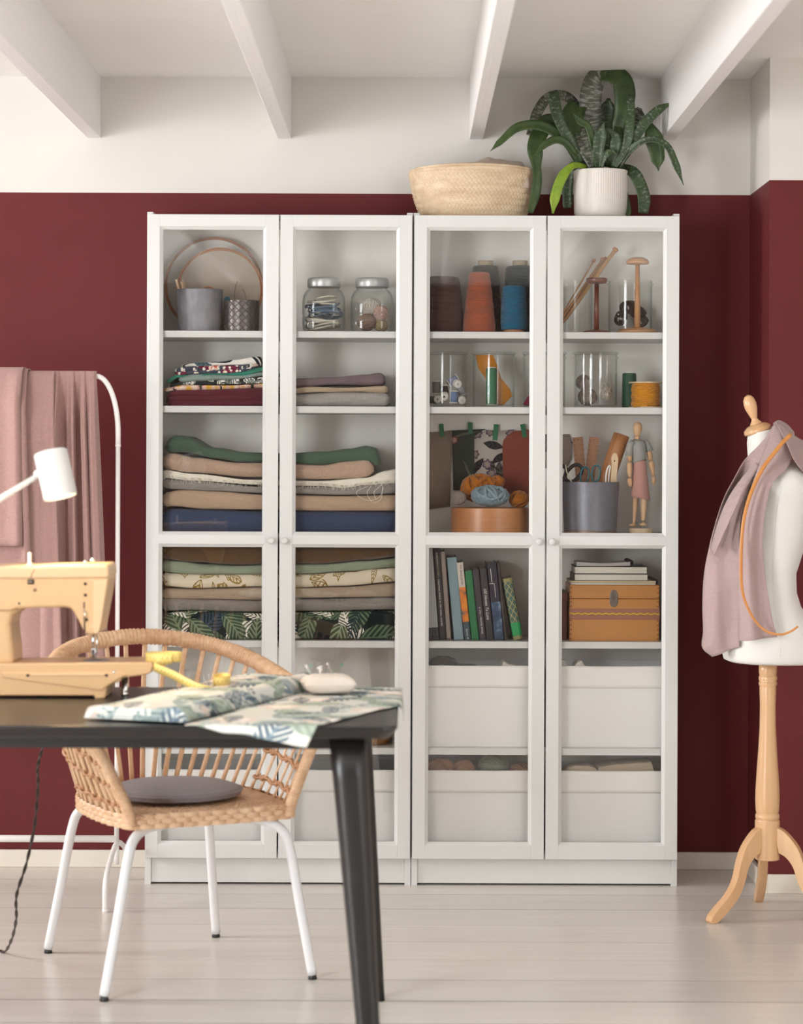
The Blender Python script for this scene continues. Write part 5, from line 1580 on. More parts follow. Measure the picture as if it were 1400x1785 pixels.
m = MB(); m.tube([cb + Vector((pr(1) * math.cos(a), pr(1) * 0.9 * math.sin(a), hbk)) for a in [2 * PI * i / 60 for i in range(60)]], 0.006, 8, closed=True); part('rim', m, M_WICK, t)
# ================================================================ on top of the bookcases: palm basket and bromeliad
zT = 2.0135
d = 7.035
M_PALM = wood('palm_leaf', '#c4a888', '#e4ceb0', 0.6, 40, 'X')
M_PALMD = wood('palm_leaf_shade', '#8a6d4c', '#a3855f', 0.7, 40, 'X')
cb = P(825, 373, d); cb.z = zT
kx = d / FPX
t = thing('palm_basket', 'wide oval basket woven of pale palm leaf on top of the bookcases', 'basket', cb)
hB = P(825, 303, d).z - zT
pr = lambda zz: lerp(0.156, 0.1945, zz) + 0.006 * math.sin(PI * zz)
SYB = 0.66
rim_dip = lambda a: 0.012 * math.sin(a) * (1 if math.sin(a) > 0 else -1) ** 1 + 0.0
m = MB(); m.lathe([(1e-5, 0.0005), (0.150, 0.0005)] + [(pr(i / 8) - 0.002, max(0.002, hB * i / 8)) for i in range(9)] + [(pr(1) - 0.006, hB), (pr(0.1) - 0.008, 0.012), (1e-5, 0.010)], (cb.x, cb.y, cb.z), 64, sy=SYB, cap=False); part('basket_shell', m, M_PALMD, t)
woven_lathe(pr, hB, cb, 1, SYB, 15, 84, 0.0048, 'palm_weave', t, M_PALM, herring=True, seed=5)
m = MB()
pts = [cb + Vector((pr(1) * math.cos(a), pr(1) * SYB * math.sin(a), hB + 0.013 * abs(math.sin(a)))) for a in [2 * PI * i / 80 for i in range(80)]]
base_ring = [cb + Vector((pr(0.97) * math.cos(a), pr(0.97) * SYB * math.sin(a), hB - 0.004)) for a in [2 * PI * i / 80 for i in range(80)]]
vs = base_ring + pts; fs = [(i, (i + 1) % 80, 80 + (i + 1) % 80, 80 + i) for i in range(80)]
m.add(vs, fs, True); part('raised_rim', m, M_PALM, t, solid=0.005, recalc=False)
m = MB(); m.tube([p + Vector((0, 0, 0.001)) for p in pts], [0.0038 + 0.0009 * math.sin(i * 2.2) for i in range(80)], 8, closed=True); part('rim_braid', m, M_PALM, t)
m = MB()
sky = [(795, 292), (808, 285), (830, 283), (842, 278), (850, 275), (870, 278), (890, 281), (905, 283), (914, 293), (920, 300)]
def clo(u_, v_):
    px = lerp(795, 920, u_); top = interp(sky, px)
    a = v_ * PI
    p = P(px, top, d)
    zc = cb.z + 0.09
    yy = d - 0.075 * math.cos(a)
    z = zc + (p.z - zc) * math.sin(a) ** 0.6
    nn = noise.noise(Vector((p.x * 28, v_ * 5, 2)))
    return (p.x + 0.006 * nn, yy + 0.006 * nn, z + 0.007 * nn * math.sin(a))
m.surf(clo, 40, 24)
solo('linen_cloth', m, fabric('basket_linen', '#c0ad9e', 0.06), 'crumpled pale linen cloth heaped inside the palm basket', 'cloth', solid=0.002)

# ---- plant
d = 7.02
cp = P(1047, 374, d); cp.z = zT
t = thing('potted_plant', 'bromeliad with banded arching leaves in a ribbed white pot', 'plant', cp)
Rp, Hp = S(47, d), S(85.5, d)
M_POT = plain('white_ceramic', '#e0dad2', 0.45)
prof = [(1e-5, 0.0), (Rp * 0.72, 0.0), (Rp * 0.84, 0.002), (Rp * 0.93, 0.009), (Rp * 0.975, 0.020), (Rp * 0.985, Hp * 0.30)]
m = MB(); m.lathe(prof, cp, 96, cap=False)
nR, nA = 8, 288
vs = []; fs = []
for j in range(nR + 1):
    z = lerp(Hp * 0.30, Hp * 0.985, j / nR)
    for i in range(nA):
        a = 2 * PI * i / nA
        rib = 0.5 + 0.5 * math.cos(i * 2 * PI / 4)
        amp = 0.0011 * min(1.0, j / 1.5)
        r_ = Rp * lerp(0.985, 1.0, j / nR) + amp * (rib - 0.5)
        vs.append(cp + Vector((r_ * math.cos(a), r_ * math.sin(a), z)))
for j in range(nR):
    for i in range(nA):
        i2 = (i + 1) % nA; fs.append((j * nA + i, j * nA + i2, (j + 1) * nA + i2, (j + 1) * nA + i))
m.add(vs, fs, True)
m.lathe([(Rp, Hp * 0.985), (Rp, Hp - 0.001), (Rp - 0.001, Hp), (Rp - 0.004, Hp), (Rp - 0.005, Hp * 0.7)], cp, 96, cap=False)
part('pot', m, M_POT, t)
m = MB(); m.lathe([(1e-5, Hp * 0.88), (Rp - 0.0045, Hp * 0.86)], cp, 40, cap=False); part('soil', m, plain('soil', '#3a2c22', 0.95, var=0.3, vs=90, bump=0.6, bs=120, bdist=0.004), t)
def leafmat(name, g1, g2, silver, band=1.0):
    tt = NT(name)
    v = tt.coord('UV', (1.0, 9, 1))
    n = tt.noise(v, 1.6, 4, 0.7)
    f = tt.ramp(n, [(0.47 + (1 - band) * 0.2, (0, 0, 0, 1)), (0.60 + (1 - band) * 0.2, (1, 1, 1, 1))])
    n2 = tt.noise(tt.coord('Object'), 30, 3)
    gr = tt.ramp(n2, [(0.3, lin(g1)), (0.7, lin(g2))])
    tt.base(tt.mix(tt.math('MULTIPLY', f, 0.85 * band + 0.05), gr, lin(silver)))
    tt.rough(0.38)
    tt.bump(tt.noise(tt.coord('UV', (30, 2, 1)), 3, 2), 0.15, 0.001)
    return tt.m
L_GREEN = leafmat('leaf_green', '#2b3f1d', '#465a2b', '#7f8a74', 0.35)
L_BAND = leafmat('leaf_banded', '#27381e', '#3a4e2a', '#8d9584', 0.72)
L_GREY = leafmat('leaf_silver', '#3f4338', '#52574a', '#9c9a92', 1.0)
L_YEL = leafmat('leaf_yellow_green', '#6d8a1e', '#8ba32c', '#a8b04a', 0.3)
def V(x, y, dd): return P(850 + x / 4, 120 + y / 4, dd)
def leaf(pts, widths, mat, twist=0.0, cup=0.25, face=None):
    """pts: (x, y, depth) in the plant's zoom frame; widths likewise (full width)"""
    path = cr([V(*p) for p in pts], 7)
    n = len(path)
    vs, uv, fs = [], [], []
    L = 0
    for i, p in enumerate(path):
        s = i / (n - 1)
        t_ = (path[min(i + 1, n - 1)] - path[max(i - 1, 0)]).normalized()
        if i: L += (path[i] - path[i - 1]).length
        ang = twist * s
        view = Vector((math.sin(ang), -math.cos(ang), 0.25)) if face is None else Vector(face)
        side = t_.cross(view)
        side = side.normalized() if side.length > 1e-4 else Vector((1, 0, 0))
        nor = side.cross(t_).normalized()
        w = S(interp(widths, s) / 4, p.y) / 2 * 1.12
        for kk, c_ in ((-1, 1), (-0.5, 0.3), (0, 0), (0.5, 0.3), (1, 1)):
            vs.append(p + side * (w * kk) + nor * (w * cup * c_))
            uv.append((kk * 0.5 + 0.5, L * 8))
    for i in range(n - 1):
        for j in range(4): fs.append((5 * i + j, 5 * i + j + 1, 5 * i + 6 + j, 5 * i + 5 + j))
    m = MB(); m.add(vs, fs, True, None, uv)
    return part('leaf', m, mat, t, solid=0.0013, recalc=False)
D = 7.02
tap = lambda w0, w1, w2: [(0, w0), (0.35, w1), (0.75, w1 * 0.9), (1, w2)]
# the great arching leaf: pale banded rising side, green falling side
leaf([(790, 690, D + .02), (735, 480, D + .03), (715, 300, D + .03), (725, 150, D + .02), (765, 65, D + .01), (830, 45, D)], [(0, 80), (0.4, 140), (1, 125)], L_GREY, cup=0.12)
leaf([(790, 52, D + .005), (870, 48, D - .005), (930, 75, D - .01), (955, 160, D - .012), (950, 270, D - .01), (925, 370, D - .005), (900, 440, D)], [(0, 70), (0.25, 125), (0.5, 135), (0.85, 90), (1, 55)], L_GREEN, cup=0.12)
leaf([(640, 640, D - .02), (560, 520, D - .04), (440, 425, D - .05), (320, 393, D - .06), (200, 415, D - .07), (100, 500, D - .075), (20, 573, D - .08)], [(0, 70), (0.3, 68), (0.6, 62), (0.85, 42), (1, 4)], L_GREEN)
leaf([(650, 660, D - .03), (590, 530, D - .05), (520, 400, D - .06), (475, 290, D - .065), (458, 160, D - .06)], [(0, 55), (0.4, 75), (0.75, 78), (1, 66)], L_BAND, twist=0.3)
leaf([(640, 640, D), (605, 530, D - .02), (590, 400, D - .01), (600, 310, D + .01), (640, 250, D + .03)], [(0, 45), (0.35, 95), (0.7, 140), (1, 110)], L_GREEN, cup=0.18)
leaf([(680, 560, D + .07), (650, 380, D + .08), (600, 240, D + .075), (520, 185, D + .06), (420, 205, D + .05), (350, 300, D + .04), (320, 400, D + .03), (298, 468, D + .025)], [(0, 60), (0.5, 66), (0.8, 66), (1, 54)], L_GREY, cup=0.15)
leaf([(640, 600, D + .03), (520, 420, D + .02), (430, 370, D), (370, 440, D - .03), (330, 540, D - .05), (335, 640, D - .055), (345, 760, D - .06), (330, 880, D - .06), (295, 1005, D - .065)], [(0, 70), (0.3, 105), (0.55, 100), (0.7, 58), (0.85, 66), (1, 40)], L_GREEN, twist=0.4)
leaf([(640, 640, D - .03), (560, 530, D - .06), (480, 495, D - .07), (400, 530, D - .08), (345, 582, D - .085)], [(0, 40), (0.5, 55), (0.8, 44), (1, 6)], L_GREEN)
leaf([(700, 690, D - .04), (610, 672, D - .075), (545, 720, D - .085), (500, 800, D - .088), (470, 900, D - .09), (455, 1010, D - .092)], [(0, 30), (0.25, 42), (0.5, 64), (0.8, 62), (1, 14)], L_YEL, cup=0.2)
leaf([(660, 660, D + .03), (590, 690, D + .05), (562, 790, D + .055), (558, 900, D + .055), (558, 972, D + .055)], [(0, 55), (0.5, 66), (0.9, 62), (1, 50)], L_BAND)
leaf([(900, 680, D - .03), (960, 590, D - .05), (1050, 440, D - .06), (1130, 345, D - .065), (1220, 270, D - .07), (1322, 230, D - .07)], [(0, 60), (0.4, 70), (0.7, 60), (1, 3)], L_BAND)
leaf([(900, 690, D - .04), (970, 590, D - .06), (1080, 505, D - .08), (1180, 495, D - .09), (1260, 550, D - .095), (1310, 660, D - .098), (1368, 812, D - .10)], [(0, 45), (0.3, 44), (0.6, 42), (0.85, 44), (1, 4)], L_BAND)
leaf([(930, 620, D), (1010, 500, D - .01), (1075, 410, D - .02), (1120, 400, D - .03), (1155, 480, D - .035), (1180, 590, D - .035), (1192, 712, D - .035)], [(0, 40), (0.3, 40), (0.5, 60), (0.7, 118), (0.88, 90), (1, 5)], L_GREEN, cup=0.3)
leaf([(880, 690, D - .05), (960, 560, D - .06), (990, 420, D - .065), (1000, 300, D - .06), (998, 180, D - .055)], [(0, 40), (0.5, 62), (0.8, 56), (1, 46)], L_BAND, twist=-0.5)
leaf([(930, 690, D + .01), (1010, 720, D - .02), (1060, 800, D - .03), (1090, 900, D - .035), (1085, 1008, D - .04)], [(0, 60), (0.4, 78), (0.8, 78), (1, 62)], L_BAND)
leaf([(775, 700, D - .06), (770, 600, D - .075), (785, 480, D - .08), (815, 365, D - .085)], [(0, 40), (0.4, 72), (0.7, 76), (1, 4)], L_BAND, cup=0.35)
leaf([(820, 640, D + .05), (815, 480, D + .06), (832, 330, D + .065), (845, 205, D + .06)], [(0, 80), (0.5, 118), (0.8, 110), (1, 20)], L_BAND)
leaf([(760, 680, D - .05), (735, 520, D - .065), (700, 400, D - .07), (650, 370, D - .075), (598, 310, D - .08)], [(0, 40), (0.5, 44), (0.75, 50), (1, 4)], L_GREEN)
leaf([(880, 650, D + .04), (960, 470, D + .05), (1030, 340, D + .06), (1062, 272, D + .06)], [(0, 70), (0.5, 100), (0.8, 100), (1, 30)], L_GREY)
leaf([(790, 690, D - .07), (815, 610, D - .08), (860, 580, D - .085), (905, 592, D - .09)], [(0, 30), (0.5, 46), (1, 6)], L_BAND)
leaf([(850, 690, D - .03), (890, 560, D - .05), (890, 470, D - .055), (830, 420, D - .06)], [(0, 60), (0.5, 70), (1, 10)], L_BAND)
leaf([(690, 690, D), (650, 600, D + .01), (625, 560, D + .02), (590, 530, D + .02)], [(0, 90), (0.6, 100), (1, 60)], L_GREY)
leaf([(740, 690, D - .05), (690, 580, D - .04), (660, 470, D - .02), (650, 400, D)], [(0, 60), (0.5, 90), (1, 60)], L_GREY)
leaf([(900, 690, D - .01), (930, 580, D - .02), (910, 470, D - .02), (905, 400, D)], [(0, 70), (0.5, 90), (1, 40)], L_GREEN)
leaf([(930, 690, D), (985, 985, D - .02), (960, 1005, D - .03)], [(0, 20), (0.5, 30), (1, 20)], L_GREEN)
# ================================================================ dress form with draped linen
d = 6.46
M_FORM = wood('form_beech', '#cf9f72', '#e2ba8e', 0.32, 7, 'Z', 0.35)
ax_x = P(1338, 1400, d).x
t = thing('dress_form', 'dress form with white torso on a turned beech tripod stand', 'dress form', (ax_x, d, 0))
def zf(y): return P(1338, y, d).z
def xf(x, y): return P(x, y, d).x
M_JERSEY = plain('white_jersey', '#e4e2de', 0.85, var=0.015, vs=14, bump=0.10, bs=300)
# torso rings: photograph y, front x, back x, half width across (metres)
rings = [(1152, 1270, 1432, .150), (1149, 1263, 1436, .160), (1140, 1261, 1437, .166), (1120, 1263, 1434, .170), (1100, 1267, 1426, .170), (1075, 1275, 1406, .160), (1055, 1282, 1393.5, .146), (1032, 1288, 1386.5, .130), (1010, 1289, 1386, .122), (998, 1288, 1386, .122), (986, 1287, 1390, .126),
         (950, 1282, 1401, .140), (915, 1281, 1410, .152), (880, 1286, 1416, .165), (855, 1293, 1417, .180), (838, 1300, 1412, .186), (822, 1305, 1402, .170), (808, 1306, 1388, .125), (797, 1305, 1372, .082), (785, 1304, 1360, .064), (770, 1303, 1351, .056), (758, 1304, 1347, .053), (752, 1305, 1346, .052)]
m = MB(); NS = 40
def torso(k, v):
    f = v * (len(rings) - 1); i = min(int(f), len(rings) - 2); w = f - i
    r0, r1 = rings[i], rings[i + 1]
    y, xa, xb, hw = (lerp(r0[j], r1[j], w) for j in range(4))
    a = 2 * PI * k
    ca, sa = math.cos(a), math.sin(a)
    q_ = 1 / ((abs(ca) ** 2.3 + abs(sa) ** 2.3) ** (1 / 2.3))
    A, B = xf(xa, y), xf(xb, y)
    tilt = 10 * ca * (1 if y < 800 else 0) * max(0, (800 - y) / 48)
    return ((A + B) / 2 + (B - A) / 2 * ca * q_, d + hw * sa * q_, zf(y - tilt * 0.5 if y < 800 else y))
m.surf(torso, NS, (len(rings) - 1) * 2, closeu=True)
nv = (len(rings) - 1) * 2
m.f.append(tuple(reversed(range(NS)))); m.s.append(False)
m.f.append(tuple(nv * NS + k for k in range(NS))); m.s.append(False)
part('torso', m, M_JERSEY, t)
for sd in (-1,):     # seam down the side of the bust
    pts = []
    for y in range(800, 1148, 12):
        v = None
        for i in range(len(rings) - 1):
            if rings[i + 1][0] <= y <= rings[i][0]:
                v = (i + (rings[i][0] - y) / (rings[i][0] - rings[i + 1][0])) / (len(rings) - 1)
        a = interp([(800, 0.70), (860, 0.72), (960, 0.735), (1010, 0.745), (1150, 0.74)], y)
        p = Vector(torso(a, v)); pts.append(p + Vector((0, -0.0004, 0)))
    m = MB(); m.tube(pts, 0.0009, 4); part('seam', m, M_JERSEY, t)
# wooden neck cap and finial, tilted with the neck
cpt = P(1322, 752, d)
Mt = T(cpt) @ RY(math.radians(-17))
kk = d / FPX
m = MB(); m.lathe([(0.001, -0.004), (24 * kk, -0.003), (25 * kk, 0.002), (24 * kk, 6 * kk), (18 * kk, 11 * kk), (13 * kk, 13 * kk)], n=40, M=Mt, sy=1.25); part('neck_cap', m, M_FORM, t)
m = MB(); m.lathe([(10 * kk, 12 * kk), (10.5 * kk, 15 * kk), (7 * kk, 19 * kk), (5.2 * kk, 23 * kk), (7.5 * kk, 31 * kk), (10.6 * kk, 42 * kk), (11.2 * kk, 50 * kk), (9.8 * kk, 58 * kk), (6 * kk, 64 * kk), (0.0005, 66.5 * kk)], n=32, M=Mt); part('finial', m, M_FORM, t)
# turned pole
zp = [(1150, 15.5), (1170, 15.8), (1178, 14.6), (1179, 15.8), (1184, 16.2), (1188, 14.4), (1189, 15.8), (1193, 16.0), (1196, 14.2), (1198, 14.6), (1230, 13.6), (1270, 14.2), (1310, 16.5), (1345, 19.0), (1375, 20.8), (1395, 21.2), (1410, 20.6), (1416, 19.6), (1418, 19.2), (1419, 20.6), (1423, 21.2), (1427, 20.6), (1428.5, 19.4), (1430, 21.6), (1497, 21.6), (1498, 20.0)]
m = MB(); m.lathe([(r * kk, zf(y)) for y, r in reversed(zp)], (ax_x, d, 0), 40); part('turned_pole', m, M_FORM, t)
# three S-shaped legs; outline in (radius, height)
def leg_outline():
    up = cr([(0.020, 0.255, 0), (0.050, 0.240, 0), (0.085, 0.200, 0), (0.103, 0.155, 0), (0.116, 0.110, 0), (0.140, 0.073, 0), (0.175, 0.043, 0), (0.197, 0.022, 0)], 5)
    tip = cr([(0.197, 0.022, 0), (0.203, 0.008, 0), (0.196, 0.0, 0)], 4)
    lo = cr([(0.180, 0.0, 0), (0.150, 0.022, 0), (0.112, 0.058, 0), (0.088, 0.100, 0), (0.074, 0.142, 0), (0.055, 0.168, 0), (0.034, 0.180, 0)], 5)
    return [(p.x, p.y) for p in up + tip[1:] + lo]
LO = leg_outline()
for a in (math.radians(213), math.radians(333), math.radians(88)):
    Lk = [(x * 1.06, z) for x, z in LO]
    m = MB(); m.prism(Lk, -0.0125, 0.0125, M=T((ax_x, d, 0)) @ RZ(a), bevel=0.002); part('leg', m, M_FORM, t)
# linen draped round the neck
M_LIN = fabric('mauve_pink_linen', '#b29a98', 0.12, sheen=0.25, vs=110)
m = MB()
def ribbon_cloth(L, R, dl, dr, nx=16, ny=48, fold=0.004, seed=0, nf=2.0, hollow=0.0):
    yl = cr([P(x, y, dd - 0.04) for (x, y), dd in zip(L, dl)], 6); yr = cr([P(x, y, dd - 0.04) for (x, y), dd in zip(R, dr)], 6)
    def at(path, v):
        f = v * (len(path) - 1); i = min(int(f), len(path) - 2)
        return path[i].lerp(path[i + 1], f - i)
    def fn(u_, v_):
        p = at(yl, v_).lerp(at(yr, v_), u_)
        s = math.sin(u_ * PI * nf + seed + v_ * 1.2)
        p.y += hollow * math.sin(PI * min(1, u_ * 1.15)) * math.exp(-((v_ - 0.36) / 0.17) ** 2)
        p.y += fold * s * (0.4 + v_) - 0.012 * math.sin(PI * u_) + 0.003 * noise.noise(Vector((u_ * 5, v_ * 9, seed)))
        return p
    m.surf(fn, nx, ny)
# near panel
ribbon_cloth([(1352, 738), (1343, 762), (1333, 790), (1321, 820), (1309, 855), (1297, 900), (1290, 950), (1287, 1000), (1289, 1050), (1290, 1090), (1290, 1118)],
             [(1382, 756), (1384, 790), (1371, 818), (1350, 838), (1340, 862), (1332, 905), (1329, 950), (1333, 1000), (1339, 1040), (1346, 1080), (1354, 1110)],
             [6.44, 6.40, 6.37, 6.33, 6.30, 6.29, 6.30, 6.33, 6.32, 6.30, 6.29], [6.44, 6.38, 6.32, 6.29, 6.29, 6.30, 6.31, 6.33, 6.32, 6.30, 6.30], fold=0.009, seed=1, nf=2.6)
# far panel hanging in front of the chest
ribbon_cloth([(1350, 740), (1325, 775), (1300, 800), (1280, 835), (1262, 870), (1247, 915), (1234, 965), (1227, 1010), (1225, 1060), (1226, 1100), (1224, 1128), (1241, 1144)],
             [(1356, 745), (1338, 785), (1318, 825), (1305, 852), (1294, 890), (1289, 930), (1290, 970), (1291, 1010), (1291, 1050), (1290, 1085), (1289, 1110), (1289, 1127)],
             [6.46, 6.44, 6.43, 6.42, 6.42, 6.42, 6.43, 6.44, 6.44, 6.44, 6.44, 6.44], [6.45, 6.41, 6.38, 6.36, 6.35, 6.35, 6.36, 6.37, 6.38, 6.38, 6.38, 6.38], fold=0.010, seed=2.4, nf=2.0, hollow=0.13)
# turned-back hem of the far panel
ribbon_cloth([(1318, 806), (1290, 838), (1268, 872), (1252, 912), (1240, 955)], [(1324, 814), (1302, 848), (1283, 884), (1262, 930), (1245, 968)], [6.385, 6.365, 6.355, 6.37, 6.39], [6.36, 6.325, 6.31, 6.33, 6.37], fold=0.002, seed=0.5, nf=1)
# behind the neck and over the shoulder
ribbon_cloth([(1352, 736), (1366, 742), (1382, 757), (1396, 766), (1412, 774), (1430, 790)], [(1384, 800), (1388, 806), (1393, 813), (1402, 823), (1414, 832), (1430, 840)], [6.44, 6.44, 6.45, 6.47, 6.51, 6.57], [6.31, 6.315, 6.32, 6.33, 6.37, 6.43], fold=0.005, seed=3, nf=1.5)
ribbon_cloth([(1348, 738), (1358, 733), (1372, 740), (1383, 752)], [(1353, 748), (1362, 748), (1374, 755), (1384, 762)], [6.47, 6.52, 6.53, 6.50], [6.44, 6.43, 6.43, 6.43], fold=0.002, seed=3, nf=1)
solo('draped_linen', m, M_LIN, 'mauve pink linen length slung round the neck of the dress form', 'fabric', solid=0.0022)
rnd = random.Random(9)
# curved wooden ruler
pts = [(1379, 757), (1365, 771), (1352, 787), (1340, 802), (1329, 818), (1313, 850), (1301, 886), (1295, 919), (1292.5, 960), (1292.5, 1013), (1299, 1048), (1316, 1081), (1335.5, 1100), (1358, 1106), (1376, 1102), (1391.5, 1092)]
path = cr([P(x, y, lerp(6.26, 6.215, min(1, i / 6))) for i, (x, y) in enumerate(pts)], 5)
rs = [interp([(0, 0.0056), (0.3, 0.0056), (0.55, 0.0045), (0.75, 0.0032), (1.0, 0.0030)], i / (len(path) - 1)) for i in range(len(path))]
m = MB(); m.tube(path, rs, 10, flat=0.45, up=(0, 1, 0))
solo('curved_ruler', m, wood('ruler_orange', '#c07a33', '#d08c45', 0.4, 16, 'Z', 0.2), 'thin curved orange-brown wooden pattern ruler hanging over the draped linen', 'ruler')

# ================================================================ clothes rack with pink cloth
M_TUBEW = plain('white_steel_tube', '#efecea', 0.35)
dR = 6.72
xr = P(205, 1000, dR).x
t = thing('clothes_rack', 'white tubular steel clothes rack with a rounded corner', 'clothes rack', (xr, dR, 0))
zb_ = P(205, 656, dR).z
c0 = P(168, 656, dR)
x_top = c0.x
path = [(-1.75, dR, zb_), (x_top - 0.01, dR, zb_)]
Rr = xr - x_top
path += [(x_top + Rr * math.sin(a), dR, zb_ - 0.125 * (1 - math.cos(a)) * 1.35) for a in [PI / 2 * i / 14 for i in range(15)]]
path += [(xr, dR, P(205, 776, dR).z)]
m = MB(); m.tube(path, 0.0078, 14); part('top_rail', m, M_TUBEW, t)
m = MB(); m.tube([(xr, dR, P(205, 777, dR).z), (xr, dR, 0.10)], 0.0070, 14); part('upright', m, M_TUBEW, t)
m = MB(); m.tube([(xr, dR, P(205, 774.5, dR).z), (xr, dR, P(205, 779, dR).z)], 0.0083, 14); part('collar', m, M_TUBEW, t)
z1_ = P(100, 1462, dR).z
m = MB(); m.tube([(-1.75, dR, z1_), (xr, dR, z1_)], 0.0105, 14); part('lower_rail', m, M_TUBEW, t)
m = MB()
f0, f1 = 6.47, 6.96
pth = [(xr, f0, 0.008)] + [(xr, f0, 0.07)] + [(xr, lerp(f0, dR - 0.08, 0.25), 0.105), (xr, lerp(f0, dR, 0.75), 0.145), (xr, dR, 0.150), (xr, lerp(dR, f1, 0.25), 0.145), (xr, lerp(dR + 0.08, f1, 0.75), 0.105), (xr, f1, 0.07), (xr, f1, 0.008)]
m.tube(cr(pth, 6), 0.0078, 12); part('foot_arch', m, M_TUBEW, t)
m = MB(); m.tube([(xr, dR, 0.09), (xr, dR, 0.155)], 0.0075, 12); part('foot_socket', m, M_TUBEW, t)
for yy in (f0, f1):
    m = MB(); m.lathe([(0.0085, 0.0), (0.0088, 0.010)], (xr, yy, 0), 14); part('foot_cap', m, M_TUBEW, t)
m = MB(); m.tube([(-1.75, dR, zb_), (-1.75, dR, 0.012)], 0.0075, 12); part('upright', m, M_TUBEW, t)
M_PINK = fabric('pink_wool', '#ad8a84', 0.2, sheen=0.2, vs=150)
def hung(name, label, prof, top, bot_l, flare, d_off, nx=90, ny=34, over=True, seed=0, group=None):
    """a cloth over the rail; prof: (px, depth offset) fold profile along the rail"""
    m = MB()
    a, b = prof[0][0], prof[-1][0]
    pts = [(P(px, 700, dR).x, o) for px, o in prof]
    def lin_i(x):
        for (x0, o0), (x1, o1) in zip(pts, pts[1:]):
            if x <= x1:
                w = (x - x0) / max(1e-6, x1 - x0); w = w * w * (3 - 2 * w)
                return lerp(o0, o1, w)
        return pts[-1][1]
    x0, x1 = pts[0][0], pts[-1][0]
    zt = P(0, top, dR).z
    def f(u_, v_):
        x = lerp(x0, x1, u_); px = lerp(a, b, u_)
        zb = P(px, interp(bot_l, px), dR).z
        o = lin_i(x)
        if over and v_ < 0.12:
            th = v_ / 0.12 * PI * 0.75
            rr = 0.012 + max(0, -o) * 0.3
            return (x, dR + rr * math.cos(th) - 0.0 + d_off * (v_ / 0.12), zt - 0.012 + 0.012 * math.sin(th))
        k = (v_ - 0.12) / 0.88 if over else v_
        k2 = k ** 0.9
        y = dR - 0.012 + d_off + o * 1.35 * min(1, k * 5 + 0.15) + 0.004 * noise.noise(Vector((x * 6, k * 3, seed)))
        xx = x + flare * k2 * (u_ - 0.35) * 1.0
        return (xx, y, lerp(zt - 0.006, zb, k))
    m.surf(f, nx, ny)
    return solo(name, m, M_PINK, label, 'fabric', group, solid=0.0035)
GPK = 'pink cloths on the clothes rack'
hung('pink_cloth', 'long dusty pink cloth with deep vertical folds at the rounded end of the rack',
     [(46, -.030), (60, -.034), (66, -.050), (90, -.062), (103, -.058), (105.5, -.010), (112, .000), (120, -.012), (129, -.030), (131, .004), (139, .006), (143, -.030), (148, -.034), (151, -.016), (158, -.030), (164, -.026), (168.5, .004)],
     647, [(46, 1165), (168, 1190)], 0.062, -0.004, 150, 40, seed=1, group=GPK)
hung('pink_cloth', 'second dusty pink cloth reaching lowest behind the sewing machine', [(-130, -.036), (-60, -.05), (-20, -.036), (40, -.05), (80, -.042), (98, -.046)], 648, [(-130, 1156), (98, 1153)], 0.055, -0.024, 70, 30, seed=2, group=GPK)
hung('pink_cloth', 'folded dusty pink cloth layer hanging just longer than the front flap', [(-130, -.05), (0, -.055), (40, -.05), (47, -.058), (54, -.05)], 644, [(-130, 1022), (54, 1014)], 0.035, -0.045, 60, 30, seed=3, group=GPK)
hung('pink_cloth', 'shortest dusty pink front flap on the clothes rack', [(-130, -.05), (-40, -.058), (20, -.05), (43, -.056), (48, -.044)], 642, [(-130, 952), (48, 948)], 0.014, -0.066, 60, 30, seed=4, group=GPK)
# ================================================================ black table
M_TABLE = plain('black_table_paint', '#191615', 0.32, var=0.06, vs=5)
TZ = 0.740
ty0, ty1, tx0, tx1 = 4.645, 5.425, -1.46, -0.024
t = thing('table', 'black table with rounded corners and tapering splayed legs', 'table', ((tx0 + tx1) / 2, (ty0 + ty1) / 2, 0))
def rr_outline(x0, x1, y0, y1, r, n=8):
    pts = []
    for (cx_, cy_, a_) in ((x1 - r, y0 + r, -PI / 2), (x1 - r, y1 - r, 0), (x0 + r, y1 - r, PI / 2), (x0 + r, y0 + r, PI)):
        for k in range(n + 1):
            a = a_ + PI / 2 * k / n
            pts.append((cx_ + r * math.cos(a), cy_ + r * math.sin(a)))
    return pts
m = MB()
lev = [(0.0, TZ), (-0.002, TZ - 0.0006), (-0.0035, TZ - 0.002), (-0.004, TZ - 0.006), (0.010, TZ - 0.024), (0.014, TZ - 0.0265)]
vs, fs = [], []
rings_ = []
for ins, z in lev:
    o_ = rr_outline(tx0 + ins, tx1 - ins, ty0 + ins, ty1 - ins, 0.035)
    rings_.append(len(vs)); vs += [Vector((x, y, z)) for x, y in o_]
N_ = len(o_)
for j in range(len(lev) - 1):
    for i in range(N_):
        i2 = (i + 1) % N_
        fs.append((j * N_ + i, j * N_ + i2, (j + 1) * N_ + i2, (j + 1) * N_ + i))
fs.append(tuple(range(N_))); fs.append(tuple((len(lev) - 1) * N_ + i for i in reversed(range(N_))))
m.add(vs, fs, False); part('tabletop', m, M_TABLE, t)
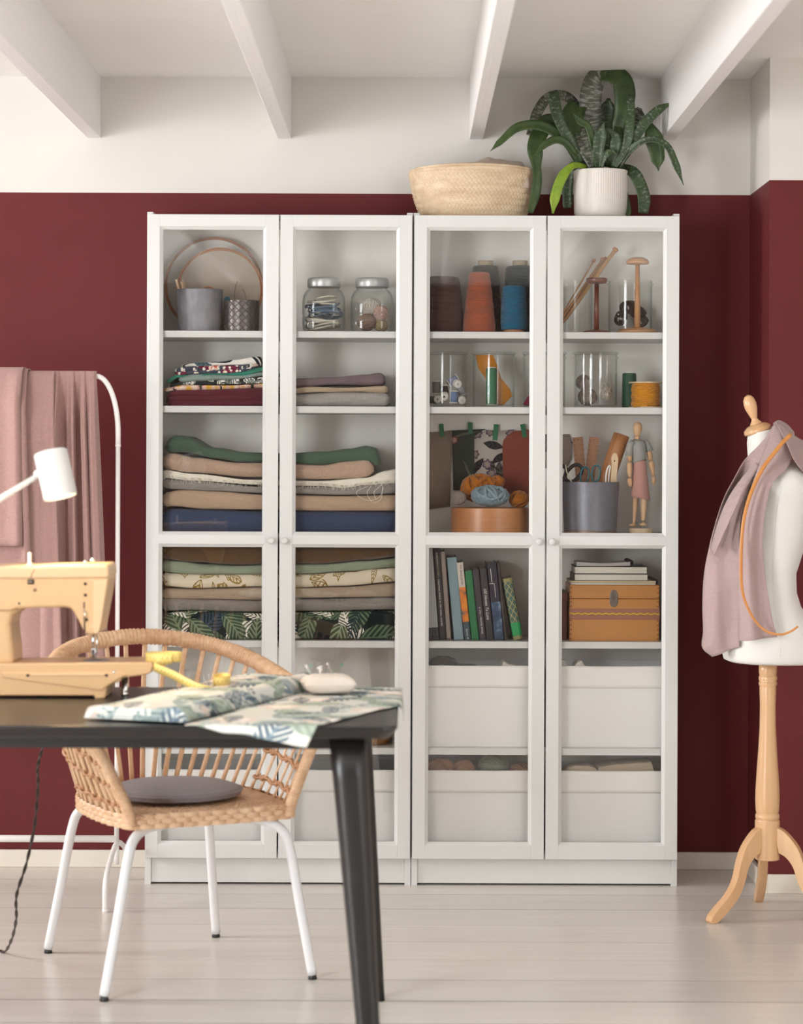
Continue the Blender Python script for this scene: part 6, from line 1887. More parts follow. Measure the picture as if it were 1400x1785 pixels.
def table_leg(x_top, y_top, x_bot, y_bot, wt, wb):
    m = MB()
    def f(u_, v_):
        a = 2 * PI * u_; ca, sa = math.cos(a), math.sin(a)
        q_ = 1 / ((abs(ca) ** 3.2 + abs(sa) ** 3.2) ** (1 / 3.2))
        w = lerp(wt, wb, v_) / 2
        return (lerp(x_top, x_bot, v_) + w * ca * q_, lerp(y_top, y_bot, v_) + w * sa * q_, lerp(TZ - 0.0265, 0.0, v_))
    m.surf(f, 32, 8, closeu=True)
    m.f.append(tuple(reversed(range(32)))); m.s.append(False); m.f.append(tuple(8 * 32 + k for k in range(32))); m.s.append(False)
    part('leg', m, M_TABLE, t)
table_leg(-0.124, 4.735, -0.070, 4.715, 0.076, 0.044)
table_leg(-0.124, 5.345, -0.068, 5.435, 0.074, 0.034)
table_leg(-1.36, 4.735, -1.41, 4.715, 0.076, 0.044)
table_leg(-1.36, 5.345, -1.41, 5.435, 0.074, 0.034)
m = MB()
m.box((-1.33, 4.76, TZ - 0.06), (-0.155, 4.775, TZ - 0.0268), 0.001); part('apron', m, M_TABLE, t)
m = MB(); m.box((-1.33, 5.31, TZ - 0.06), (-0.155, 5.325, TZ - 0.0268), 0.001); part('apron', m, M_TABLE, t)

# ================================================================ printed cloth on the table
M_PRINT = leaf_print('leaf_print_cloth', '#d5d6cf', [(9.0, .085, .030, '#8a9a98', '#b3bfbd', 300, 0, 3), (8.0, .080, .036, '#3a4a58', '#8496a2', 330, 1, 7), (10, .07, .034, '#e6e2d8', '#d2d6ce', 300, 1, 1), (7.5, .075, .032, '#95a294', '#bfc8bb', 260, 0, 5), (5.5, .05, .04, '#dccdc2', '#ece7e0', 1, 3, 11), (8.0, .075, .020, '#33404b', '#65747f', 300, 1, 15)], rough=0.85)
# flat sheet: hangs a little over the front edge and the right end
def drop(X, Y, h=0.0):
    z = TZ + 0.003 + h; x, y = X, Y
    fe, re = ty0 - 0.008, tx1 + 0.008
    if y < fe: z -= (fe - y) * 0.97; y = fe - 0.004 - 0.12 * (fe - y)
    if x > re: z -= (x - re) * 0.97; x = re + 0.003 + 0.1 * (x - re)
    return Vector((x, y, z))
rowsL = [(-0.450, 4.640), (-0.395, 4.80), (-0.345, 4.97), (-0.285, 5.15), (-0.225, 5.41)]
rowsR = [(-0.203, 4.592), (-0.150, 4.705), (-0.075, 4.90), (0.030, 5.10), (0.020, 5.405)]
def sheet(u_, v_):
    f = v_ * (len(rowsL) - 1); i = min(int(f), len(rowsL) - 2); w = f - i
    a = Vector(rowsL[i]).lerp(Vector(rowsL[i + 1]), w); b = Vector(rowsR[i]).lerp(Vector(rowsR[i + 1]), w)
    p = a.lerp(b, u_)
    edge = min(1, 4 * min(v_, 1 - v_ + 0.25, 1 - u_ + 0.2))
    h = max(0, 0.004 * noise.noise(Vector((p.x * 11, p.y * 9, 3))) + 0.0015 * noise.noise(Vector((p.x * 40, p.y * 30, 8)))) * edge
    q = drop(p.x, p.y + 0.006 * noise.noise(Vector((p.x * 20, 0, 1))) * (1 - v_), h)
    return q
m = MB(); m.surf(sheet, 44, 60)
solo('printed_fabric', m, M_PRINT, 'open leaf-print fabric spread flat and drooping over the table corner', 'fabric', solid=0.0012)
# folded and half rolled length
A0, B0, C0, D0 = Vector((-0.668, 4.74)), Vector((-0.448, 4.665)), Vector((-0.212, 5.36)), Vector((-0.395, 5.39))
m = MB()
nu, nv = 50, 44
def folded(u_, v_):
    # u round the section (flat underside, rounded edges), v from the near end to the far end
    L_ = A0.lerp(D0, v_); R_ = B0.lerp(C0, v_)
    ax = (R_ - L_)
    hh = lerp(0.026, 0.034, v_) + 0.004 * noise.noise(Vector((v_ * 4, 0, 2)))
    s = u_ * 2
    if s < 1:      # underside, left to right
        p = L_.lerp(R_, s); return Vector((p.x, p.y, TZ + 0.0052))
    k = 2 - s      # top, right to left
    w = k
    prof = min(1.0, (1 - abs(2 * w - 1)) * 7 + 0.0)
    z = hh * math.sqrt(max(0.0, 1 - (1 - prof) ** 2))
    z *= (0.82 + 0.25 * math.sin(PI * min(1, max(0, (w - 0.72) / 0.28))) * (1 if w > 0.72 else 0) + 0.12 * (1 - w))
    p = L_.lerp(R_, w)
    z += 0.005 * noise.noise(Vector((p.x * 9, p.y * 7, 4))) * prof
    return Vector((p.x, p.y, TZ + 0.0055 + max(0.0, z)))
m.surf(folded, nu, nv)
for row in (0, nv):
    m.f.append(tuple(row * (nu + 1) + k for k in range(nu))); m.s.append(False)
FO = solo('printed_fabric', m, M_PRINT, 'folded and rolled leaf-print fabric lying under the yellow tape measure', 'fabric')
# the rolled edges that show at the near end
for k, (w0, w1, z_) in enumerate(((0.02, 0.98, 0.010), (0.04, 0.96, 0.018))):
    pts = []
    for i in range(20):
        w = lerp(w0, w1, i / 19); p = A0.lerp(B0, w)
        pts.append((p.x + 0.002, p.y - 0.0015, TZ + 0.004 + z_ * (0.6 + 0.5 * math.sin(PI * w))))
    m = MB(); m.tube(pts, 0.0022, 6); part('fold_edge', m, M_PRINT, FO)

# ================================================================ pincushion
M_CUSH = fabric('pincushion_cotton', '#d9cdc2', 0.05)
c = P(572, 1204, 5.24); c.z = TZ + 0.008
Mp = T(c) @ RZ(0.18)
t = thing('pincushion', 'white pillow-shaped pincushion stuck with pins on the leaf print', 'pincushion', (0, 0, 0), M=Mp)
m = MB()
ax_, ay_, h_ = 0.062, 0.048, 0.021
for sgn in (1, -1):
    def pil(u_, v_):
        x, y = 2 * u_ - 1, 2 * v_ - 1
        k = (1 - x ** 4) * (1 - y ** 4)
        pin = 1 - 0.10 * (1 - abs(x) ** 2) * abs(y) ** 3 - 0.10 * (1 - abs(y) ** 2) * abs(x) ** 3
        px_ = x * ax_ * (1 - 0.10 * (1 - x * x) * 0 - 0.08 * (1 - y * y) * abs(x) ** 5 * 0)
        inx = 1 - 0.12 * (1 - y * y) * (abs(x) > 0.0) * abs(x) ** 3
        iny = 1 - 0.12 * (1 - x * x) * abs(y) ** 3
        return (x * ax_ * inx, y * ay_ * iny, h_ + sgn * h_ * max(0.0, k) ** 0.45)
    m.surf(pil, 22, 22, flip=sgn < 0)
part('cushion', m, M_CUSH, t, local=True)
rnd = random.Random(12)
HEADS = ['#f2efe9', '#f2efe9', '#e9e4da', '#2f8f6a', '#f2efe9', '#e6d9d0', '#f2efe9', '#cfcac2', '#f2efe9', '#3a8f78']
for i in range(10):
    x, y = rnd.uniform(-0.045, 0.02), rnd.uniform(-0.02, 0.035)
    base = Vector((x, y, 0.036)); tip = base + Vector((rnd.uniform(-0.012, 0.012) - 0.004, rnd.uniform(-0.01, 0.01), rnd.uniform(0.016, 0.028)))
    if i == 3: base, tip = Vector((0.002, 0.0, 0.036)), Vector((0.034, 0.012, 0.062))
    m = MB(); m.tube([base, tip], 0.0005, 5); m.ell(tip, (0.0024, 0.0024, 0.0024), 10, 8); part('pin', m, plain('pin_head_' + HEADS[i][1:], HEADS[i], 0.25), t, local=True)

# ================================================================ tape measure
def tape_mat():
    t = NT('tape_yellow')
    tc = t.node('ShaderNodeTexCoord'); s = t.node('ShaderNodeSeparateXYZ'); t.link(tc.outputs['UV'], s.inputs[0])
    fr = t.math('LESS_THAN', t.math('FRACT', t.math('MULTIPLY', s.outputs[1], 100.0)), 0.12)
    e = t.math('GREATER_THAN', t.math('ABSOLUTE', t.math('SUBTRACT', s.outputs[0], 0.5)), 0.26)
    num = t.math('MULTIPLY', t.math('LESS_THAN', t.math('FRACT', t.math('ADD', t.math('MULTIPLY', s.outputs[1], 100.0), 0.5)), 0.3), t.math('LESS_THAN', t.math('ABSOLUTE', t.math('SUBTRACT', s.outputs[0], 0.5)), 0.14))
    f = t.math('MAXIMUM', t.math('MULTIPLY', fr, e), num)
    t.base(t.mix(t.math('MULTIPLY', f, 0.55), lin('#f0d27c'), lin('#5a4a2a'))); t.rough(0.4)
    t.b.inputs['Subsurface Weight'].default_value = 0.0
    return t.m
def flat_ribbon(path, ups, w):
    vs, fs, uv = [], [], []; L_ = 0
    for i, p in enumerate(path):
        if i: L_ += (path[i] - path[i - 1]).length
        u_ = ups[i] * (w / 2)
        vs += [p - u_, p + u_]; uv += [(0.0, L_), (1.0, L_)]
    for i in range(len(path) - 1): fs.append((2 * i, 2 * i + 1, 2 * i + 3, 2 * i + 2))
    m = MB(); m.add(vs, fs, True, None, uv); return m
dm = 5.20
pts, ups = [], []
cc = P(286, 1154, dm); cc.z = 0.823 + 0.0085
for i in range(70):                                     # two turns standing on the arm of the machine
    a = 0.6 + i / 69 * 2 * PI * 1.75
    r_ = 0.038 + 0.004 * i / 69
    pts.append(cc + Vector((r_ * math.cos(a), r_ * 0.8 * math.sin(a), 0))); ups.append(Vector((0, 0.1, 1)).normalized())
last = pts[-1]
run = cr([last, P(268, 1160, dm - 0.04), P(300, 1176, dm - 0.07), P(340, 1196, dm - 0.09), P(366, 1203, dm - 0.09), P(390, 1200, dm - 0.075), P(401, 1194, dm - 0.045), P(398, 1187, dm - 0.0), P(384, 1185, dm + 0.01), P(372, 1189, dm - 0.02)], 8)
nr = len(run)
for i, p in enumerate(run[1:]):
    k = i / nr
    tilt = interp([(0, 0.0), (0.15, 0.35), (0.4, 0.45), (0.55, 0.1), (1, 0)], k)
    q = p.copy()
    if k > 0.45: q.z = max(q.z, TZ + 0.036 + 0.0085) if k < 2 else q.z
    pts.append(q); ups.append(Vector((tilt * 0.6, -tilt, 1)).normalized())
m = flat_ribbon(pts, ups, 0.0205)
solo('tape_measure', m, tape_mat(), 'yellow tape measure curling from the sewing machine onto the leaf print', 'tape measure', solid=0.0005, recalc=False)

# ================================================================ sewing machine
M_CREAM = plain('cream_enamel', '#d3ac80', 0.28)
M_CREAM2 = plain('cream_enamel_light', '#dcba92', 0.25)
M_CHROME = plain('chrome', '#d6d4d2', 0.12, 1.0)
M_DARK = plain('dark_hole', '#2a1a12', 0.6)
F = 5.17           # plane of the machine's front
def G(x, y): p = P(x, y, F); return (p.x, p.z)
def outl(pts): return [G(x, y) for x, y in pts]
t = thing('sewing_machine', 'vintage cream sewing machine with a free arm on the black table', 'sewing machine', (P(40, 1213, F).x, F + 0.08, TZ))
YB_ = F + 0.155
# base and free arm
m = MB(); m.prism(outl([(-190, 1158), (266, 1154), (268, 1160), (264, 1172), (256, 1176), (213, 1182), (210, 1188), (196, 1192), (186, 1200), (184, 1217), (166, 1219), (164, 1213), (-190, 1213)]), F, YB_ - 0.01, bevel=0.006, seg=3)
part('base', m, M_CREAM, t)
m = MB(); m.prism(outl([(3, 1172), (208, 1171), (222, 1176), (196, 1190), (184, 1198), (178, 1204), (150, 1200), (70, 1190), (10, 1182), (4, 1180)]), F - 0.004, F + 0.004, bevel=0.0025, seg=2)
part('front_panel', m, M_CREAM, t)
m = MB(); m.prism(outl([(55, 1174), (180, 1173.5), (182, 1177), (54, 1178)]), F - 0.0065, F - 0.002, bevel=0.001); part('panel_ridge', m, M_CREAM2, t)
for cx_ in (49, 186):
    m = MB(); m.lathe([(0.0035, 0), (0.003, 0.002)], n=14, M=T(Vector((G(cx_, 1177)[0], F - 0.004, G(cx_, 1177)[1]))) @ RX(PI / 2)); part('catch', m, M_DARK, t)
m = MB(); m.lathe([(0.004, 0), (0.0035, 0.0025), (0.001, 0.003)], n=16, M=T(Vector((G(199, 1172)[0], F - 0.001, G(199, 1172)[1]))) @ RX(PI / 2)); part('screw', m, M_CHROME, t)
# upright
m = MB(); m.prism(outl([(-190, 1010), (40, 1010), (42, 1060), (30, 1066), (20, 1075), (17, 1088), (18, 1105), (21, 1130), (23, 1160), (-190, 1160)]), F + 0.012, YB_ - 0.01, bevel=0.012, seg=3); part('upright', m, M_CREAM, t)
# arm and head
m = MB(); m.prism(outl([(-190, 1005), (190, 1005), (188, 1018), (183, 1046), (176, 1084), (173, 1100), (170, 1106), (158, 1107.5), (149, 1105), (144, 1098), (136, 1082), (127, 1066), (122, 1061), (112, 1059), (60, 1060), (28, 1062), (18, 1066), (-190, 1066)]), F + 0.004, YB_ - 0.02, bevel=0.007, seg=3)
part('arm', m, M_CREAM, t)
m = MB(); m.prism(outl([(-190, 988), (0, 987), (22, 985), (60, 986), (95, 984.5), (184, 983.5), (189, 986), (190, 1000), (189.5, 1008), (60, 1009.5), (-190, 1008)]), F - 0.002, YB_ - 0.012, bevel=0.008, seg=4)
part('top_cover', m, M_CREAM2, t)
# face seam
m = MB(); m.prism(outl([(160, 1010), (187, 1010), (176, 1084), (172.5, 1100), (169, 1104.5), (163, 1104), (161.5, 1096), (156, 1096), (155.5, 1091), (161.5, 1091), (161.5, 1014), (153, 1013.5), (153, 1010)]), F + 0.0022, F + 0.02, bevel=0.0012); part('face_plate', m, M_CREAM2, t)
def dot(x, y, r, mat=M_DARK, nm='hole', yy=F + 0.0036):
    gx, gz = G(x, y); m = MB(); m.lathe([(r, 0), (r * 0.9, 0.0008)], n=16, M=T((gx, yy, gz)) @ RX(PI / 2)); part(nm, m, mat, t)
dot(148.2, 1018, 0.0037); dot(148.6, 1037.5, 0.0037); dot(33, 1052, 0.0025); dot(60.5, 1028.5, 0.004, plain('bronze_screw', '#8a6a50', 0.4, 0.6), 'screw')
m = MB(); m.box((G(149.3, 0)[0], F + 0.0028, G(0, 1060)[1]), (G(151.3, 0)[0], F + 0.0045, G(0, 1049)[1]), 0.0004); part('thread_slot', m, M_DARK, t)
m = MB(); m.tube(cr([(G(150, 0)[0], F + 0.003, G(0, 1062)[1]), (G(152, 0)[0], F - 0.002, G(0, 1068)[1]), (G(152, 0)[0], F - 0.002, G(0, 1074)[1]), (G(149.5, 0)[0], F + 0.003, G(0, 1080)[1])], 5), 0.0012, 6); part('thread_guide', m, M_CHROME, t)
m = MB(); m.box((G(150, 0)[0], F + 0.0028, G(0, 1101)[1]), (G(152.4, 0)[0], F + 0.0045, G(0, 1081)[1]), 0.0004); part('thread_slot', m, M_DARK, t)
dot(150.5, 1080.5, 0.0038)
m = MB(); m.box((G(51.5, 0)[0], F + 0.001, G(0, 1018.5)[1]), (G(63, 0)[0], F + 0.006, G(0, 1010)[1]), 0.001); part('bobbin_winder_slot', m, M_DARK, t)
m = MB(); m.box((G(53.5, 0)[0], F - 0.002, G(0, 1016)[1]), (G(60, 0)[0], F + 0.002, G(0, 1012.5)[1]), 0.001); part('winder_lever', m, M_CHROME, t)
# curved seam of the cover
m = MB(); m.tube(cr([(G(58, 0)[0], F - 0.0022, G(0, 1008)[1]), (G(60, 0)[0], F - 0.0024, G(0, 1000)[1]), (G(66, 0)[0], F - 0.001, G(0, 991)[1]), (G(78, 0)[0], F + 0.006, G(0, 986)[1])], 5), 0.0009, 5); part('cover_seam', m, plain('seam_brown', '#8a6547', 0.5), t)
# spool pin, tension knobs
gx, gz = G(45, 986)
m = MB(); m.lathe([(0.0065, 0), (0.006, 0.002), (0.0042, 0.003), (0.0042, 0.027), (0.0025, 0.0285)], (gx, F + 0.05, gz), 18); part('spool_pin', m, M_WHITEP, t)
for x, h_, r_ in ((156, 0.016, 0.0055), (143.5, 0.010, 0.0042)):
    gx, gz = G(x, 986)
    m = MB(); m.lathe([(r_ * 0.5, 0), (r_ * 0.5, h_ * 0.3), (r_, h_ * 0.35), (r_ * 1.05, h_ * 0.6), (r_, h_ * 0.9), (r_ * 0.4, h_)], (gx, F + 0.05, gz), 18); part('top_knob', m, M_CHROME, t)
# presser bar, foot, needle plate
gx, gz = G(156.5, 1107); gb = G(156.5, 1152)[1]
m = MB(); m.lathe([(0.0036, gb + 0.020), (0.0036, gz + 0.004)], (gx, F + 0.055, 0), 14); part('presser_bar', m, M_CHROME, t)
m = MB(); m.lathe([(0.0015, gb + 0.010), (0.0016, gz + 0.002)], (gx + 0.009, F + 0.055, 0), 10); part('needle_bar', m, M_CHROME, t)
m = MB(); m.box((gx - 0.004, F + 0.045, gb + 0.012), (gx + 0.008, F + 0.062, gb + 0.024), 0.002, 2); m.box((gx - 0.006, F + 0.040, gb + 0.002), (gx + 0.010, F + 0.072, gb + 0.0045), 0.001); m.box((gx - 0.001, F + 0.05, gb + 0.004), (gx + 0.004, F + 0.058, gb + 0.013)); part('presser_foot', m, M_CHROME, t)
gx, gz = G(162, 1154)
m = MB(); m.lathe([(0.030, 0.0), (0.030, 0.0025), (0.028, 0.0030)], (gx, F + 0.055, G(0, 1156)[1] + 0.0005), 32, sy=1.2); part('needle_plate', m, plain('plate_grey', '#8f9094', 0.3, 0.7), t)
# feet
gx, gz = G(211, 1185)
m = MB(); m.lathe([(0.0085, TZ), (0.0085, TZ + 0.004), (0.0075, TZ + 0.006), (0.0075, G(0, 1180)[1])], (gx, F + 0.07, 0), 20); part('chrome_foot', m, M_CHROME, t, label='chrome support foot')
for x in (-120, 65, 160):
    gx, gz = G(x, 1212)
    for yy in (F + 0.03, F + 0.12):
        m = MB(); m.lathe([(0.009, TZ), (0.0095, gz + 0.004)], (gx, yy, 0), 16); part('rubber_foot', m, M_BLACK, t)
# hand wheel at the hidden end
gx, gz = G(-190, 1030)
m = MB(); m.lathe([(0.028, 0), (0.034, 0.004), (0.034, 0.016), (0.026, 0.02), (0.008, 0.022)], n=32, M=T((gx, F + 0.075, gz)) @ RY(-PI / 2)); part('hand_wheel', m, M_CREAM2, t)

# ================================================================ lamp
M_LAMP = plain('lamp_white', '#d4d2cf', 0.4)
dL = 5.185
hc = P(96.5, 827, dL)
tp, bt = P(88, 790, dL), P(107, 867, dL)
axis = (tp - bt).normalized()
axis = (axis + Vector((0, 0.14, 0))).normalized()      # the opening is turned slightly away from the room
Rl, Hl = S(29.5, dL), S(83, dL)
lx = -1.05
t = thing('desk_lamp', 'white desk lamp with a tilted cylinder shade above the sewing machine', 'lamp', (lx, 5.22, TZ))
Ml = T(hc) @ axis.to_track_quat('Z', 'Y').to_matrix().to_4x4()
m = MB(); m.lathe([(Rl - 0.002, -Hl / 2 + 0.02), (Rl - 0.002, -Hl / 2), (Rl, -Hl / 2), (Rl, Hl / 2 - 0.004), (Rl - 0.0012, Hl / 2 - 0.0012), (Rl - 0.004, Hl / 2), (0.0005, Hl / 2)], n=48, M=Ml, cap=False)
m.lathe([(Rl - 0.002, -Hl / 2 + 0.02), (Rl - 0.002, Hl / 2 - 0.01), (0.0005, Hl / 2 - 0.01)], n=48, M=Ml, cap=False)
part('lamp_shade', m, M_LAMP, t)
em = NT('lamp_bulb'); em.b.inputs['Base Color'].default_value = (1, 0.9, 0.7, 1)
em.b.inputs['Emission Color'].default_value = (1.0, 0.80, 0.50, 1); em.b.inputs['Emission Strength'].default_value = 9.0
m = MB(); m.ell((0, 0, -Hl / 2 + 0.030), (0.020, 0.020, 0.018), 20, 12, M=Ml); part('bulb', m, em.m, t)
jp = Ml @ Vector((-Rl, -0.004, 0.004))
j0 = P(66, 826, dL); j1 = P(-60, 908, 5.22)
elbow = Vector((lx - 0.02, 5.22, 1.20))
m = MB(); m.tube([j0 + Vector((0.006, 0.0, 0)), P(0, 870, dL + 0.015), j1, Vector((lx + 0.0, 5.22, lerp(j1.z, 1.13, 0.7)))], [0.0062, 0.0085, 0.0085, 0.0085], 14); part('lamp_arm', m, M_LAMP, t)
m = MB(); m.ell(j0, (0.010, 0.010, 0.010), 16, 10); part('joint', m, M_LAMP, t)
e2 = Vector((lx, 5.22, lerp(j1.z, 1.13, 0.7)))
m = MB(); m.tube([e2, Vector((lx, 5.22, TZ + 0.015))], 0.0085, 14); part('post', m, M_LAMP, t)
m = MB(); m.lathe([(0.085, 0), (0.085, 0.012), (0.08, 0.016), (0.012, 0.018)], (lx, 5.22, TZ), 40); part('lamp_base', m, M_LAMP, t)
sp = bpy.data.lights.new('lamp_light', 'SPOT'); sp.energy = 8.5; sp.color = (1.0, 0.70, 0.36); sp.spot_size = math.radians(105); sp.spot_blend = 0.6; sp.shadow_soft_size = 0.02
so = bpy.data.objects.new('lamp_light', sp); COL.objects.link(so)
so.matrix_world = Ml @ T((0, 0, -Hl / 2 + 0.008))

# ================================================================ twisted cable behind the table
pts = [(80, 1268, 5.46), (76, 1296, 5.47), (66, 1335, 5.49), (66, 1375, 5.50), (60, 1440, 5.53), (46, 1505, 5.56), (29, 1560, 5.60), (28, 1602, 5.65), (19, 1640, 5.78), (2, 1661, 5.93)]
cl = [P(x, y, dd) for x, y, dd in pts] + [Vector((-1.12, 5.96, 0.005)), Vector((-1.3, 6.0, 0.005)), Vector((-1.5, 6.0, 0.005))]
base = [P(30, 1206, 5.36), Vector((P(60, 1210, 5.40).x, 5.40, TZ + 0.006)), Vector((P(75, 1230, 5.435).x, 5.437, TZ + 0.004))]
cl = cr(base + cl, 14)
for p in cl: p.z = max(p.z, 0.0055)
m = MB()
for ph in (0, PI):
    st = []
    for i, p in enumerate(cl):
        tn = (cl[min(i + 1, len(cl) - 1)] - cl[max(i - 1, 0)]).normalized()
        e1 = tn.cross(Vector((0, 1, 0.3))).normalized(); e2_ = tn.cross(e1)
        a = i * 0.55 + ph
        st.append(p + e1 * 0.0022 * math.cos(a) + e2_ * 0.0022 * math.sin(a))
    m.tube(st, 0.0021, 6)
solo('power_cable', m, plain('cable_brown', '#2e211d', 0.4), 'twisted dark cable hanging from the sewing machine to the floor', 'cable')
# ================================================================ rattan chair
TH = math.radians(26)
CC = Vector((-0.5975, 5.79, 0))
Mc = T(CC) @ RZ(TH)
CH = thing('rattan_chair', 'rattan armchair with white steel legs drawn up behind the table', 'chair', (0, 0, 0), M=Mc)
def rattan(name, c1, c2, ring=0.0):
    t = NT(name)
    n = t.noise(t.coord('Object', (1, 1, 1)), 55, 4, 0.7)
    n2 = t.noise(t.coord('Object', (1, 1, 1)), 9, 2)
    f = t.math('ADD', t.math('MULTIPLY', n, 0.6), t.math('MULTIPLY', n2, 0.4))
    t.base(t.ramp(f, [(0.35, lin(c1)), (0.66, lin(c2))])); t.rough(0.42)
    t.bump(n, 0.2, 0.001)
    return t.m
M_RAT = rattan('rattan_wrap', '#c89a74', '#eac7a3')
M_RATS = rattan('rattan_spindle', '#d2a67c', '#ecccaa')
M_RATK = rattan('rattan_knot', '#a97650', '#cf9f78')
# seat outline (u, v) from front left round the back to front right
seat_out = [(-0.205, -0.285), (-0.225, -0.20), (-0.232, -0.06), (-0.215, 0.08), (-0.165, 0.185), (-0.085, 0.24), (0, 0.255), (0.085, 0.24), (0.165, 0.185), (0.215, 0.08), (0.232, -0.06), (0.225, -0.20), (0.205, -0.285)]
SO = cr([(u_, v_, 0) for u_, v_ in seat_out], 10)
def along(path, s):
    f = s * (len(path) - 1); i = min(int(f), len(path) - 2)
    return path[i].lerp(path[i + 1], f - i)
ZS = 0.432
# top rim, from the left arm's front foot up and round
rim_pts = [(-0.290, -0.270, 0.605), (-0.312, -0.225, 0.655), (-0.318, -0.12, 0.685), (-0.305, 0.02, 0.720), (-0.262, 0.145, 0.760), (-0.165, 0.238, 0.795), (0, 0.272, 0.812),
           (0.165, 0.238, 0.795), (0.262, 0.145, 0.760), (0.305, 0.02, 0.720), (0.318, -0.12, 0.685), (0.312, -0.225, 0.655), (0.290, -0.270, 0.605)]
RIM = cr(rim_pts, 30)
# wrapped rim: wound cane shows as close ridges
fine = []
for i in range(900): fine.append(along(RIM, i / 899))
rad = [0.0185 + 0.0030 * abs(math.sin(i * 0.62 + 1.5 * noise.noise(Vector((i * 0.05, 3, 0))))) + 0.0022 * max(0, noise.noise(Vector((i * 0.035, 0, 1)))) for i in range(900)]
front_w = lambda s: 1.0 if 0.06 < s < 0.94 else 0.85
m = MB(); m.tube(fine, [r * front_w(i / 899) for i, r in enumerate(rad)], 12); part('back_rim', m, M_RAT, CH, local=True)
# arm posts at the front
for s in (-1, 1):
    pth = cr([(s * 0.203, -0.288, 0.405), (s * 0.210, -0.288, 0.44), (s * 0.240, -0.283, 0.51), (s * 0.272, -0.275, 0.575), (s * 0.290, -0.270, 0.608)], 30)
    m = MB(); m.tube(pth, [0.0122 + 0.0022 * abs(math.sin(i * 1.1)) for i in range(len(pth))], 12); part('arm_post', m, M_RAT, CH, local=True)
# seat: a shell and its weave
m = MB()
vs, fs = [], []
ring = [Vector((p.x, p.y, 0)) for p in SO]
# close the front edge with a gentle bow
frontl = [Vector((lerp(0.205, -0.205, k / 10), -0.285 - 0.012 * math.sin(PI * k / 10), 0)) for k in range(1, 10)]
ring = ring + frontl
NR = len(ring); cen = Vector((0, -0.03, 0))
for (k, z) in ((0.985, ZS - 0.030), (1.0, ZS - 0.022), (1.0, ZS - 0.008), (0.97, ZS), (0.6, ZS - 0.006), (0.05, ZS - 0.010)):
    vs += [cen + (p - cen) * k + Vector((0, 0, z)) for p in ring]
for j in range(5):
    for i in range(NR): fs.append((j * NR + i, j * NR + (i + 1) % NR, (j + 1) * NR + (i + 1) % NR, (j + 1) * NR + i))
fs.append(tuple(reversed(range(NR)))); fs.append(tuple(5 * NR + i for i in range(NR)))
m.add(vs, fs, True); part('seat', m, M_RAT, CH, local=True)
m = MB()
rnd = random.Random(4)
def inside(u_, v_):
    if v_ > 0.25 or v_ < -0.293: return False
    hw = interp([(-0.293, 0.20), (-0.20, 0.222), (-0.06, 0.229), (0.08, 0.212), (0.185, 0.160), (0.24, 0.08), (0.255, 0.0)], v_)
    return abs(u_) < hw
row = 0
v_ = -0.290
while v_ < 0.245:
    u_ = -0.235 + (0.017 if row % 2 else 0)
    while u_ < 0.235:
        if inside(u_ + 0.014, v_):
            vs = []
            w = 0.0068
            for s in range(5):
                f = s / 4
                zz = ZS - 0.004 + 0.0085 * math.sin(PI * f) * rnd.uniform(0.85, 1.1) - 0.006 * (1 - min(1, (abs(v_ + 0.02) / 0.28) ** 2))
                for e in (-1, 0, 1): vs.append(Vector((u_ + 0.030 * f, v_ + e * w + rnd.uniform(-0.001, 0.001), zz - (0.003 if e else 0))))
            fs = []
            for s in range(4):
                for e in range(2): fs.append((3 * s + e, 3 * s + 3 + e, 3 * s + 4 + e, 3 * s + 1 + e))
            m.add(vs, fs, True)
        u_ += 0.034
    v_ += 0.0125; row += 1
# woven edge band, two rows of arched strands
per = ring + [ring[0]]
cum = [0]
for a, b in zip(per, per[1:]): cum.append(cum[-1] + (b - a).length)
def on_ring(L_):
    L_ = L_ % cum[-1]
    for i in range(len(per) - 1):
        if L_ <= cum[i + 1]:
            f = (L_ - cum[i]) / max(1e-9, cum[i + 1] - cum[i])
            p = per[i].lerp(per[i + 1], f); tn = (per[i + 1] - per[i]).normalized()
            return p, Vector((tn.y, -tn.x, 0)) * (1 if Vector((tn.y, -tn.x, 0)).dot(p - cen) > 0 else -1)
for rj in range(3):
    z = ZS - 0.004 - rj * 0.0115
    L_ = 0.018 * (rj % 2)
    while L_ < cum[-1]:
        vs = []
        for s in range(5):
            f = s / 4
            p, nr_ = on_ring(L_ + 0.038 * f)
            o_ = 0.001 + 0.0075 * math.sin(PI * f) * rnd.uniform(0.85, 1.1)
            for e in (-1, 0, 1): vs.append(p + nr_ * (o_ - (0.0025 if e else 0)) + Vector((0, 0, z + e * 0.0062)))
        fs = []
        for s in range(4):
            for e in range(2): fs.append((3 * s + e, 3 * s + 3 + e, 3 * s + 4 + e, 3 * s + 1 + e))
        m.add(vs, fs, True)
        L_ += 0.036
part('seat_weave', m, M_RAT, CH, local=True, stuff=True, recalc=False)
# spindles from the seat edge up to the rim
NSP = 36
def seat_s(s): return along(SO, s)
spin = []
for i in range(NSP):
    s = (i + 0.6) / (NSP + 0.2)
    a = seat_s(s) * 0.985; a = Vector((a.x, a.y, ZS - 0.006))
    b = along(RIM, 0.02 + 0.96 * s)
    mid = a.lerp(b, 0.5); out = Vector((mid.x, mid.y + 0.03, 0)).normalized()
    pth = [a, a.lerp(b, 0.5) + out * 0.006, b]
    spin.append(pth)
    c_ = cr(pth, 5)
    tang = Vector((-out.y, out.x, 0))
    m = MB(); m.tube(c_, 0.0066, 8, flat=0.5, up=tuple(out)); part('spindle', m, M_RATS, CH, local=True)
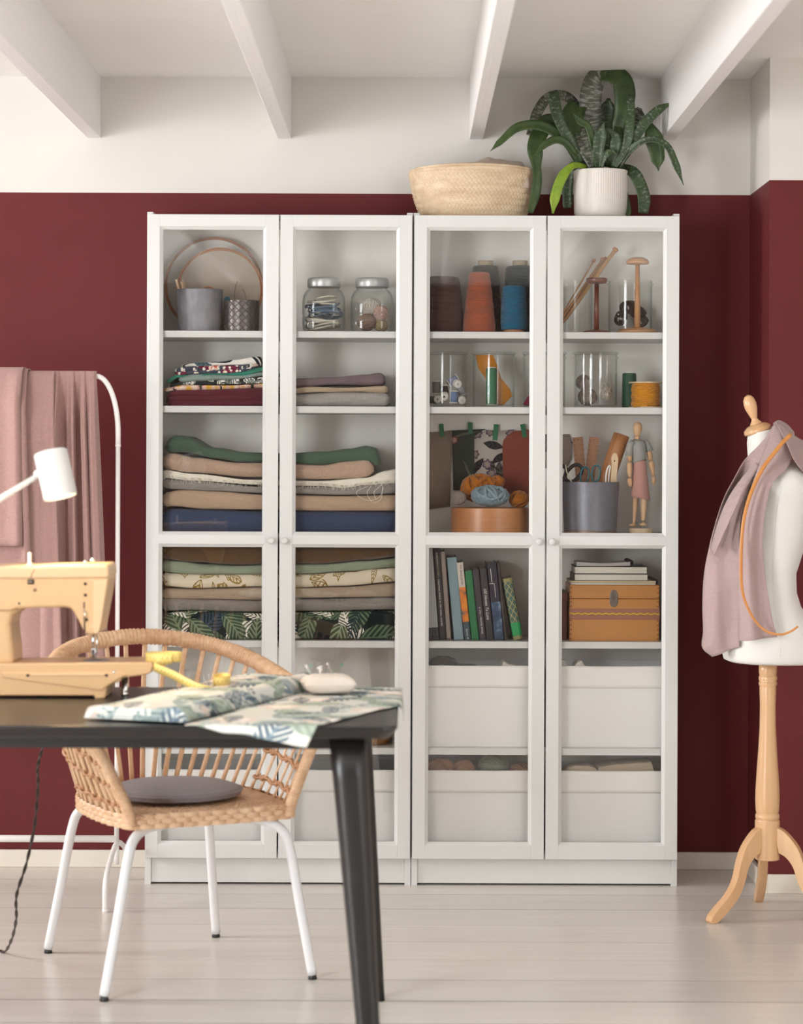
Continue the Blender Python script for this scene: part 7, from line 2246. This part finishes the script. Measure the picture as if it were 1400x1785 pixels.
# tie rows: cane twisted round every spindle, dense on the arms, one sweeping row across the back
def spin_at(s, f):
    x = s * (NSP - 1); i = min(int(x), NSP - 2); w = x - i
    def pt(pth): return pth[0].lerp(pth[1], f * 2) if f < 0.5 else pth[1].lerp(pth[2], f * 2 - 1)
    return pt(spin[i]).lerp(pt(spin[i + 1]), w)
def tie_row(s0, s1, ff):
    n = int((s1 - s0) * (NSP - 1) * 12)
    for ph in (0, PI):
        pth, rad_ = [], []
        for k in range(n + 1):
            s = lerp(s0, s1, k / n)
            p = spin_at(s, ff(s)); x = s * (NSP - 1)
            out = Vector((p.x, p.y + 0.03, 0)).normalized()
            a = x * PI + ph
            pth.append(p + out * 0.0062 * math.cos(a) + Vector((0, 0, 0.0045 * math.sin(a * 2 + ph))))
            rad_.append(0.0034 + 0.0022 * abs(math.cos(x * PI)) ** 6)
        m = MB(); m.tube(pth, rad_, 6); part('cane_tie', m, M_RATK, CH, local=True)
for f_ in (0.14, 0.38, 0.60, 0.82):
    tie_row(0.0, 0.20, lambda s, f_=f_: f_)
    tie_row(0.80, 1.0, lambda s, f_=f_: f_)
tie_row(0.20, 0.80, lambda s: interp([(0.20, 0.40), (0.30, 0.50), (0.42, 0.62), (0.5, 0.64), (0.58, 0.62), (0.70, 0.50), (0.80, 0.40)], s))
# legs
M_LEGW = plain('white_leg_steel', '#e6e6e8', 0.35)
for (su, pts) in ((1, 'f'), (-1, 'f'), (1, 'b'), (-1, 'b')):
    if pts == 'f': pp = [(0.09, -0.21, 0.395), (0.150, -0.245, 0.393), (0.190, -0.268, 0.372), (0.209, -0.279, 0.325), (0.236, -0.283, 0.18), (0.268, -0.286, 0.012)]
    else: pp = [(0.09, 0.15, 0.395), (0.140, 0.185, 0.393), (0.172, 0.208, 0.372), (0.188, 0.220, 0.325), (0.208, 0.246, 0.18), (0.232, 0.276, 0.012)]
    pth = cr([(su * a, b, c) for a, b, c in pp], 10)
    m = MB(); m.tube(pth, 0.0122, 16); lg = part('leg', m, M_LEGW, CH, local=True)
    e_ = pp[-1]
    m = MB(); m.lathe([(0.0105, 0.0), (0.0110, 0.004), (0.0095, 0.008), (0.0095, 0.016)], (su * e_[0], e_[1], 0), 18); part('foot_cap', m, M_BLACK, lg, local=True)
m = MB(); m.tube([(-0.14, -0.22, 0.395), (-0.14, 0.17, 0.395)], 0.010, 10); part('seat_bar', m, M_LEGW, CH, local=True)
m = MB(); m.tube([(0.14, -0.22, 0.395), (0.14, 0.17, 0.395)], 0.010, 10); part('seat_bar', m, M_LEGW, CH, local=True)
# cushion
M_SEATC = fabric('grey_cushion_cotton', '#8b8386', 0.06)
t = thing('seat_cushion', 'round flat grey seat cushion on the rattan chair', 'cushion', (0, 0, 0), M=Mc @ T((0, -0.035, ZS + 0.004)))
m = MB(); R_ = 0.168
m.lathe([(0.001, 0.0), (R_ * 0.9, 0.001), (R_ * 0.985, 0.006), (R_ * 0.985, 0.014), (R_ * 0.95, 0.022), (R_ * 0.8, 0.030), (R_ * 0.5, 0.035), (0.001, 0.037)], n=64, cap=False); part('cushion_body', m, M_SEATC, t, local=True)
m = MB(); m.tube([(R_ * 0.992 * math.cos(a), R_ * 0.992 * math.sin(a), 0.0155) for a in [2 * PI * i / 72 for i in range(72)]], 0.0032, 8, closed=True); part('piping', m, M_SEATC, t, local=True)
